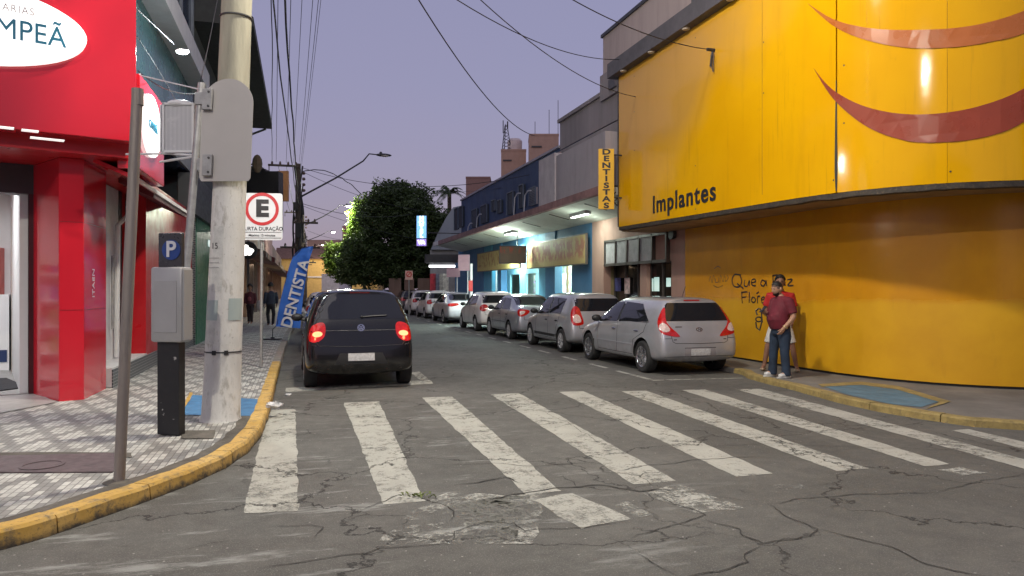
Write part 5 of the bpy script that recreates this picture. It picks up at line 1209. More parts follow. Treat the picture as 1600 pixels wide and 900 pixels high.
lobes = [L3(553, 395, 60, 1.6, 1.8, 1.6), L3(530, 402, 60, 1.5, 1.6, 1.5), L3(566, 345, 58, 1.1, 1.6, 2.3), L3(562, 372, 58, 1.3, 1.5, 1.6), L3(520, 415, 60, 1.0, 1.2, 1.1), L3(545, 428, 60, 1.4, 1.5, 1.1)]
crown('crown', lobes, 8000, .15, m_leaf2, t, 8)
trunk('trunk', tb2, tb2 + Vector((-.5, 0, 4.2)), .18, [l[:3] for l in lobes], t, 5)
lamp('tree_lamp_glow', PD(538, 335, 57.5), 1500, (0.93, 1.0, 0.75), radius=.3)
# palm
pb_ = PD(704, 450, 62); pb_.z = 0; tp_ = PD(702, 301, 62)
t = empty('palm_tree', pb_, 'dark palm crown showing between the big tree and the blue roofline', 'palm tree')
MB().tube([pb_, pb_.lerp(tp_, .5), tp_], [.25, .2, .17], 8).build('trunk', m_bark, t)
vs = []; mb = MB(); rnd = random.Random(2)
for k in range(26):
    a = rnd.uniform(0, 6.28); el = rnd.uniform(-.2, 1.2); Lf = rnd.uniform(1.3, 2.0); pr = None
    for i in range(9):
        s_ = i / 8; q = tp_ + Vector((math.cos(a) * math.cos(el) * Lf * s_, math.sin(a) * math.cos(el) * Lf * s_, math.sin(el) * Lf * s_ - 1.2 * s_ * s_))
        if pr is not None:
            t_ = (q - pr).normalized(); sd_ = t_.cross(Vector((0, 0, 1))).normalized()
            for g_ in (-1, 1):
                for e_ in (0, .5): z_ = pr.lerp(q, e_); ll = .42 * (1 - .6 * s_); mb.quad(z_, z_ + t_ * .09, z_ + sd_ * g_ * ll + t_ * .2 - Vector((0, 0, ll * .45)))
        pr = q
mb.build('crown', m_leaf, t)
# dark hedge/trees behind to close gaps far right of street
tb3 = PD(600, 450, 90); tb3.z = 0
t = empty('far_tree', tb3, 'far dark tree low down at the street end behind the big tree', 'tree')
crown('crown', [L3(600, 425, 90, 3, 3, 2.2), L3(640, 428, 88, 4, 3, 2.2)], 1500, .25, m_leaf, t, 11); trunk('trunk', tb3, tb3 + Vector((0, 0, 3)), .2, [], t, 5)

# ---------------------------------------------------------------- poles, wires
def polemat():
    m, t, b = newmat('limewashed_pole'); v = coord(t); sp = N(t, 'ShaderNodeSeparateXYZ'); t.links.new(v, sp.inputs[0])
    n1 = noise_n(t, coord(t, (1, 1, .35)), 6, 7, .7); n2 = noise_n(t, v, 25, 6, .7); n3 = noise_n(t, coord(t, (1, 1, .12)), 9, 5)
    ccon = mixc(t, ramp1(t, n3, .3, .7), (0.25, 0.24, 0.19), (0.42, 0.40, 0.31))
    cw = mixc(t, ramp1(t, n1, .35, .65), (0.56, 0.55, 0.52), (0.66, 0.655, 0.63)); cw = mixc(t, ramp1(t, n1, .56, .66, 0, .8), cw, (0.33, 0.31, 0.27)); cw = mixc(t, ramp1(t, n2, .6, .72, 0, .7), cw, (0.2, 0.19, 0.17)); n4 = noise_n(t, coord(t, (1, 1, .3)), 3.2, 8, .75); cw = mixc(t, ramp1(t, n4, .60, .68, 0, .6), cw, (0.30, 0.29, 0.27))
    k = math1(t, 'ADD', sp.outputs['Z'], math1(t, 'MULTIPLY', math1(t, 'SUBTRACT', n1, .5), .35))
    c = mixc(t, ramp1(t, k, 2.72, 2.8), cw, ccon); t.links.new(c, b.inputs['Base Color']); b.inputs['Roughness'].default_value = .85; bumpn(t, b, n1, .6, .02); return m
bp = G(345, 654, KZ); bp.z = KZ - .02
lean = Vector((.034, .018, 1)).normalized()
def onpole(h_): return bp + lean * (h_ / lean.z)
pole = empty('concrete_pole', bp, 'thick leaning concrete utility pole with peeling whitewash at the corner', 'utility pole')
hs2 = [0, .05, .6, 1.2, 2.0, 2.8, 3.6, 5, 7, 9.2]; rs2 = [.235, .215, .205, .20, .192, .185, .18, .17, .155, .14]
MB().tube([onpole(h_) for h_ in hs2], rs2, 28).build('shaft', polemat(), pole, smooth=50)
def ring_patch(name, h0, h1, a0, a1, mat_, th=.004, n=8):
    mb = MB(); vs = []
    def rad(h_): 
        for i in range(len(hs2) - 1):
            if h_ <= hs2[i + 1]: return rs2[i] + (rs2[i + 1] - rs2[i]) * (h_ - hs2[i]) / (hs2[i + 1] - hs2[i])
    for i in range(n + 1):
        a_ = R(a0 + (a1 - a0) * i / n)
        for h_ in (h0, h1):
            for t_ in (0.0, th): q = onpole(h_); r_ = rad(h_) + t_ + .0015; vs.append(q + Vector((math.cos(a_), math.sin(a_), 0)) * r_)
    fs = []
    for i in range(n):
        b0 = i * 4; b1 = b0 + 4
        fs += [(b0 + 1, b0 + 3, b1 + 3, b1 + 1), (b0, b1, b1 + 2, b0 + 2), (b0, b0 + 1, b1 + 1, b1), (b0 + 2, b1 + 2, b1 + 3, b0 + 3)]
    fs += [(0, 2, 3, 1), (n * 4, n * 4 + 1, n * 4 + 3, n * 4 + 2)]
    return mb.add(vs, fs).build(name, mat_, pole)
m_post = banner_mat('poster_remnant', (0.40, 0.47, 0.46), (0.04, 0.07, 0.07), 14, .55)
m_paper = M('torn_paper', (0.55, 0.55, 0.52), .9, var=.15, scale=12, dirt=.4)
# angles: the camera sees the pole from about -85 degrees
ring_patch('poster', 1.17, 1.40, 200, 252, m_post); ring_patch('poster', 1.17, 1.42, 286, 338, m_post)
ring_patch('torn_paper', .9, 1.15, 205, 246, m_paper, .003); ring_patch('torn_paper', 1.5, 2.25, 225, 262, m_paper, .003)
ring_patch('steel_strap', .795, .81, 190, 350, m_dark, .004, 20)
for a_ in (247, 283): ring_patch('strap_clip', .775, .825, a_ - 6, a_ + 6, m_black, .015, 3)
ring_patch('wire_turn', 4.72, 4.735, 180, 360, m_dark, .012, 20)
tx = M('poster_ink', (0.05, 0.05, 0.05), .8)
for k, (s_, w_) in enumerate((('15', .1), ('_', .08), ('_', .08), ('_', .08))):
    h_ = 2.02 - k * .055 - (.05 if k else 0); a_ = R(232); q = onpole(h_) + Vector((math.cos(a_), math.sin(a_), 0)) * .2
    text_obj('printed_line', s_, w_, q, (-math.sin(a_), math.cos(a_), 0), (0, 0, 1), tx, pole, .001, 0, 1 if s_ == '15' else 3.5)
# lamp on the pole: arm over the road, above the picture
m_lampg = EM('street_lamp_glass', (1.0, 0.93, 0.80), 60)
lt = onpole(8.6); lh = Vector((1.75, 8.3, 9.15))
MB().tube([lt, lt.lerp(lh, .4) + Vector((0, 0, .35)), lh + Vector((0, 0, .12))], .035, 8).build('lamp_arm', m_steel, pole)
q = MB().ell(lh + Vector((0, 0, .08)), .34, .16, .09, 16, 8).build('lamp_head', m_steel, pole); MB().ell(lh + Vector((0, 0, .0)), .2, .11, .06, 14, 8).build('lamp_glass', m_lampg, q)
lamp('street_lamp_light', lh - Vector((0, 0, .14)), 2700, (1.0, 0.92, 0.76), radius=.3, parent=pole)
MB().box(bp.x - .7, bp.x + 1.3, bp.y + .12, bp.y + .24, 8.05, 8.2).build('crossarm', m_bark, pole)
# second lamp across the junction behind the camera, lighting the foreground
q0 = Vector((-6.2, -2.2, 0)); sl = empty('street_lamp', q0, 'street lamp on a tall steel post on the near side of the crossroads', 'street lamp')
MB().tube([q0, q0 + Vector((0, 0, 8.6))], [.11, .07], 12).build('post', m_steel, sl); MB().tube([q0 + Vector((0, 0, 8.5)), q0 + Vector((1.2, .8, 8.9)), q0 + Vector((2.2, 1.4, 9))], .035, 8).build('arm', m_steel, sl)
h_ = q0 + Vector((2.3, 1.45, 8.98)); q = MB().ell(h_, .34, .16, .09, 16, 8).build('lamp_head', m_steel, sl); MB().ell(h_ - Vector((0, 0, .07)), .2, .11, .06, 14, 8).build('lamp_glass', m_lampg, q)
lamp('street_lamp_light', h_ - Vector((0, 0, .2)), 1700, (1.0, 0.93, 0.78), radius=.14, parent=sl)

m_ins = M('insulator_brown', (0.1, 0.06, 0.05), .3)
def farpole(x, y, hgt, label, n_arm=3, lampon=None, r_=.17, seed=1):
    o = empty('utility_pole', (x, y, KZ), label, 'utility pole', 'utility poles down the left kerb')
    MB().tube([(x, y, 0), (x, y, hgt)], [r_ * 1.2, r_ * .75], 12).build('shaft', m_bark, o, smooth=50)
    rnd = random.Random(seed)
    for k in range(n_arm):
        z_ = (hgt - .15, hgt - 3.1, hgt - 4.4)[k]; w0, w1 = ((-1.5, .1), (-.3, 1.0), (-.9, 1.1))[k]
        arm_ = MB().box(x + w0, x + w1, y - .2, y - .1, z_ - .05, z_ + .05)
        if k == 0: arm_.tube([(x - 1.45, y - .15, hgt - .15), (x - 1.45, y - .15, hgt - .5)], .025, 5)
        arm_ = arm_.build('crossarm', m_bark, o)
        for j in range(4): xx = x + w0 + (w1 - w0) * (j + .5) / 4; MB().lathe([(0, 0), (.05, 0), (.06, .08), (.03, .16), (0, .17)], (xx, y - .15, z_ + .05), n=8).build('insulator', m_ins, arm_)
    for j in range(4): MB().lathe([(0, 0), (.07, 0), (.09, .1), (.04, .16), (0, .17)], (x + .2, y - .12, hgt - .5 - j * .3), (1, 0, 0), n=8).build('insulator', m_ins, o)
    # bundles of cable and boxes strapped to the pole
    mb = MB()
    for k in range(16):
        a = rnd.uniform(0, 6.28); z0_ = rnd.uniform(2.6, hgt - 2.2); l_ = rnd.uniform(.5, 2.6); rr = r_ + rnd.uniform(.02, .14)
        mb.tube([(x + math.cos(a + i * .25) * rr, y + math.sin(a + i * .25) * rr, z0_ + l_ * i / 5) for i in range(6)], rnd.uniform(.018, .05), 5)
    for k in range(3): z_ = 3.4 + k * 1.25; a = rnd.uniform(3.6, 5.8); mb.obox((x + math.cos(a) * (r_ + .14), y + math.sin(a) * (r_ + .14), z_), (.13, 0, 0), (0, .12, 0), (0, 0, rnd.uniform(.2, .38)))
    mb.build('cable_bundle', m_wire, o)
    return o
def arm_lamp(o, p0, p1, on, pw=0, col=(1, .95, .82)):
    p0, p1 = Vector(p0), Vector(p1)
    MB().tube([p0, p0.lerp(p1, .45), p0.lerp(p1, .8) + Vector((0, 0, .12)), p1 + Vector((-.5, 0, .03)), p1], [.05, .045, .04, .035, .03], 8).build('lamp_arm', m_dark, o)
    q = MB().ell(p1 + Vector((.25, 0, 0)), .42, .15, .09, 16, 8).ell(p1 + Vector((.1, 0, .1)), .08, .08, .08, 8, 6).build('lamp_head', m_dark, o)
    MB().ell(p1 + Vector((.3, -.02, -.05)), .24, .13, .12 if on else .05, 14, 8).build('lamp_glass', EM('far_lamp_glass', (1, .97, .88), 30) if on else M('lamp_glass_off', (.5, .45, .4)), q)
    if on: lamp('street_lamp_light', p1 + Vector((.3, 0, -.35)), pw, col, radius=.12, parent=o)
pp = PX(467, 450, -.16); X1, Y1 = -.16, PD(466, 450, 38).y
X1 = PD(466, 450, 38).x
fp1 = farpole(X1, Y1, PD(466, 256, 38).z, 'dark utility pole wrapped in cables, carrying the long unlit lamp arm', 3, seed=3)
arm_lamp(fp1, PD(469, 308, 38), PD(592, 242, 38), False)
q0 = PD(473, 450, 62); fp2 = farpole(q0.x, q0.y, PD(473, 330, 62).z, 'second utility pole, thinner, just right of the cable-wrapped pole', 3, seed=5)
arm_lamp(fp2, PD(477, 352, 62), PD(540, 321, 62), True, 900)
q0 = PD(476, 450, 92); fp3 = farpole(q0.x, q0.y, PD(477, 364, 92).z, 'third utility pole almost hidden behind the blue flag top', 2, seed=6)
arm_lamp(fp3, PD(480, 376, 92), PD(517, 362, 92), True, 900)
q0 = PD(478, 450, 122); fp4 = farpole(q0.x, q0.y, PD(478, 385, 122).z, 'farthest utility pole at the end of the street', 2, seed=7)
arm_lamp(fp4, PD(481, 390, 122), PD(502, 382, 122), True, 900)
# thin second mast by the first
q0 = PD(484, 450, 40)
def wire(a_, b_, sag, r_, label, n=22, wob=0.0, group='overhead wires'):
    a_, b_ = Vector(a_), Vector(b_); pts = []
    for i in range(n + 1):
        s_ = i / n; p = a_.lerp(b_, s_); p.z -= sag * 4 * s_ * (1 - s_)
        if wob: p += noise.noise_vector((s_ * 9, r_ * 50, 2)) * wob * math.sin(math.pi * s_)
        pts.append(p)
    o = MB().tube(pts, r_ * .72, 5, cap=False).build('overhead_wire', m_wire, smooth=60); tag(o, label, 'wire', group); return o
topz = 8.3; n_ = 0
for (dx0, z0_, dx1, z1_, r_, sg) in ((.25, 8.25, -1.3, 0.05, .018, .35), (.35, 8.0, -1.1, .02, .012, .5), (.55, 8.3, -.6, .0, .012, .3), (.75, 8.25, -.25, .02, .010, .25), (.95, 8.2, .05, .05, .010, .3), (.3, 7.2, 0, -1.6, .03, .5), (.1, 6.8, .05, -2.2, .022, .6), (1.1, 8.3, .1, -.25, .010, .2), (1.15, 8.3, .12, -.5, .008, .25)):
    e_ = Vector((X1 + dx1, Y1 - .15, PD(466, 256, 38).z + z1_)); s_ = Vector((bp.x + .3 + dx0, bp.y + .3, z0_)); n_ += 1
    wire(s_, e_, sg, r_, 'thin black wire of the bundle between the concrete pole and the cable-wrapped pole', wob=.05 if r_ > .015 else 0, group='wires between the concrete pole and the cable-wrapped pole')
    if r_ > .015: # spliced sleeve
        c_ = s_.lerp(e_, .5) - Vector((0, 0, sg))
for k in range(4): wire((X1 + (.1, -.6, .05, -1)[k], Y1, PD(466, 256, 38).z - (.5, .1, 2.2, .1)[k]), (PD(473, 330, 62).x + (.1, -.6, .05, -1)[k], PD(473, 450, 62).y, PD(473, 330, 62).z - (.1, .1, 1.5, .1)[k]), .3, .02, 'dark wire running on between the cable-wrapped pole and the pole behind it', group='wires beyond the cable-wrapped pole')
# cables crossing the sky
wire(PD(560, -160, 9), PD(835, 212, 24), .6, .016, 'sagging black cable crossing the sky from the top centre to the grey parapet')
wire(PD(560, -110, 10), PD(985, 92, 19), .55, .013, 'upper one of the two crossing cables, ending at the yellow sign corner')
wire(PD(640, -110, 10), PD(1006, 153, 18.4), .5, .012, 'lower one of the two crossing cables, ending on the yellow sign face')
wire(PD(800, -60, 11), pa, .25, .013, 'cable running to the metal anchor on the yellow sign')
hz0 = PD(472, 262, 38)
wire(hz0, PD(850, 268, 30), .8, .018, 'long level cable from the cable-wrapped pole to the blue roof')
wire(hz0 + Vector((0, 0, -.2)), PD(700, 332, 46), .5, .016, 'lower cable sloping from the cable-wrapped pole behind the big tree')
wire(PD(472, 268, 38), PD(565, 304, 46), -.55, .035, 'thick humped cable between the cable-wrapped pole and the big tree', wob=.15)
wire(PD(472, 318, 38), PD(640, 335, 50), .4, .02, 'thin cable low across the street towards the big tree')
wire(PD(474, 322, 38), PD(700, 380, 44), .3, .014, 'thin cable low across the street towards the hotel sign')
wire(PD(480, 360, 60), PD(560, 375, 70), .3, .02, 'thin far cable above the yellow-green tree')
wire(PD(690, 300, 46), PD(1000, 240, 22), .35, .012, 'thin cable along the navy blue wall')
wire(PD(214, 57, 10.6), PD(318, 245, 12), -.1, .010, 'thin cable from the red shop lamp down behind the signal box')
wire(PD(215, 110, 10.9), PD(312, 146, 10.5), .12, .012, 'cable looping from the red fascia over the signal box')
wire(PD(345, -30, 12), PD(313, 128, 8.6), .05, .009, 'thin cable rising from the sign post past the dark glass')

# ---------------------------------------------------------------- left street furniture
# plain steel pole
b0 = G(186, 751, KZ); t0 = PD(215, 139, 5.78)
o = empty('steel_post', b0, 'bare rusty steel pipe post standing nearest the camera on the tiled pavement', 'post')
m_rust = M('rusty_pipe', (0.25, 0.22, 0.20), .55, .35, .25, 5, dirt=.6, dirtcol=(0.10, 0.065, 0.05), streak=True)
MB().tube([b0 - Vector((0, 0, .03)), b0.lerp(t0, .5), t0], .042, 18).build('pipe', m_rust, o, smooth=50)
MB().tube([t0 - Vector((0, 0, .13)), t0 - Vector((0, 0, .0))], .045, 18).build('collar', m_rust, o)
MB().lathe([(0, .02), (.07, .012), (.10, 0)], b0 + Vector((-.02, 0, -.008)), n=14).build('mortar_foot', m_cem, o)
# parking meter
mb0 = G(258, 681, KZ); Dm = 1.52 * F / 231
o = empty('parking_meter', mb0, 'grey parking ticket machine with a blue P plate on a chipped black base', 'parking meter')
rvm = (rv * .985 - fw * .17).normalized(); fwm = Vector((-rvm.y, rvm.x, 0))
def mz(py): return H + (450 - py) / F * (Dm)
m_chip = M('chipped_black_paint', (0.018, 0.018, 0.02), .45, var=.3, scale=9, dirt=.0)
mt_, t_, b__ = newmat('black_paint_chipped'); v_ = coord(t_); nn_ = noise_n(t_, v_, 16, 5, .55); nc = noise_n(t_, v_, 3, 2)
t_.links.new(mixc(t_, math1(t_, 'MULTIPLY', ramp1(t_, nn_, .66, .69), ramp1(t_, nc, .45, .55)), (0.016, 0.016, 0.018), (0.5, 0.48, 0.46)), b__.inputs['Base Color']); b__.inputs['Roughness'].default_value = .4
MB().obox(mb0 + Vector((0, 0, (mz(528) - KZ) / 2)) + fwm * .1, rvm * .125, fwm * .055, (0, 0, (mz(528) - KZ) / 2)).build('base_column', mt_, o, bevel=.008)
m_silv = M('silver_powder_coat', (0.36, 0.36, 0.365), .42, .3, .06, 3)
c0 = mb0 + rvm * .01 + fwm * .09; zc0, zc1 = mz(535), mz(417)
MB().obox((c0.x, c0.y, (zc0 + zc1) / 2), rvm * .178, fwm * .095, (0, 0, (zc1 - zc0) / 2)).build('housing', m_silv, o, bevel=.025, smooth=40)
MB().obox(Vector((c0.x, c0.y, (zc0 + zc1) / 2 - .02)) - fwm * .098, rvm * .125, fwm * .004, (0, 0, (zc1 - zc0) / 2 - .12)).build('front_panel', m_silv, o, bevel=.003)
MB().obox(Vector((c0.x, c0.y, (zc0 + zc1) / 2)) + rvm * .183, rvm * .010, fwm * .075, (0, 0, (zc1 - zc0) / 2 - .02)).build('side_rim', m_silv, o, bevel=.006)
zs0, zs1 = mz(417), mz(363); cs_ = c0 + rvm * .0
MB().obox((cs_.x + rvm.x * .0, cs_.y, (zs0 + zs1) / 2), rvm * .133, fwm * .03, (0, 0, (zs1 - zs0) / 2)).build('sign_head', M('anthracite_plate', (0.035, 0.035, 0.04), .3, coat=.3), o, bevel=.01)
pc = Vector((cs_.x, cs_.y, (zs0 + zs1) / 2 + .0)) - fwm * .034 + rvm * .02
q = MB().lathe([(0, .004), (.105, .004), (.105, 0), (0, 0)], pc, -fwm, 28).build('blue_disc', M('p_disc_blue', (0.02, 0.05, 0.20), .4), o)
text_obj('letter', 'P', .23, pc - fwm * .008, rvm, (0, 0, 1), M('p_grey', (0.55, 0.55, 0.6), .4), o, .003, .02)
# sign post with rounded plate seen from behind + signal box
b0 = G(271, 660, KZ); t0 = PD(315.5, 130, 8.35)
sp_ = empty('sign_post', b0, 'leaning galvanised post with the plain grey back of a rounded sign and a framed box', 'sign post')
ax = (t0 - b0).normalized()
MB().tube([b0, b0.lerp(t0, .5), t0], .043, 18).build('post', m_steel, sp_, smooth=50)
plc = PD(354, 203, 8.22); hw_, hh_ = 41 / F * 8.22, 80 / F * 8.22; pts = []
for (x, z) in [(-1, -1 + .08), (-.92, -1), (.92, -1), (1, -1 + .05)]: pts.append((x * hw_, z * hh_))
for k in range(0, 25): a = math.pi * k / 24; pts.append((math.cos(a) * hw_, hh_ - hw_ * .98 + math.sin(a) * hw_ * .98))
pr_ = rv * .995 - fw * .05; up_ = Vector((.04 * pr_.x, .04 * pr_.y, 1)).normalized(); 
P_ = [plc + pr_ * x + up_ * z - pr_ * .03 * (z / hh_ < 0) * 0 for (x, z) in pts]
MB().extr(P_, fw * .006).build('sign_plate', M('sign_back_grey', (0.46, 0.44, 0.42), .5, .1, .06, 1.2), sp_)
for z_ in (155, 258):
    c_ = PD(324, z_, 8.2); MB().obox(c_, pr_ * .055, fw * .02, up_ * .12).build('clamp', m_steel, sp_, bevel=.004)
    c2 = PD(314, z_, 8.33); MB().obox(c2, pr_ * .055, fw * .05, up_ * .07).build('clamp', m_steel, sp_, bevel=.004)
    for k in (-.08, .08): 
        MB().lathe([(0, .012), (.012, .01), (.014, 0)], c_ + up_ * k - fw * .02 + pr_ * .02, -fw, 8).build('bolt', m_dark, sp_)
bx = PD(282, 201, 8.6); bw, bh_ = 23 / F * 8.6, 37 / F * 8.6
def meshmat():
    m, t, b = newmat('perforated_screen'); v = coord(t); vo = N(t, 'ShaderNodeTexVoronoi'); vo.inputs['Scale'].default_value = 70; vo.inputs['Randomness'].default_value = 0; t.links.new(v, vo.inputs['Vector'])
    n1 = noise_n(t, v, 8, 4); c = mixc(t, ramp1(t, vo.outputs['Distance'], .2, .4), (0.58, 0.58, 0.6), (0.42, 0.42, 0.44)); c = mixc(t, ramp1(t, n1, .6, .7, 0, .5), c, (0.6, 0.6, 0.6)); t.links.new(c, b.inputs['Base Color']); b.inputs['Roughness'].default_value = .5; return m
q = MB().obox(bx, rv * bw, fw * .05, (0, 0, bh_)).build('lamp_box_screen', meshmat(), sp_)
f_ = MB()
for s_ in (-1, 1): f_.obox(bx + rv * bw * s_ - fw * .055, rv * .012, fw * .012, (0, 0, bh_ + .01)); f_.obox(bx + Vector((0, 0, bh_ * s_)) - fw * .055, rv * (bw + .01), fw * .012, (0, 0, .013))
f_.obox(bx - rv * (bw + .05), rv * .006, fw * .03, (0, 0, bh_)); 
for k in range(6): f_.obox(bx - rv * (bw + .03) + Vector((0, 0, -bh_ + (k + .5) * bh_ / 3)), rv * .03, fw * .004, (0, 0, .005))
f_.build('lamp_box_frame', m_whitemetal, q)
MB().ell(bx + Vector((0, 0, bh_ + .01)), bw * .85, .08, .05, 14, 8).build('lamp_box_cap', m_whitemetal, q)
for r_pts, r_w in (([PD(197, 241, 8.7), PD(262, 240, 8.62), PD(310, 243, 8.42)], .012), ([PD(250, 253, 8.75), PD(308, 244, 8.42)], .014), ([PD(220, 118, 8.9), PD(322, 142, 8.36)], .008)): MB().tube(r_pts, r_w, 8).build('support_rod', m_whitemetal, sp_)
# E sign
b0 = G(408, 573, KZ); o = empty('e_sign', b0, 'white short-stay parking sign with a black E in a red ring', 'sign')
De = 1.52 * F / 123; tpz = PD(409, 372, De)
MB().tube([b0, (tpz.x, tpz.y, tpz.z)], .028, 12).build('post', m_steel, o, smooth=50)
ec = PD(409.5, 338.5, De - .06); ew, eh = 31 / F * De, 36.5 / F * De
er = (rv * .99 + fw * .1).normalized(); en = Vector((er.y, -er.x, 0))
pts = []
for (sx_, sz_, a0_) in ((1, 1, 0), (-1, 1, 90), (-1, -1, 180), (1, -1, 270)):
    for k in range(5): a = R(a0_ + k * 22.5); pts.append(ec + er * (sx_ * (ew - .05) + math.cos(a) * .05) + Vector((0, 0, sz_ * (eh - .05) + math.sin(a) * .05)))
q = MB().extr(pts, -en * .004).build('plate', M('sign_white', (0.62, 0.62, 0.64), .4, var=.03), o)
rc = ec + Vector((0, 0, .145)) + en * .002
MB().lathe([(.255, 0), (.315, 0), (.315, .004), (.255, .004), (.255, 0)], rc, en, 48).build('red_ring', M('sign_ring_red', (0.45, 0.02, 0.025), .4), q)
m_ink = M('sign_ink_black', (0.02, 0.02, 0.022), .4)
text_obj('letter', 'E', .43, rc + en * .005 + Vector((0, 0, 0)), er, (0, 0, 1), m_ink, q, .002, .05, 1.12)
text_obj('lettering', 'CURTA DURAÇÃO', .098, ec + Vector((0, 0, -.235)) + en * .005, er, (0, 0, 1), m_ink, q, .002, .006, .94)
text_obj('lettering', 'Máximo 15 minutos', .062, ec + Vector((0, 0, -.36)) + en * .005, er, (0, 0, 1), m_ink, q, .002, .008)
mb = MB(); 
for z_ in (-.30, -.41): mb.obox(ec + Vector((0, 0, z_)) + en * .003, er * (ew - .02), en * .002, (0, 0, .004))
mb.build('rule_line', m_ink, q)
# feather flag
b0 = G(426, 530, KZ); Df = 1.52 * F / 80; o = empty('feather_flag', b0, 'tall blue feather flag reading DENTISTA beside the black car', 'flag')
Df = 20.2
MB().lathe([(0, .06), (.06, .06), (.06, .03), (.27, .02), (.27, 0), (0, 0)], b0, n=20).build('base_plate', m_black, o)
L_ = [(431, 510), (434, 490), (440, 462), (447, 434), (456, 405), (466, 392), (478, 386), (489, 385)]; R_ = [(469, 513), (471, 490), (474, 462), (478, 434), (483, 408), (485, 400), (488, 392), (489.5, 386)]
L_ = dense(L_, 4); R_ = dense(R_, 4)
m_fb = M('flag_blue_fabric', (0.03, 0.14, 0.55), .75, var=.12, scale=3)
vs = []; fs = []; nL = len(L_); nc_ = 10
for i in range(nL):
    for j in range(nc_ + 1):
        x = L_[i][0] + (R_[i][0] - L_[i][0]) * j / nc_; y = L_[i][1] + (R_[i][1] - L_[i][1]) * j / nc_
        vs.append(PD(x, y, Df + .06 * math.sin(i * .35 + j * .5) * (j / nc_) + .04 * noise.noise((i * .3, j * .4, 0))))
for i in range(nL - 1):
    for j in range(nc_): a = i * (nc_ + 1) + j; fs.append((a, a + 1, a + nc_ + 2, a + nc_ + 1))
nv_ = len(vs); vs2 = [v_ + fw * .004 for v_ in vs]
bd = [(i, i + 1) for i in range(nc_)]
fl = MB().add(vs + vs2, fs + [tuple(k + nv_ for k in f)[::-1] for f in fs]).build('banner', m_fb, o, smooth=True)
a_, c_ = PD(450, 502, Df - .12), PD(473, 418, Df - .12); d_ = (c_ - a_).normalized()
text_obj('lettering', 'DENTISTA', .43, PD(462, 459, Df - .1), d_, -(d_.cross(fw)).normalized() if (d_.cross(fw)).dot(rv) > 0 else d_.cross(fw).normalized(), M('flag_white_ink', (0.55, 0.58, 0.62), .7), fl, .003, .022, .98)
MB().tube([b0, b0 + Vector((0, 0, .3)), PD(433, 508, Df + .02), PD(447, 436, Df + .02), PD(458, 402, Df + .02), PD(472, 388, Df + .02), PD(489, 385, Df + .02)], .012, 8).build('flag_pole', m_black, o)
# litter near the ramp
p = G(430, 633, .02); rnd = random.Random(4)
for k, (x, y, s_, lb) in enumerate(((428, 636, .09, 'crumpled clear plastic bag lying on the yellow kerb'), (437, 634, .05, 'white scrap of paper in the gutter beside the plastic bag'), (450, 618, .05, 'small white wrapper on the parking line by the kerb'))):
    p = G(x, y, .0 if k else KZ); mb = MB(); vs = []; 
    mb.ell(p + Vector((0, 0, s_ * .3)), s_ * 1.1, s_ * .8, s_ * .35, 9, 6); mb.v = [v_ + noise.noise_vector(v_ * 25) * s_ * .5 for v_ in mb.v]
    o = mb.build('litter', M('litter_white', (0.6, 0.6, 0.6), .5)); tag(o, lb, 'litter')
p = G(655, 776, .012); mb = MB()
for k in range(26):
    a = rnd.uniform(0, 6.28); r_ = rnd.uniform(0, .10); q = p + Vector((math.cos(a) * r_ * 1.6, math.sin(a) * r_, 0)); b_ = rnd.uniform(0, 6.28); l_ = rnd.uniform(.03, .06)
    mb.quad(q, q + Vector((math.cos(b_) * l_ * .5 + .01, math.sin(b_) * l_ * .5, .02)), q + Vector((math.cos(b_) * l_, math.sin(b_) * l_, .025)), q + Vector((math.cos(b_) * l_ * .5 - .01, math.sin(b_) * l_ * .5 + .012, .015)))
o = mb.build('weed', M('weed_green', (0.12, 0.15, 0.04), .7)); tag(o, 'little weed growing in a crack at the foot of the second crossing stripe', 'weed')
# ---------------------------------------------------------------- cars
def subsurf(me, lv):
    o = bpy.data.objects.new('t', me); COL.objects.link(o); md = o.modifiers.new('s', 'SUBSURF'); md.levels = lv; md.render_levels = lv
    dg = bpy.context.evaluated_depsgraph_get(); dg.update(); r_ = bpy.data.meshes.new_from_object(o.evaluated_get(dg)); bpy.data.objects.remove(o); return r_
def paint(name, col, metal=.6, rough=.3):
    if name in _mc: return _mc[name]
    m, t, b = newmat(name); v = coord(t); c = mixc(t, ramp1(t, noise_n(t, v, 2.2, 5, .6), .35, .7), col, tuple(x * .86 for x in col))
    geo = N(t, 'ShaderNodeSeparateXYZ'); t.links.new(coord(t), geo.inputs[0])
    dn = math1(t, 'MULTIPLY', ramp1(t, noise_n(t, v, 7, 6, .7), .35, .7), ramp1(t, geo.outputs['Z'], .55, .2)); c = mixc(t, math1(t, 'MULTIPLY', dn, .55), c, (0.10, 0.09, 0.08))
    t.links.new(c, b.inputs['Base Color']); b.inputs['Metallic'].default_value = metal; b.inputs['Roughness'].default_value = rough
    b.inputs['Coat Weight'].default_value = 1 if max(col) > .02 else .35; b.inputs['Coat Roughness'].default_value = .05; _mc[name] = m; return m
m_glass = glassm('car_glass', (0.012, 0.013, 0.017), .03)
m_arch = M('arch_black', (0.008, 0.008, 0.008), .9)
m_trim = M('trim_black', (0.015, 0.015, 0.016), .5)
m_alloy = M('alloy_silver', (0.50, 0.50, 0.52), .25, .85, .05)
m_plate = M('plate_grey', (0.50, 0.50, 0.50), .5, var=.25, scale=26)
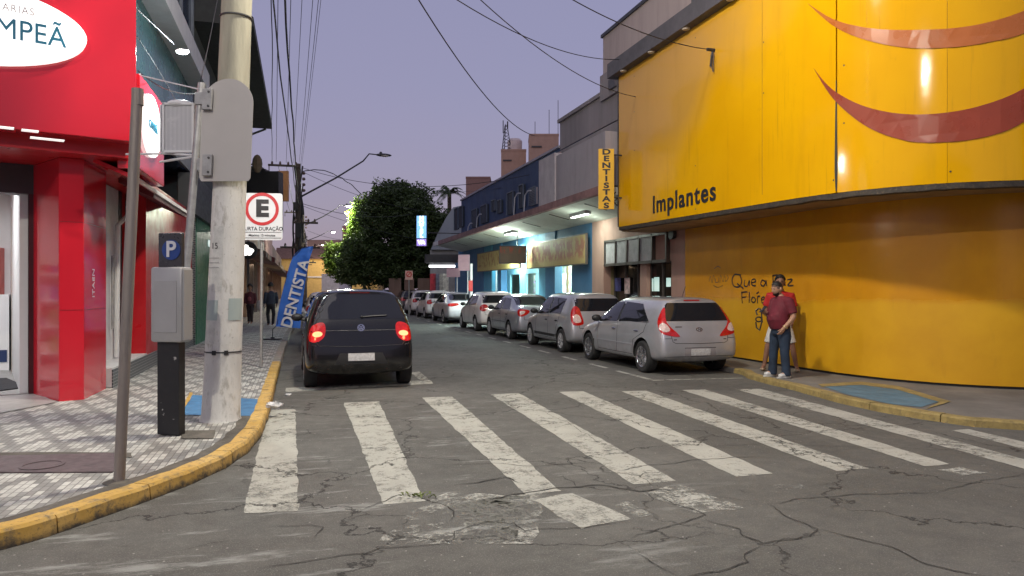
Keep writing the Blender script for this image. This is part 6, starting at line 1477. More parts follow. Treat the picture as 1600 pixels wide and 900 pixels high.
def make_car(name, label, kind, L_, W_, Hh, wb, rov, wr, pm, sp):
    """local frame: y forward, rear axle at y=0. rov: rear overhang. sp: dict of shape values"""
    g = lambda k, d: sp.get(k, d)
    yr = -rov; yf = L_ - rov; hw = W_ / 2; zb = .20
    belt = g('belt', .95); beltf = g('beltf', .90); ws_b = yr + L_ - g('hoodlen', 1.0); ws_t = ws_b - g('wsrun', .75)
    tophw = g('tophw', .70) * hw; dk = g('deck', 1.02)
    S_ = []  # station: list of 6 (x,y,z)
    def st(ys, ws, zs): S_.append([(ws[j] * hw if j < 3 or ws[j] < 3 else ws[j], ys[j], zs[j]) for j in range(6)])
    if kind == 'hatch':
        rt = g('rooft', .40)          # how far the roof's rear edge sits ahead of the bumper
        rb = g('rearbelt', .14)
        st([yr + .10, yr + .0, yr - .0, yr + rb, yr + rt, yr + rt - .02], [.62, .80, .85, .82, .62, .3], [zb + .08, .36, .62, g('tgz', .98), Hh - .09, Hh - .05])
        st([yr + .12, yr + .05, yr + .05, yr + rb + .04, yr + rt + .06, yr + rt + .04], [.74, .93, .95, .90, .69, .34], [zb + .04, .34, .62, g('tgz', .98) - .01, Hh - .07, Hh - .02])
        st([yr + .45, yr + .40, yr + .40, yr + .48, yr + rt + .40, yr + rt + .40], [.8, .98, 1.0, .95, .74, .38], [zb, .30, .62, belt, Hh - .06, Hh])
    else:
        rs_ = yr + g('bl_b', .62); rtp = yr + g('bl_t', 1.25)
        st([yr + .10, yr + .0, yr, yr + .08, yr + .10, yr + .10], [.6, .78, .82, .80, .62, .3], [zb + .08, .36, .62, dk - .14, dk - .02, dk])
        st([yr + .12, yr + .05, yr + .05, yr + .12, yr + .16, yr + .16], [.74, .94, .96, .92, .74, .35], [zb + .04, .34, .62, dk - .12, dk, dk + .015])
        st([yr + .45, yr + .40, yr + .40, rs_ - .05, rs_, rs_ - .02], [.8, .98, 1, .95, .76, .38], [zb, .30, .62, belt, dk + .01, dk + .03])
        st([yr + .9, yr + .9, yr + .9, rtp - .1, rtp, rtp - .04], [.82, .98, 1, .96, .68, .36], [zb, .28, .62, belt, Hh - .07, Hh - .02])
    mid = (ws_t + .2)
    st([mid - .55] * 6, [.84, .985, 1.0, .965, g('tophw', .72), .38], [zb, .27, .60, belt - .01, Hh - .055, Hh])
    st([mid, mid, mid, mid, ws_t + .0, ws_t + .05], [.84, .985, 1.0, .965, g('tophw', .72) - .01, .38], [zb, .27, .60, (belt + beltf) / 2, Hh - .075, Hh - .025])
    st([ws_b - .25, ws_b - .25, ws_b - .25, ws_b - .22, ws_b - .02, ws_b + .05], [.82, .98, 1.0, .95, .80, .40], [zb, .27, .60, beltf - .01, beltf + .03, beltf + .07])
    st([ws_b + .25] * 6, [.8, .98, 1.0, .93, .76, .40], [zb, .28, .60, beltf - .05, beltf + .0, beltf + .04])
    st([yf - .35, yf - .35, yf - .35, yf - .38, yf - .40, yf - .40], [.76, .94, .96, .88, .66, .34], [zb, .30, .58, beltf - .16, beltf - .10, beltf - .06])
    st([yf - .10, yf - .02, yf, yf - .06, yf - .14, yf - .12], [.6, .76, .8, .72, .52, .28], [zb + .06, .32, .54, beltf - .26, beltf - .20, beltf - .18])
    vs = []; fs = []; n = len(S_)
    for s_ in S_:
        for (x, y, z) in s_: vs.append((x, y, z))
        for (x, y, z) in s_[::-1]: vs.append((-x, y, z))
    for i in range(n - 1):
        for j in range(12): fs.append((i * 12 + j, i * 12 + (j + 1) % 12, (i + 1) * 12 + (j + 1) % 12, (i + 1) * 12 + j))
    for i in (0, n - 1):
        for j in range(5): a = i * 12; fs.append((a + j, a + j + 1, a + 10 - j, a + 11 - j))
    me = bpy.data.meshes.new('cage'); me.from_pydata(vs, [], fs)
    bm = bmesh.new(); bm.from_mesh(me); bmesh.ops.recalc_face_normals(bm, faces=bm.faces)
    cl = bm.edges.layers.float.new('crease_edge'); bm.verts.ensure_lookup_table()
    def crease(i0, j0, i1, j1, c_):
        for m_ in (0, 1):
            a = i0 * 12 + (j0 if not m_ else 11 - j0); b_ = i1 * 12 + (j1 if not m_ else 11 - j1)
            e_ = bm.edges.get((bm.verts[a], bm.verts[b_]))
            if e_: e_[cl] = c_
    for i in range(n - 1): crease(i, 3, i + 1, 3, g('cbelt', .35)); crease(i, 4, i + 1, 4, .25); crease(i, 1, i + 1, 1, .3)
    rfi = 3 if kind == 'hatch' else 4
    for j in range(5):
        if kind == 'hatch': crease(0, j, 0, j + 1, .30)
        else: crease(0, j, 0, j + 1, .3)
    if kind == 'hatch':
        for m_ in (0,): 
            e_ = bm.edges.get((bm.verts[5], bm.verts[6])); 
            if e_: e_[cl] = .6
        crease(0, 4, 0, 5, .6)
        for j_ in (3,):
            e_ = bm.edges.get((bm.verts[3], bm.verts[8]));
            if e_: e_[cl] = .3
    bm.to_mesh(me); bm.free()
    me2 = subsurf(me, 3)
    xs = [v.co for v in me2.vertices]
    mnx, mxx_, mny, mxy, mnz, mxz = min(v.x for v in xs), max(v.x for v in xs), min(v.y for v in xs), max(v.y for v in xs), min(v.z for v in xs), max(v.z for v in xs)
    for v in me2.vertices:
        v.co.x *= hw / mxx_; v.co.y = yr + (v.co.y - mny) * L_ / (mxy - mny); v.co.z = zb + (v.co.z - mnz) * (Hh - zb) / (mxz - mnz)
    bm = bmesh.new(); bm.from_mesh(me2); bvh = BVHTree.FromBMesh(bm); bm.free()
    # wheel arches by boolean
    ob = bpy.data.objects.new('t', me2); COL.objects.link(ob); ra = wr + .055
    mb = MB()
    for sx_ in (-1, 1):
        for y_ in (0, wb): mb.lathe([(0, 0), (ra, 0), (ra, .5), (0, .5)], (sx_ * (hw - .30), y_, wr + .01), (sx_, 0, 0), 40)
    cut = mb.build('cut', m_arch); md = ob.modifiers.new('b', 'BOOLEAN'); md.operation = 'DIFFERENCE'; md.object = cut; md.solver = 'EXACT'
    dg = bpy.context.evaluated_depsgraph_get(); dg.update(); me3 = bpy.data.meshes.new_from_object(ob.evaluated_get(dg)); bpy.data.objects.remove(ob); bpy.data.objects.remove(cut)
    me3.materials.clear()
    root = empty(name, (0, 0, 0), label, 'car')
    me3.name = 'body'; body = finish('body', me3, [pm, m_arch, m_trim], root)
    for p in me3.polygons:
        c_ = p.center; k = 0
        for y_ in (0, wb):
            d_ = math.hypot(c_.y - y_, c_.z - wr - .01)
            if (abs(d_ - ra) < .014 and abs(c_.x) > hw - .301 and (p.normal.y * (c_.y - y_) + p.normal.z * (c_.z - wr - .01)) < 0) or (d_ < ra - .002 and abs(abs(c_.x) - (hw - .30)) < .01): k = 1
        if k == 0 and c_.z < zb + .03: k = 1
        if k == 0 and g('lowtrim', False) and c_.z < .34: k = 2
        p.material_index = k; p.use_smooth = True
    try: me3.set_sharp_from_angle(angle=R(40))
    except Exception: pass
    # projected panels
    def cast(p2, mode, s_=1):
        a, z = p2
        if mode == 'side': o_ = Vector((s_ * 3, a, z)); d = Vector((-s_, 0, 0))
        elif mode == 'rear': o_ = Vector((a * s_, -5, z)); d = Vector((0, 1, 0))
        elif mode == 'front': o_ = Vector((a * s_, 9, z)); d = Vector((0, -1, 0))
        elif mode == 'corner': # a: distance round the corner measured along the diagonal
            d = Vector((-s_, 1, 0)).normalized(); t_ = Vector((-s_, -1, 0)).normalized(); base = Vector((s_ * hw, yr, 0)); o_ = base - d * 3 + t_ * a + Vector((0, 0, z))
        r_ = bvh.ray_cast(o_, d, 12)
        if r_[0] is None: return None, None
        n_ = r_[1]; 
        if n_.dot(d) > 0: n_ = -n_
        return r_[0], n_
    def panel(nm, poly, mode, mat_, parent=root, s_=1, off=.004, grid=.05, dns=True, depth=.012):
        if nm.startswith('tail'): # rounded outline
            k_ = len(poly); ex_ = dense([poly[-1]] + poly + [poly[0], poly[1]], 4)[4:4 + 4 * k_]; poly = [tuple(Vector(q).lerp(Vector(ex_[i]), .8)) for i, q in enumerate(ex_)]
        pts = [Vector(q) for q in poly]
        q = []
        for i in range(len(pts)):
            a, b_ = pts[i], pts[(i + 1) % len(pts)]; n_ = max(1, int((b_ - a).length / grid)); q += [a.lerp(b_, k / n_) for k in range(n_)]
        pts = q; n_ = len(pts); x0, x1 = min(p.x for p in pts), max(p.x for p in pts); y0, y1 = min(p.y for p in pts), max(p.y for p in pts); inn = []
        gx = x0 + grid / 2
        while gx < x1:
            gy = y0 + grid / 2
            while gy < y1:
                ins = False; near = 9
                for i in range(n_):
                    a, b_ = pts[i], pts[(i + 1) % n_]
                    if (a.y > gy) != (b_.y > gy) and gx < (b_.x - a.x) * (gy - a.y) / (b_.y - a.y) + a.x: ins = not ins
                    near = min(near, math.hypot(a.x - gx, a.y - gy))
                if ins and near > grid * .4: inn.append(Vector((gx, gy)))
                gy += grid
            gx += grid
        r_ = delaunay_2d_cdt(pts + inn, [], [list(range(n_))], 1, 1e-6); ps = []; ok = True
        for p in r_[0]:
            h_, nn = cast(p, mode, s_)
            if h_ is None: ps.append(None)
            else: ps.append((h_ + nn * off, h_ - nn * depth))
        vs = []; ix = {}
        for i, p in enumerate(ps):
            if p: ix[i] = len(vs); vs.append(p[0])
        k = len(vs); vs += [p[1] for p in ps if p]
        fs = []; cnt = {}
        for f in r_[2]:
            if all(i in ix for i in f):
                # drop slivers spanning a depth jump
                if max((vs[ix[f[i]]] - vs[ix[f[(i + 1) % len(f)]]]).length for i in range(len(f))) > .35: continue
                fs.append(tuple(ix[i] for i in f))
                for i in range(len(f)): e_ = (ix[f[i]], ix[f[(i + 1) % len(f)]]); cnt.setdefault(tuple(sorted(e_)), []).append(e_)
        for e_ in cnt.values():
            if len(e_) == 1: a, b_ = e_[0]; fs.append((b_, a, a + k, b_ + k))
        if not fs: return None
        me = bpy.data.meshes.new(nm); me.from_pydata([tuple(v) for v in vs], [], fs); bm = bmesh.new(); bm.from_mesh(me); bmesh.ops.delete(bm, geom=[v for v in bm.verts if not v.link_faces], context='VERTS'); bmesh.ops.recalc_face_normals(bm, faces=bm.faces); bm.to_mesh(me); bm.free()
        return finish(nm, me, mat_, parent, smooth=35)
    def seam(nm, line, mode, mat_, wd=.010, s_=1, parent=root, off=.002):
        pts = []; ln = [Vector(q) for q in line]
        for i in range(len(ln) - 1): n_ = max(1, int((ln[i + 1] - ln[i]).length / .06)); pts += [ln[i].lerp(ln[i + 1], k / n_) for k in range(n_)]
        pts.append(ln[-1]); q = [cast(p, mode, s_) for p in pts]; q = [a + b_ * (off - wd * .35) for a, b_ in q if a is not None]
        if len(q) < 2: return
        return MB().tube(q, wd * .6, 5).build(nm, mat_, parent)
    def at(p2, mode, s_=1, off=0): h_, n_ = cast(p2, mode, s_); return h_ + n_ * off, n_
    C_ = dict(root=root, panel=panel, seam=seam, at=at, yr=yr, yf=yf, hw=hw, H=Hh, belt=belt, beltf=beltf, ws_b=ws_b, ws_t=ws_t, wb=wb, wr=wr, body=body, g=g, W=W_, sx=Hh)
    # windscreen
    panel('windscreen', [(-.66 * hw, Hh - .10), (.66 * hw, Hh - .10), (.78 * hw, beltf + .07), (-.78 * hw, beltf + .07)], 'front', m_glass)
    panel('number_plate', [(-.2, .42), (.2, .42), (.2, .53), (-.2, .53)], 'front', m_plate)
    for s_ in (-1, 1):
        panel('headlight', [(.52 * hw, .62), (.86 * hw, .66), (.90 * hw, .78), (.56 * hw, .74)], 'front', m_whitetail, s_=s_)
        # mirror
        p, n_ = at((ws_b - .52, beltf + .06), 'side', s_); mb = MB(); mb.ell(p + Vector((s_ * .13, 0, .05)), .11, .07, .075, 14, 10); mb.tube([p - Vector((s_ * .02, 0, 0)), p + Vector((s_ * .1, 0, .03))], .03, 8)
        mb.build('mirror', g('mirrormat', pm), root, smooth=True)
    # wheels
    for s_ in (-1, 1):
        for y_ in (0, wb):
            xo = s_ * (hw - .012); c_ = Vector((xo, y_, wr)); tw = .20
            ty = MB().lathe([(wr * .62, 0), (wr * .66, .004), (wr * .90, .006), (wr * .975, -.012), (wr, -.04), (wr, -tw + .04), (wr * .97, -tw), (wr * .6, -tw)], c_, (s_, 0, 0), 36).build('wheel', m_rubber, root, smooth=35)
            rm = MB(); sp_n = g('spokes', 7); rm.lathe([(wr * .66, .002), (wr * .64, .006), (wr * .60, -.005), (wr * .58, -.10), (.02, -.11)], c_, (s_, 0, 0), 30)
            for k in range(sp_n):
                for tw_ in ((-.12, .12) if sp_n == 5 else (0,)):
                    a = 2 * math.pi * k / sp_n + .3; u_ = Vector((0, math.cos(a), math.sin(a))); u2 = Vector((0, math.cos(a + tw_), math.sin(a + tw_))); t_ = Vector((0, -math.sin(a), math.cos(a)))
                    a0 = c_ + u_ * .04 + Vector((s_ * -.012, 0, 0)) + t_ * tw_ * .1; a1 = c_ + u2 * wr * .615 + Vector((s_ * -.004, 0, 0)); m_ = (a0 + a1) / 2
                    rm.obox(m_, (a1 - a0) / 2, t_ * (.013 if sp_n == 5 else .022), Vector((s_ * .012, 0, 0)))
            rm.lathe([(0, .008), (.03, .007), (.055, -.002), (.06, -.03)], c_, (s_, 0, 0), 16)
            rm.build('rim', m_alloy if g('alloy', True) else M('hubcap_grey', (0.4, 0.4, 0.42), .45, .3), ty, smooth=35)
    return C_
def side_glass(c, fr, rr, qt=None, top=None):
    """fr, rr: polygons (y,z) of front and rear side glass"""
    for s_ in (-1, 1):
        c['panel']('side_window', fr, 'side', m_glass, s_=s_)
        c['panel']('side_window', rr, 'side', m_glass, s_=s_)
        if qt: c['panel']('quarter_window', qt, 'side', m_glass, s_=s_)
def std_sides(c, yB, yA, yC, two=False, handles=True, hm=None):
    """yA: front end of glass at belt, yB: pillar, yC: rear end of glass at the belt"""
    hw, H_, b_, bf = c['hw'], c['H'], c['belt'], c['beltf']; zt = H_ - c['g']('winred', .13); zb_ = b_ + .03; zf = bf + .04
    yAt = c['ws_t'] - .10; yCt = c['g']('yCt', yC + .25)
    fr = [(yA, zf), (yAt + .05, zt - .02), (yB + .04, zt), (yB + .04, (zb_ + zf) / 2)]
    rr = [(yB - .05, (zb_ + zf) / 2), (yB - .05, zt), (yCt, zt - .03), (yC, zb_ + .01)]
    for s_ in (-1, 1):
        fp_ = c['panel']('side_window', fr, 'side', m_glass, s_=s_); c['panel']('side_window', rr, 'side', m_glass, s_=s_)
        # black pillar strip
        c['panel']('door_pillar', [(yB - .05, zb_), (yB - .05, zt), (yB + .04, zt), (yB + .04, zb_ - .01)], 'side', m_trim, s_=s_, off=.001)
        # door gaps
        yd0 = c['ws_b'] - .42; 
        c['seam']('door_gap', [(yB, zb_ - .02), (yB - .02, .62), (yB, .34)], 'side', m_trim, s_=s_)
        c['seam']('door_gap', [(yd0, zf - .03), (yd0 + .03, .6), (yd0 - .03, .34)], 'side', m_trim, s_=s_)
        yre = max(yC + .1, c['wr'] + .06)
        c['seam']('door_gap', [(yC + .06, zb_), (yC + .14, .80), (c['wr'] * .9 + .08, .62), (c['wr'] + .09, .36)], 'side', m_trim, s_=s_)
        c['seam']('sill_gap', [(c['wr'] + .1, .33), (yd0 - .03, .33)], 'side', m_trim, s_=s_)
        for y_ in (yB + .16, max(yC + .30, yB - .86)):
            p, n_ = c['at']((y_, .80), 'side', s_); MB().ell(p, .02, .10, .022, 12, 8).build('door_handle', hm or c['body'].data.materials[0], c['root'], smooth=True)
        c['seam']('belt_trim', [(yA, zf - .02), (yB, zb_ - .015), (yC, zb_ - .01)], 'side', m_trim, .014, s_)
def place(c, x, y, rz=0):
    r_ = c['root']; r_.location = (x, y, 0.004); r_.rotation_euler[2] = rz; return r_
def rear_common(c, plate_z, pw=.2, ph=.065, wiper=None, emb_z=None, tall_stop=None, emb='ring'):
    p = c['panel']; hw = c['hw']
    pl = p('number_plate', [(-pw, plate_z - ph), (pw, plate_z - ph), (pw, plate_z + ph), (-pw, plate_z + ph)], 'rear', m_plate, off=.014)
    if emb_z:
        q, n_ = c['at']((0, emb_z), 'rear')
        n_ = Vector((0, n_.y, n_.z)).normalized(); u_ = Vector((1, 0, 0)); v_ = n_.cross(u_)
        mb = MB(); nn = 24
        if emb == 'ring':
            mb.lathe([(.046, .0), (.058, 0), (.058, .01), (.046, .01), (.046, 0)], q, n_, 24)
            def bar(a, b_): A = q + n_ * .006 + u_ * a[0] + v_ * a[1]; B = q + n_ * .006 + u_ * b_[0] + v_ * b_[1]; d = (B - A) / 2; mb.obox((A + B) / 2, d, n_ * .004, n_.cross(d.normalized()) * .006)
            sg = 1 if v_.z > 0 else -1
            for (a, b_) in (((-.028, .036), (0, .005)), ((.028, .036), (0, .005)), ((-.038, .016), (-.018, -.036)), ((-.018, -.036), (0, 0)), ((0, 0), (.018, -.036)), ((.018, -.036), (.038, .016))): bar((a[0], a[1] * sg), (b_[0], b_[1] * sg))
        elif emb == 'oval':
            vs = []; 
            for k in range(24):
                a = 2 * math.pi * k / 24
                for rr in (1, .74): vs.append(q + n_ * .008 + u_ * math.cos(a) * .068 * rr + v_ * math.sin(a) * .038 * rr)
            mb.add(vs, [(2 * k, 2 * ((k + 1) % 24), 2 * ((k + 1) % 24) + 1, 2 * k + 1) for k in range(24)])
            for x_ in (-.022, .022): mb.obox(q + n_ * .008 + u_ * x_, u_ * .005 + v_ * .003, v_ * .028 + u_ * .008, n_ * .003)
            mb.obox(q + n_ * .008, u_ * .024, v_ * .004, n_ * .003)
        else: mb.obox(q + n_ * .006, u_ * .05, v_ * .018, n_ * .004)
        mb.build('emblem', m_chrome, c['root'])
    if wiper:
        (x0, z0_), (x1, z1_) = wiper; a, n1 = c['at']((x0, z0_), 'rear'); b_, n2 = c['at']((x1, z1_), 'rear'); MB().tube([a + n1 * .02, b_ + n2 * .02], .010, 6).ell(a + n1 * .02, .03, .02, .02, 8, 6).build('wiper', m_trim, c['root'])
P_ = lambda k, v: None
cars = {}
# 1. black hatch on the left
pm = paint('black_car_paint', (0.005, 0.005, 0.006), 0, .2)
c = make_car('parked_car', 'black hatchback with glowing red tail lights parked at the left kerb', 'hatch', 3.95, 1.78, 1.63, 2.50, .68, .315, pm, dict(belt=1.05, beltf=.98, rooft=.34, rearbelt=.10, tgz=1.07, tophw=.74, hoodlen=.95, alloy=False, mirrormat=m_trim, spokes=9))
hw = c['hw']; std_sides(c, .97, 2.05, .08)
c['panel']('rear_window', [(-.71, 1.14), (-.75, 1.18), (-.65, 1.50), (-.60, 1.53), (.60, 1.53), (.65, 1.50), (.75, 1.18), (.71, 1.14)], 'rear', m_glass)
m_tlb = EM('tail_lamp_lit', (1.0, .33, .14), 1.7, (.6, .2, .1))
for s_ in (-1, 1):
    # lamps wrap the corner
    tl = c['panel']('tail_light', [(.0, .80), (.10, .78), (.17, .84), (.18, .95), (.15, 1.06), (.09, 1.09), (.0, 1.03), (-.04, .90)], 'corner', m_redtail, s_=s_, off=.008)
    ctr_ = [(.095 + .06 * math.cos(a * math.pi / 6), .905 + .045 * math.sin(a * math.pi / 6)) for a in range(12)]
    c['panel']('lit_bulb', ctr_, 'corner', m_tlb, s_=s_, off=.012, grid=.03, parent=tl)
    c['seam']('hatch_gap', [(.76, 1.08), (.72, .80), (.66, .72), (0, .70)], 'rear', m_trim, s_=s_)
    c['seam']('bumper_gap', [(.70, .72), (.84, .76)], 'rear', m_trim, s_=s_)
c['panel']('plate_recess', [(-.42, .42), (.42, .42), (.34, .60), (-.34, .60)], 'rear', m_trim, off=.002)
c['seam']('hatch_crease', [(-.70, .96), (.70, .96)], 'rear', m_trim, .008)
rear_common(c, .535, .21, .06, wiper=((.02, 1.17), (.42, 1.19)), emb_z=1.0)
c['panel']('stop_lamp', [(-.16, 1.56), (.16, 1.56), (.16, 1.58), (-.16, 1.58)], 'rear', M('dark_stop_lamp', (0.1, .005, .005), .2))
place(c, .93, 12.55, R(.8))
for s_ in (-1, 1): lamp('tail_glow', (.93 + s_ * .76, 11.76, .9), 1.2, (1, .25, .1), radius=.03)
# 2. silver hatch nearest on the right
pm_s = paint('silver_car_paint', (0.47, 0.475, 0.51), .5, .34)
c = make_car('parked_car', 'silver hatchback parked nearest on the right, by the yellow wall', 'hatch', 4.22, 1.74, 1.48, 2.65, .75, .31, pm_s, dict(belt=.96, beltf=.88, rooft=.36, rearbelt=.10, tgz=.97, tophw=.71, hoodlen=.95, wsrun=.95, spokes=5, mirrormat=m_trim, yCt=.30, winred=.12))
std_sides(c, 1.12, 2.35, -.20, hm=m_chrome)
c['panel']('rear_window', [(-.66, 1.02), (-.69, 1.06), (-.58, 1.32), (-.53, 1.36), (.53, 1.36), (.58, 1.32), (.69, 1.06), (.66, 1.02)], 'rear', m_glass)
for s_ in (-1, 1):
    tl = c['panel']('tail_light', [(-.03, 1.28), (.06, 1.0), (.27, .77), (.25, .73), (.02, .79), (-.08, .91), (-.11, 1.06)], 'corner', m_redtail, s_=s_, off=.008)
    c['panel']('tail_light_lens', [(-.02, .98), (.06, .96), (.13, .86), (.07, .82), (-.04, .87), (-.06, .92)], 'corner', m_whitetail, s_=s_, off=.012, parent=tl, grid=.04)
    c['seam']('hatch_gap', [(.66, 1.0), (.58, .64), (.52, .61), (0, .60)], 'rear', m_trim, s_=s_)
    c['seam']('bumper_gap', [(.60, .70), (.80, .70)], 'rear', m_trim, s_=s_)
    c['panel']('tow_cap', [(.50, .67), (.56, .67), (.56, .685), (.50, .685)], 'rear', m_trim, s_=s_)
c['panel']('plate_recess', [(-.34, .36), (.34, .36), (.30, .52), (-.34, .52)], 'rear', paint('silver_shade', (0.36, 0.34, 0.36), .3, .5), off=.002)
c['seam']('recess_edge', [(-.34, .52), (.32, .52)], 'rear', m_trim, .012); c['seam']('bumper_step', [(-.8, .36), (.8, .36)], 'rear', m_trim, .008)
c['panel']('stop_lamp', [(-.17, 1.395), (.17, 1.395), (.17, 1.42), (-.17, 1.42)], 'rear', m_redtail, off=.006)
rear_common(c, .44, .2, .06, emb_z=.86, emb='oval')
c['panel']('badge', [(-.50, .905), (-.36, .905), (-.36, .92), (-.50, .92)], 'rear', m_chrome, off=.004, grid=.03)
for s_ in (-1, 1): c['seam']('side_moulding', [(.42, .52), (2.15, .52)], 'side', pm_s, .03, s_)
q, n_ = c['at']((0, 1.40), 'rear'); MB().tube([q + Vector((0, .35, .07)), q + Vector((0, .22, .28))], .006, 5).build('aerial', m_trim, c['root'])
place(c, 6.36 + .87, 12.83, R(.6))
# 3. silver hatch with black trim
pm_s2 = paint('silver_grey_paint', (0.43, 0.435, 0.47), .45, .36)
c = make_car('parked_car', 'silver hatchback with tall tail lights, second from the yellow wall', 'hatch', 4.02, 1.72, 1.53, 2.59, .68, .30, pm_s2, dict(belt=.97, beltf=.90, rooft=.36, rearbelt=.12, tgz=1.0, tophw=.73, alloy=False, mirrormat=m_trim, hoodlen=.92, yCt=.05, winred=.13))
std_sides(c, 1.0, 2.15, .08, hm=m_trim)
c['panel']('rear_window', [(-.64, 1.06), (-.60, 1.38), (.60, 1.38), (.64, 1.06)], 'rear', m_glass)
for s_ in (-1, 1):
    tl = c['panel']('tail_light', [(-.02, 1.18), (.10, 1.12), (.24, .80), (.20, .72), (.06, .72), (-.02, .84), (-.06, 1.02)], 'corner', m_redtail, s_=s_, off=.008); c['panel']('tail_light_lens', [(.05, .98), (.14, .94), (.19, .80), (.08, .78), (.02, .88)], 'corner', m_whitetail, s_=s_, off=.012, parent=tl, grid=.04)
    c['seam']('hatch_gap', [(.62, 1.02), (.58, .64), (0, .62)], 'rear', m_trim, s_=s_)
    c['panel']('side_moulding', [(.42, .37), (.42, .44), (2.15, .44), (2.15, .37)], 'side', m_trim, s_=s_)
rear_common(c, .74, emb_z=.90, emb='bar'); place(c, 6.38 + .86, 17.45)
# 4. grey sedan
pm_g = paint('grey_sedan_paint', (0.36, 0.37, 0.42), .45, .36)
c = make_car('parked_car', 'bluish grey sedan, third from the yellow wall', 'sedan', 4.28, 1.68, 1.46, 2.49, .98, .29, pm_g, dict(belt=.94, beltf=.88, deck=1.06, bl_b=.62, bl_t=1.30, hoodlen=.95, mirrormat=m_trim, alloy=False, tophw=.70, winred=.13, yCt=.42))
std_sides(c, .98, 2.05, -.02, hm=m_trim)
c['panel']('rear_window', [(-.64, 1.11), (-.55, 1.36), (.55, 1.36), (.64, 1.11)], 'rear', m_glass)
for s_ in (-1, 1):
    tl = c['panel']('tail_light', [(-.06, .98), (.22, .96), (.24, .86), (.10, .76), (-.02, .80)], 'corner', m_redtail, s_=s_, off=.008); c['panel']('tail_light_lens', [(.03, .92), (.15, .92), (.12, .84), (.04, .84)], 'corner', m_whitetail, s_=s_, off=.012, parent=tl, grid=.04)
    c['seam']('boot_gap', [(.62, 1.0), (.58, .66), (0, .64)], 'rear', m_trim, s_=s_); c['seam']('side_moulding', [(.42, .55), (2.1, .55)], 'side', m_trim, .02, s_)
rear_common(c, .80, emb_z=.94, emb='bar'); place(c, 6.38 + .84, 22.3)
# 5. white hatch
pm_w = paint('white_car_paint', (0.74, 0.70, 0.71), 0, .35)
cw = make_car('parked_car', 'white hatchback with round red tail lights, fourth from the yellow wall', 'hatch', 3.88, 1.68, 1.52, 2.49, .66, .29, pm_w, dict(belt=.98, beltf=.90, rooft=.30, rearbelt=.10, tgz=1.0, tophw=.72, mirrormat=m_trim, yCt=.12, winred=.14, alloy=False))
c = cw; std_sides(c, .98, 2.0, .0)
c['panel']('rear_window', [(-.66, 1.08), (-.60, 1.37), (.60, 1.37), (.66, 1.08)], 'rear', m_glass)
for s_ in (-1, 1):
    c['panel']('tail_light', [(.09 + .125 * math.cos(a * math.pi / 8), .90 + .13 * math.sin(a * math.pi / 8)) for a in range(16)], 'corner', m_redtail, s_=s_, off=.01)
    c['seam']('hatch_gap', [(.62, 1.02), (.58, .64), (0, .62)], 'rear', m_trim, s_=s_)
rear_common(c, .56, emb_z=.88, emb='bar'); place(c, 6.38 + .84, 26.95)
# 6. silver sedan with boot-wide lights
pm_s3 = paint('pale_silver_paint', (0.54, 0.52, 0.56), .3, .35)
cs = make_car('parked_car', 'pale silver sedan with a red reflector strip, fifth from the yellow wall', 'sedan', 4.62, 1.77, 1.46, 2.70, 1.0, .31, pm_s3, dict(belt=.95, beltf=.88, deck=1.04, bl_b=.55, bl_t=1.3, hoodlen=1.0, tophw=.69, mirrormat=pm_s3, winred=.13, yCt=.40))
c = cs; std_sides(c, 1.08, 2.25, -.08)
c['panel']('rear_window', [(-.64, 1.09), (-.56, 1.35), (.56, 1.35), (.64, 1.09)], 'rear', m_glass)
for s_ in (-1, 1): c['panel']('tail_light', [(-.02, .93), (.30, .95), (.34, .86), (.12, .80), (-.04, .84)], 'corner', m_redtail, s_=s_, off=.008)
rear_common(c, .78, emb_z=.92, emb='bar'); place(c, 6.38 + .88, 33.4)
def car_copy(src, label, x, y, pmat=None, rz=0, scale=1.0):
    r_ = copy_tree(src['root']); r_['label'] = label; r_.location = (x, y, .004); r_.rotation_euler[2] = rz; r_.scale = (scale,) * 3
    if pmat:
        for ch in [o for o in bpy.data.objects if o.parent == r_]:
            if ch.name.startswith('body') or ch.name.startswith('mirror') or ch.name.startswith('door_handle'):
                ch.data = ch.data.copy(); 
                if ch.data.materials[0] and ch.data.materials[0].name.endswith('_paint'): ch.data.materials[0] = pmat
    return r_
pm_dk = paint('dark_brown_paint', (0.03, 0.022, 0.022), .4, .3)
pm_b = paint('charcoal_paint', (0.04, 0.04, 0.045), .4, .3)
car_copy(cw, 'white hatchback, sixth from the yellow wall, just behind the silver sedan', 7.22, 38.8)
car_copy(cw, 'white hatchback, seventh from the yellow wall', 7.22, 44.0)
car_copy(cw, 'dark brown hatchback just beyond the two white hatchbacks', 7.22, 49.3, pm_dk)
car_copy(cs, 'dark sedan beyond the dark brown hatchback', 7.26, 55.6, pm_b)
car_copy(cw, 'dark hatchback almost hidden under the big tree', 7.22, 62, pm_b)
car_copy(cs, 'pale sedan parked ahead of the black hatchback at the left kerb', .98, 19.2)
car_copy(cw, 'white hatchback farther up the left kerb beyond the pale sedan', .95, 27.4)
car_copy(cs, 'dark sedan far up the left kerb', 1.2, 35, pm_b)
car_copy(cw, 'silver hatchback coming to the far end of the street', 3.6, 70, pm_s3)
car_copy(cw, 'pale hatchback parked across the far end of the street', 6.5, 96, pm_w, R(80))
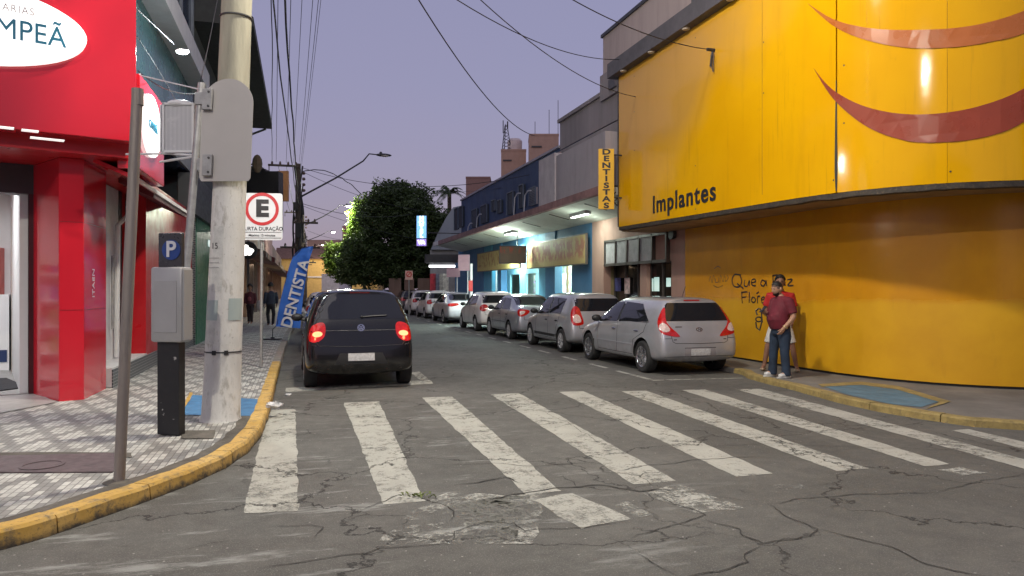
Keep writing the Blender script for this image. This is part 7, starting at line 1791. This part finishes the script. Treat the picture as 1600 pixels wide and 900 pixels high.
# red car partly behind the silver sedan reads as a reddish front wing
# ---------------------------------------------------------------- people
def skin(name, nodes, edges, root, mat_, parent, lv=2, smooth=True, post=None):
    names = list(nodes); idx = {k: i for i, k in enumerate(names)}
    me = bpy.data.meshes.new(name); me.from_pydata([tuple(nodes[k][0]) for k in names], [(idx[a], idx[b_]) for a, b_ in edges], [])
    o = bpy.data.objects.new('t', me); COL.objects.link(o); md = o.modifiers.new('k', 'SKIN'); md.use_smooth_shade = True; md.branch_smoothing = .4
    sv = me.skin_vertices[0].data
    for k in names:
        r_ = nodes[k][1]; r_ = r_ if isinstance(r_, tuple) else (r_, r_); sv[idx[k]].radius = r_; sv[idx[k]].use_root = (k == root)
    s2 = o.modifiers.new('s', 'SUBSURF'); s2.levels = lv; s2.render_levels = lv
    dg = bpy.context.evaluated_depsgraph_get(); dg.update(); r_ = bpy.data.meshes.new_from_object(o.evaluated_get(dg)); bpy.data.objects.remove(o)
    r_.name = name; r_.materials.clear(); return finish(name, r_, mat_, parent, smooth=True)
V = Vector
def lerpn(a, b_, s_): return a.lerp(b_, s_)
def hand(nd, ed, wrist, dir_, palm_n, side, pre, curl=.5, sc=1.0):
    """adds a palm and five fingers; dir_ points along the hand, palm_n out of the palm, side = thumb side unit vector"""
    d = V(dir_).normalized(); n_ = V(palm_n).normalized(); t_ = V(side).normalized(); w = V(wrist)
    pc_ = w + d * .05 * sc; nd[pre + 'palm'] = (pc_, (.036 * sc, .022 * sc)); ed.append((pre + 'wr', pre + 'palm'))
    for k, (o_, l_) in enumerate(((.027, .072), (.009, .080), (-.009, .074), (-.027, .058))):
        b0 = pc_ + d * .028 * sc + t_ * o_ * sc; p1 = b0 + (d * math.cos(curl * .6) + n_ * math.sin(curl * .6)) * l_ * .5 * sc; p2 = p1 + (d * math.cos(curl * 1.6) + n_ * math.sin(curl * 1.6)) * l_ * .5 * sc
        nd[pre + 'f%da' % k] = (b0, .0105 * sc); nd[pre + 'f%db' % k] = (p1, .0095 * sc); nd[pre + 'f%dc' % k] = (p2, .0075 * sc)
        ed += [(pre + 'palm', pre + 'f%da' % k), (pre + 'f%da' % k, pre + 'f%db' % k), (pre + 'f%db' % k, pre + 'f%dc' % k)]
    a = pc_ - d * .015 * sc + t_ * .032 * sc; b_ = a + (d * .7 + t_ * .6 + n_ * .35).normalized() * .035 * sc; c_ = b_ + (d * .85 + n_ * .5).normalized() * .028 * sc
    nd[pre + 'ta'] = (a, .012 * sc); nd[pre + 'tb'] = (b_, .010 * sc); nd[pre + 'tc'] = (c_, .008 * sc); ed += [(pre + 'palm', pre + 'ta'), (pre + 'ta', pre + 'tb'), (pre + 'tb', pre + 'tc')]
def head_mesh(c_, fwd, up, s_=1.0):
    """shaped head: returns MB with a face; fwd = facing, c_ = centre of the skull"""
    f = V(fwd).normalized(); u = (V(up) - f * V(up).dot(f)).normalized(); r_ = f.cross(u); mb = MB(); n, m = 28, 22; vs = []
    for i in range(m + 1):
        th = math.pi * i / m
        for k in range(n):
            ph = 2 * math.pi * k / n; x = math.sin(th) * math.sin(ph); y = math.sin(th) * math.cos(ph); z = math.cos(th)
            X_ = x * .076; Y_ = y * .096; Z_ = z * .118
            if z < 0: X_ *= 1 - .30 * (-z) ** 1.3; Y_ *= 1 - .12 * (-z); Y_ += .018 * (-z) 
            if y < 0 and z < 0: Y_ *= 1 - .35 * (-z)
            if y > .5:
                Y_ += .026 * math.exp(-((x / .17) ** 2)) * math.exp(-(((z + .10) / .20) ** 2))      # nose
                Y_ -= .012 * (math.exp(-(((abs(x) - .36) / .16) ** 2)) * math.exp(-(((z - .10) / .13) ** 2)))   # eye sockets
                Y_ += .007 * math.exp(-((x / .30) ** 2)) * math.exp(-(((z + .47) / .08) ** 2))      # lips
                Y_ += .012 * math.exp(-((x / .35) ** 2)) * math.exp(-(((z + .82) / .15) ** 2))      # chin
                Y_ += .005 * math.exp(-(((z - .27) / .08) ** 2))
            vs.append(c_ + (r_ * X_ + f * Y_ + u * Z_) * s_)
    mb.add(vs, [(i * n + k, (i + 1) * n + k, (i + 1) * n + (k + 1) % n, i * n + (k + 1) % n) for i in range(m) for k in range(n)])
    for g_ in (-1, 1): mb.ell(c_ + (r_ * .078 * g_ - f * .008 - u * .005) * s_, .014 * s_, .022 * s_, .032 * s_, 8, 8)
    return mb, f, u, r_
def hairm(c_, f, u, r_, s_, top=True, ln=1.0, low=.15, fade=False, parent=None, mat_=None, name='hair', back=.0, thick=.014):
    mb = MB(); n, m = 28, 18; vs = []; keep = []; idx = []
    for i in range(m + 1):
        th = math.pi * i / m * .72
        for k in range(n):
            ph = 2 * math.pi * k / n; x = math.sin(th) * math.sin(ph); y = math.sin(th) * math.cos(ph); z = math.cos(th); lim = low if y < 0 else low + (y + .1) * .62
            t_ = thick * (1 + .9 * max(0, z)) * (.95 + .25 * noise.noise((x * 9, y * 9, z * 9)))
            if z < lim + .05: t_ *= .25
            if z < 0: sx = 1 - .30 * (-z) ** 1.3
            else: sx = 1
            vs.append(c_ + (r_ * x * (.076 * sx + t_) + f * (y * (.096 + t_)) + u * z * (.118 + t_)) * s_); keep.append(z > lim - .02)
    fs = [(i * n + k, (i + 1) * n + k, (i + 1) * n + (k + 1) % n, i * n + (k + 1) % n) for i in range(m) for k in range(n)]
    fs = [q for q in fs if sum(keep[j] for j in q) >= 3]
    return mb.add(vs, fs).build(name, mat_, parent, smooth=True)
m_skinA = M('skin_tan', (0.40, 0.22, 0.14), .55, var=.06); m_skinB = M('skin_brown', (0.22, 0.11, 0.07), .55, var=.06)
m_hair = M('hair_black', (0.010, 0.008, 0.007), .6, var=.3, scale=60)
# front man: wine polo shirt, jeans, white trainers, looking at his phone
def build_front():
    loc = G(1220, 589, RZ); loc.z = RZ
    root = empty('person', (0, 0, 0), 'stout bearded man in wine-red polo shirt and jeans looking at his phone', 'person')
    hipz = .84; 
    B = {}
    B['pelvis'] = (V((0, 0, .86)), (.138, .12)); B['belly'] = (V((0, -.04, 1.00)), (.165, .15)); B['chest'] = (V((0, -.01, 1.20)), (.16, .125)); B['shou'] = (V((0, .02, 1.31)), (.10, .08)); B['neck'] = (V((0, -.01, 1.40)), .062); B['skull'] = (V((0, -.045, 1.46)), .062)
    B['lsh'] = (V((.175, .02, 1.31)), .062); B['lel'] = (V((.265, .05, 1.05)), .052); B['lwr'] = (V((.20, -.10, .86)), .032)
    B['rsh'] = (V((-.175, .02, 1.31)), .062); B['rel'] = (V((-.25, -.02, 1.07)), .052); B['rwr'] = (V((-.13, -.235, 1.11)), .031)
    B['lhip'] = (V((.095, 0, .80)), .105); B['lkn'] = (V((.12, -.02, .45)), .066); B['lan'] = (V((.135, .0, .09)), .042); B['lft'] = (V((.145, -.13, .035)), .034)
    B['rhip'] = (V((-.095, 0, .80)), .105); B['rkn'] = (V((-.12, -.05, .45)), .066); B['ran'] = (V((-.135, -.06, .09)), .042); B['rft'] = (V((-.15, -.19, .035)), .034)
    E = [('pelvis', 'belly'), ('belly', 'chest'), ('chest', 'shou'), ('shou', 'neck'), ('neck', 'skull'), ('shou', 'lsh'), ('lsh', 'lel'), ('lel', 'lwr'), ('shou', 'rsh'), ('rsh', 'rel'), ('rel', 'rwr'),
         ('pelvis', 'lhip'), ('lhip', 'lkn'), ('lkn', 'lan'), ('lan', 'lft'), ('pelvis', 'rhip'), ('rhip', 'rkn'), ('rkn', 'ran'), ('ran', 'rft')]
    nd = dict(B); ed = list(E)
    hand(nd, ed, B['rwr'][0], (.75, -.55, .2), (0, -.3, 1), (-.5, -.8, .1), 'r', curl=1.0)
    hand(nd, ed, B['lwr'][0], (-.35, -.35, -.85), (-.9, .2, .3), (-.1, -.95, .2), 'l', curl=.45)
    hc = V((-.005, -.065, 1.535)); hf = V((-.02, -1, -.30)); hu = V((0, -.26, 1))
    body = skin('body', nd, ed, 'pelvis', m_skinA, root)
    mb, f, u, r_ = head_mesh(hc, hf, hu); hd = mb.build('tmp_head', m_skinA, None, smooth=True)
    # join the head into the body mesh so the body is one mesh
    bm = bmesh.new(); bm.from_mesh(body.data); me = hd.data.copy(); me.transform(Matrix.Translation(hd.location)); bm.from_mesh(me); bm.to_mesh(body.data); bm.free(); bpy.data.objects.remove(hd)
    for p in body.data.polygons: p.use_smooth = True
    hairm(hc, f, u, r_, 1, parent=root, mat_=m_hair, low=.26, thick=.009)
    hairm(hc, f, u, r_, 1, parent=root, mat_=M('hair_shaved', (0.10, 0.06, 0.045), .8), low=-.12, thick=.001, name='shaved_sides')
    # beard
    mb = MB(); n = 20; vs = []; rows = 7
    for i in range(rows):
        z = -.48 - .50 * i / (rows - 1)
        for k in range(n + 1):
            ph = -1.75 + 3.5 * k / n; x = math.sin(ph); y = math.cos(ph); q = math.sqrt(max(0, 1 - z * z)); zz = z - .06 + (.42 * (abs(ph) / 1.75) ** 3) * (i < 3) + (.2 * (abs(ph) / 1.75) ** 3) * (i >= 3)
            X_ = x * q * .082 * (1 - .22 * (-z)); Y_ = y * q * .099 + .022 * (-z) + .010 * max(0, math.cos(ph * 1.2))
            vs.append(hc + r_ * X_ + f * Y_ + u * (zz * .124))
    mb.add(vs, [(i * (n + 1) + k, i * (n + 1) + k + 1, (i + 1) * (n + 1) + k + 1, (i + 1) * (n + 1) + k) for i in range(rows - 1) for k in range(n)]).build('beard', m_hair, root, smooth=True)
    mb = MB()
    for g_ in (-1, 1): mb.ell(hc + r_ * .030 * g_ + f * .080 + u * .012, .012, .008, .004, 8, 6).ell(hc + r_ * .030 * g_ + f * .085 + u * .032, .016, .006, .005, 8, 6)
    mb.build('eyes_and_brows', m_hair, root)
    # shirt
    def Bp(k): return B[k][0]
    m_sh = M('wine_polo', (0.13, 0.010, 0.022), .8, var=.25, scale=6, bump=1.0, bscale=11)
    mb = MB().rings([(V((0, -.02, .835)), .165, .150), (V((0, -.03, .90)), .178, .168), (V((0, -.05, 1.0)), .190, .190), (V((0, -.045, 1.08)), .188, .182), (V((0, -.02, 1.18)), .190, .158), (V((0, .0, 1.27)), .190, .138), (V((0, .01, 1.33)), .178, .125), (V((0, .01, 1.375)), .125, .098), (V((0, .0, 1.41)), .080, .078)], 28)
    for n_ in 'lr': a, b_ = Bp(n_ + 'sh'), Bp(n_ + 'el'); mb.tube([a + V((0, 0, .02)) - (a - V((0, .02, 1.31))) * .4, a, a.lerp(b_, .35), a.lerp(b_, .78)], [.082, .088, .080, .077], 16)
    fused('polo_shirt', mb, m_sh, root, .011, 5)
    # necklace / collar edge
    pts = []
    for k in range(13): a = R(-100 + 200 * k / 12); pts.append(V((math.sin(a) * .10, .015 - math.cos(a) * .125, 1.375 - .075 * max(0, math.cos(a)) ** 1.5)))
    MB().tube(pts, .0065, 6).build('collar_piping', M('piping_white', (0.6, 0.5, 0.48), .6), root)
    # trousers
    m_j = M('blue_jeans', (0.016, 0.030, 0.056), .85, var=.4, scale=5, bump=.5, bscale=12)
    mb = MB().rings([(V((0, -.0, .90)), .160, .140), (V((0, 0, .84)), .168, .150), (V((0, .0, .76)), .165, .145), (V((0, 0, .72)), .14, .12)], 24)
    for n_ in 'lr':
        h_, k_, a_ = Bp(n_ + 'hip'), Bp(n_ + 'kn'), Bp(n_ + 'an'); fo = .010
        mb.tube([h_ + V((0, 0, .02)), h_.lerp(k_, .25), h_.lerp(k_, .6), k_, k_.lerp(a_, .35), k_.lerp(a_, .7), k_.lerp(a_, .92), a_ + V((0, 0, -.055))], [.095, .108, .090, .076, .074, .070, .075, .076], 16)
    fused('jeans', mb, m_j, root, .011, 4)
    m_tr = M('white_trainers', (0.55, 0.55, 0.54), .6, var=.1, scale=30)
    for (an_, ft_) in (('lan', 'lft'), ('ran', 'rft')):
        a, b_ = B[an_][0], B[ft_][0]; a = V((a.x, a.y + .045, .045)); b_ = V((b_.x, b_.y - .02, .038)); 
        sh_ = skin('trainer', {'h': (a, (.045, .046)), 'm': (a.lerp(b_, .5) + V((0, 0, .008)), (.048, .045)), 't': (b_, (.050, .034))}, [('h', 'm'), ('m', 't')], 'm', m_tr, root)
        MB().prism([(a.x + (b_.x - a.x) * .5 + math.cos(t_) * .044 + (b_.x - a.x) * .62 * -math.sin(t_) * -1, a.y + (b_.y - a.y) * .5 + math.sin(t_) * (abs(b_.y - a.y) * .5 + .036)) for t_ in [k * math.pi / 10 for k in range(20)]], .0, .022).build('sole', M('sole_grey', (0.5, 0.5, 0.48), .7), sh_)
    p = B['rwr'][0] + V((.085, -.085, .035)); 
    ph_ = MB().obox(p + V((0, -.01, .025)), V((.036, 0, 0)), V((0, .055, .05)), V((0, -.004, .005))).build('smartphone', m_black); 
    w_ = B['lwr'][0].lerp(B['lel'][0], .12); dd = (B['lwr'][0] - B['lel'][0]).normalized(); MB().lathe([(.040, -.011), (.044, -.008), (.044, .008), (.040, .011)], w_, dd, 18).lathe([(0, .012), (.02, .012), (.021, 0)], w_ + V((.038, -.014, 0)), (1, -.3, 0), 14).build('wrist_watch', M('watch_gold', (0.6, 0.45, 0.25), .3, .8), root)
    root.location = loc; root.rotation_euler[2] = R(-88); root.scale = (1.04, 1.04, 1.0)
    ph_.matrix_world = Matrix.Translation(loc) @ Matrix.Rotation(R(-88), 4, 'Z') @ Matrix.Translation(V(ph_.location) * 1.01); tag(ph_, 'dark phone held by the man in the wine-red shirt', 'phone')
build_front()
def build_back():
    loc = G(1222, 576, RZ); loc = V((8.62, 11.35, RZ)); p_ = PX(1219, 560, 8.62); loc = V((8.62, p_.y, RZ))
    root = empty('person', (0, 0, 0), 'man in red shirt and white shorts against the yellow wall, half hidden', 'person')
    B = {}
    B['pelvis'] = (V((0, .02, .92)), (.14, .12)); B['belly'] = (V((0, 0, 1.08)), (.155, .13)); B['chest'] = (V((0, .02, 1.28)), (.165, .125)); B['shou'] = (V((0, .05, 1.40)), (.09, .07)); B['neck'] = (V((0, .04, 1.50)), .056); B['skull'] = (V((0, .0, 1.57)), .06)
    B['lsh'] = (V((.175, .05, 1.40)), .058); B['lel'] = (V((.24, .10, 1.13)), .048); B['lwr'] = (V((.20, .02, .92)), .030)
    B['rsh'] = (V((-.175, .05, 1.40)), .058); B['rel'] = (V((-.26, .05, 1.14)), .048); B['rwr'] = (V((-.20, -.15, 1.02)), .030)
    B['lhip'] = (V((.09, .02, .86)), .095); B['lkn'] = (V((.20, -.02, .48)), .058); B['lan'] = (V((.27, .0, .09)), .036); B['lft'] = (V((.30, -.13, .035)), .034)
    B['rhip'] = (V((-.09, .02, .86)), .095); B['rkn'] = (V((-.20, -.04, .48)), .058); B['ran'] = (V((-.27, -.02, .09)), .036); B['rft'] = (V((-.30, -.15, .035)), .034)
    E = [('pelvis', 'belly'), ('belly', 'chest'), ('chest', 'shou'), ('shou', 'neck'), ('neck', 'skull'), ('shou', 'lsh'), ('lsh', 'lel'), ('lel', 'lwr'), ('shou', 'rsh'), ('rsh', 'rel'), ('rel', 'rwr'),
         ('pelvis', 'lhip'), ('lhip', 'lkn'), ('lkn', 'lan'), ('lan', 'lft'), ('pelvis', 'rhip'), ('rhip', 'rkn'), ('rkn', 'ran'), ('ran', 'rft')]
    nd = dict(B); ed = list(E)
    hand(nd, ed, B['rwr'][0], (.2, -.8, -.5), (.9, -.2, 0), (-.1, -.3, .9), 'r', curl=.9); hand(nd, ed, B['lwr'][0], (0, -.2, -1), (-1, 0, 0), (0, -1, 0), 'l', curl=.4)
    body = skin('body', nd, ed, 'pelvis', m_skinB, root)
    hc = V((-.0, -.02, 1.655)); mb, f, u, r_ = head_mesh(hc, V((.1, -1, -.05)), V((0, 0, 1))); hd = mb.build('tmp_head', m_skinB, None, smooth=True)
    bm = bmesh.new(); bm.from_mesh(body.data); me = hd.data.copy(); me.transform(Matrix.Translation(hd.location)); bm.from_mesh(me); bm.to_mesh(body.data); bm.free(); bpy.data.objects.remove(hd)
    for p in body.data.polygons: p.use_smooth = True
    hairm(hc, f, u, r_, 1, parent=root, mat_=m_hair, low=.22, thick=.02)
    mb = MB()
    for g_ in (-1, 1): mb.ell(hc + r_ * .030 * g_ + f * .088 + u * .012, .012, .008, .004, 8, 6).ell(hc + r_ * .030 * g_ + f * .095 + u * .032, .018, .006, .005, 8, 6)
    mb.ell(hc + f * .085 - u * .075, .05, .022, .03, 10, 8); mb.build('brows_and_beard', m_hair, root)
    def Bp(k): return B[k][0]
    mb = MB().rings([(V((0, .01, .88)), .155, .135), (V((0, 0, 1.0)), .165, .145), (V((0, 0, 1.12)), .170, .145), (V((0, .02, 1.28)), .185, .138), (V((0, .03, 1.38)), .185, .125), (V((0, .04, 1.44)), .16, .11), (V((0, .04, 1.475)), .10, .085), (V((0, .04, 1.50)), .066, .062)], 24)
    for n_ in 'lr': a, b_ = Bp(n_ + 'sh'), Bp(n_ + 'el'); mb.tube([a - (a - V((0, .05, 1.40))) * .4, a, a.lerp(b_, .35), a.lerp(b_, .75)], [.078, .082, .073, .07], 16)
    fused('shirt', mb, M('red_shirt', (0.40, 0.012, 0.012), .8, var=.12), root, .012, 4)
    mb = MB().rings([(V((0, .02, .97)), .148, .128), (V((0, .02, .90)), .158, .140), (V((0, .02, .82)), .15, .13), (V((0, .02, .78)), .12, .11)], 22)
    for n_ in 'lr': h_, k_ = Bp(n_ + 'hip'), Bp(n_ + 'kn'); mb.tube([h_, h_.lerp(k_, .3), h_.lerp(k_, .65), h_.lerp(k_, .9)], [.088, .094, .088, .084], 16)
    fused('shorts', mb, M('white_shorts', (0.50, 0.49, 0.47), .8, var=.2, scale=12), root, .012, 4)
    for (an_, ft_) in (('lan', 'lft'), ('ran', 'rft')):
        a, b_ = B[an_][0], B[ft_][0]; skin('sandal', {'h': (V((a.x, a.y + .04, .035)), (.042, .034)), 't': (V((b_.x, b_.y - .03, .03)), (.046, .028))}, [('h', 't')], 'h', M('tan_shoe', (0.30, 0.22, 0.15), .7), root)
    root.location = loc; root.rotation_euler[2] = R(-40); root.scale = (1.05, 1.05, 1.0)
    # folded umbrella / sling held by him
    h_ = empty('black_sling', PX(1188, 498, 8.35), 'black looped umbrella-like thing hanging from the hand of the man in red', 'umbrella')
    def q(x, y): return PX(x, y, 8.35)
    MB().tube([q(1183, 492), q(1181, 486), q(1185, 482), q(1190, 484), q(1190, 494), q(1191, 504)], .014, 8).build('handle', m_black, h_)
    c_ = q(1185.5, 499); MB().tube([c_ + rv * .055 * math.cos(a) + V((0, 0, .045 * math.sin(a))) for a in [k * math.pi / 8 for k in range(17)]], .013, 7).tube([q(1181, 503), q(1182, 512), q(1187, 516), q(1189, 508), q(1190.5, 502)], .013, 7).build('strap', m_black, h_)
build_back()
def walker(label, D_, px, hgt, cols, facing, seed, bag=None, wide=1.0):
    p0 = PD(px, 450, D_); loc = V((p0.x, p0.y, KZ)); root = empty('person', (0, 0, 0), label, 'person'); s_ = hgt / 1.72; rnd = random.Random(seed); B = {}
    z = lambda v: v * s_
    B['pelvis'] = (V((0, 0, z(.92))), (.135 * wide, .11)); B['belly'] = (V((0, 0, z(1.10))), (.13 * wide, .11)); B['chest'] = (V((0, 0, z(1.27))), (.15 * wide, .11)); B['shou'] = (V((0, .01, z(1.40))), (.11, .08)); B['neck'] = (V((0, .0, z(1.48))), .05); B['skull'] = (V((0, -.01, z(1.55))), .058)
    for g_, n_ in ((1, 'l'), (-1, 'r')):
        B[n_ + 'sh'] = (V((g_ * .165 * wide, .01, z(1.38))), .06); B[n_ + 'el'] = (V((g_ * .22 * wide, .03, z(1.11))), .045); B[n_ + 'wr'] = (V((g_ * .22 * wide, -.04, z(.88))), .03)
        B[n_ + 'hip'] = (V((g_ * .08, 0, z(.86))), .09 * wide); B[n_ + 'kn'] = (V((g_ * .08, -.12 * g_, z(.48))), .058); B[n_ + 'an'] = (V((g_ * .07, -.05 * g_, .09)), .04); B[n_ + 'ft'] = (V((g_ * .07, -.05 * g_ - .13, .035)), .034)
    E = [('pelvis', 'belly'), ('belly', 'chest'), ('chest', 'shou'), ('shou', 'neck'), ('neck', 'skull')]
    for n_ in 'lr': E += [('shou', n_ + 'sh'), (n_ + 'sh', n_ + 'el'), (n_ + 'el', n_ + 'wr'), ('pelvis', n_ + 'hip'), (n_ + 'hip', n_ + 'kn'), (n_ + 'kn', n_ + 'an'), (n_ + 'an', n_ + 'ft')]
    nd = dict(B); ed = list(E)
    for n_, g_ in (('l', 1), ('r', -1)): hand(nd, ed, B[n_ + 'wr'][0], (0, -.15, -1), (-g_, 0, 0), (0, -1, 0), n_, curl=.4)
    body = skin('body', nd, ed, 'pelvis', m_skinB, root, 1); hc = V((0, -.02, z(1.63))); mb, f, u, r_ = head_mesh(hc, V((0, -1, 0)), V((0, 0, 1)), .95); hd = mb.build('tmp_head', m_skinB, None, smooth=True)
    bm = bmesh.new(); bm.from_mesh(body.data); me = hd.data.copy(); me.transform(Matrix.Translation(hd.location)); bm.from_mesh(me); bm.to_mesh(body.data); bm.free(); bpy.data.objects.remove(hd)
    hairm(hc, f, u, r_, 1, parent=root, mat_=m_hair, low=-.1, thick=.03)
    mb = MB().rings([(V((0, 0, z(.88))), .16 * wide, .13), (V((0, 0, z(1.1))), .15 * wide, .13), (V((0, 0, z(1.27))), .17 * wide, .13), (V((0, 0, z(1.38))), .16 * wide, .1), (V((0, 0, z(1.45))), .07, .07)], 18)
    for n_ in 'lr': mb.tube([B[n_ + 'sh'][0], B[n_ + 'el'][0], B[n_ + 'el'][0].lerp(B[n_ + 'wr'][0], .85)], [.072, .058, .046], 12)
    fused('jacket', mb, M('cloth_a%d' % seed, cols[0], .85, var=.2), root, .018, 2)
    mb = MB().rings([(V((0, 0, z(.97))), .14 * wide, .12), (V((0, 0, z(.88))), .155 * wide, .135), (V((0, 0, z(.80))), .14 * wide, .12)], 18)
    for n_ in 'lr': mb.tube([B[n_ + 'hip'][0], B[n_ + 'kn'][0], B[n_ + 'an'][0]], [.095, .072, .055], 12)
    fused('trousers', mb, M('cloth_b%d' % seed, cols[1], .85, var=.2), root, .018, 2)
    if cols[2]: skin('top', {'a': (V((0, -.045, z(.98))), (.11, .11)), 'b': (V((0, -.05, z(1.28))), (.10, .10))}, [('a', 'b')], 'a', M('cloth_c%d' % seed, cols[2], .85), root)
    root.location = loc; root.rotation_euler[2] = facing; return root, loc
w1, l1 = walker('woman in a dark cardigan and dusky pink top on the left pavement', 30.5, 391, 1.62, ((0.07, 0.012, 0.02), (0.025, 0.014, 0.018), (0.20, 0.05, 0.06)), -TH * 0 - R(10), 31, wide=.95)
w2, l2 = walker('person in dark jacket and trousers between the E sign post and the blue flag', 29.0, 423, 1.68, ((0.018, 0.024, 0.045), (0.012, 0.012, 0.018), None), R(200), 32, wide=1.15)
c_ = PD(408, 478, 29.5)
mb = MB().ell(c_, .16, .12, .26, 14, 10); mb.v = [v_ + noise.noise_vector(v_ * 9) * .04 for v_ in mb.v]
mb.tube([c_ + V((0, 0, .22)), c_ + V((.05, 0, .42))], .02, 6)
o = mb.build('plastic_bag', M('bag_white', (0.45, 0.42, 0.43), .6), None, smooth=True); tag(o, 'pale plastic bag carried beside the person in the dark jacket', 'bag')
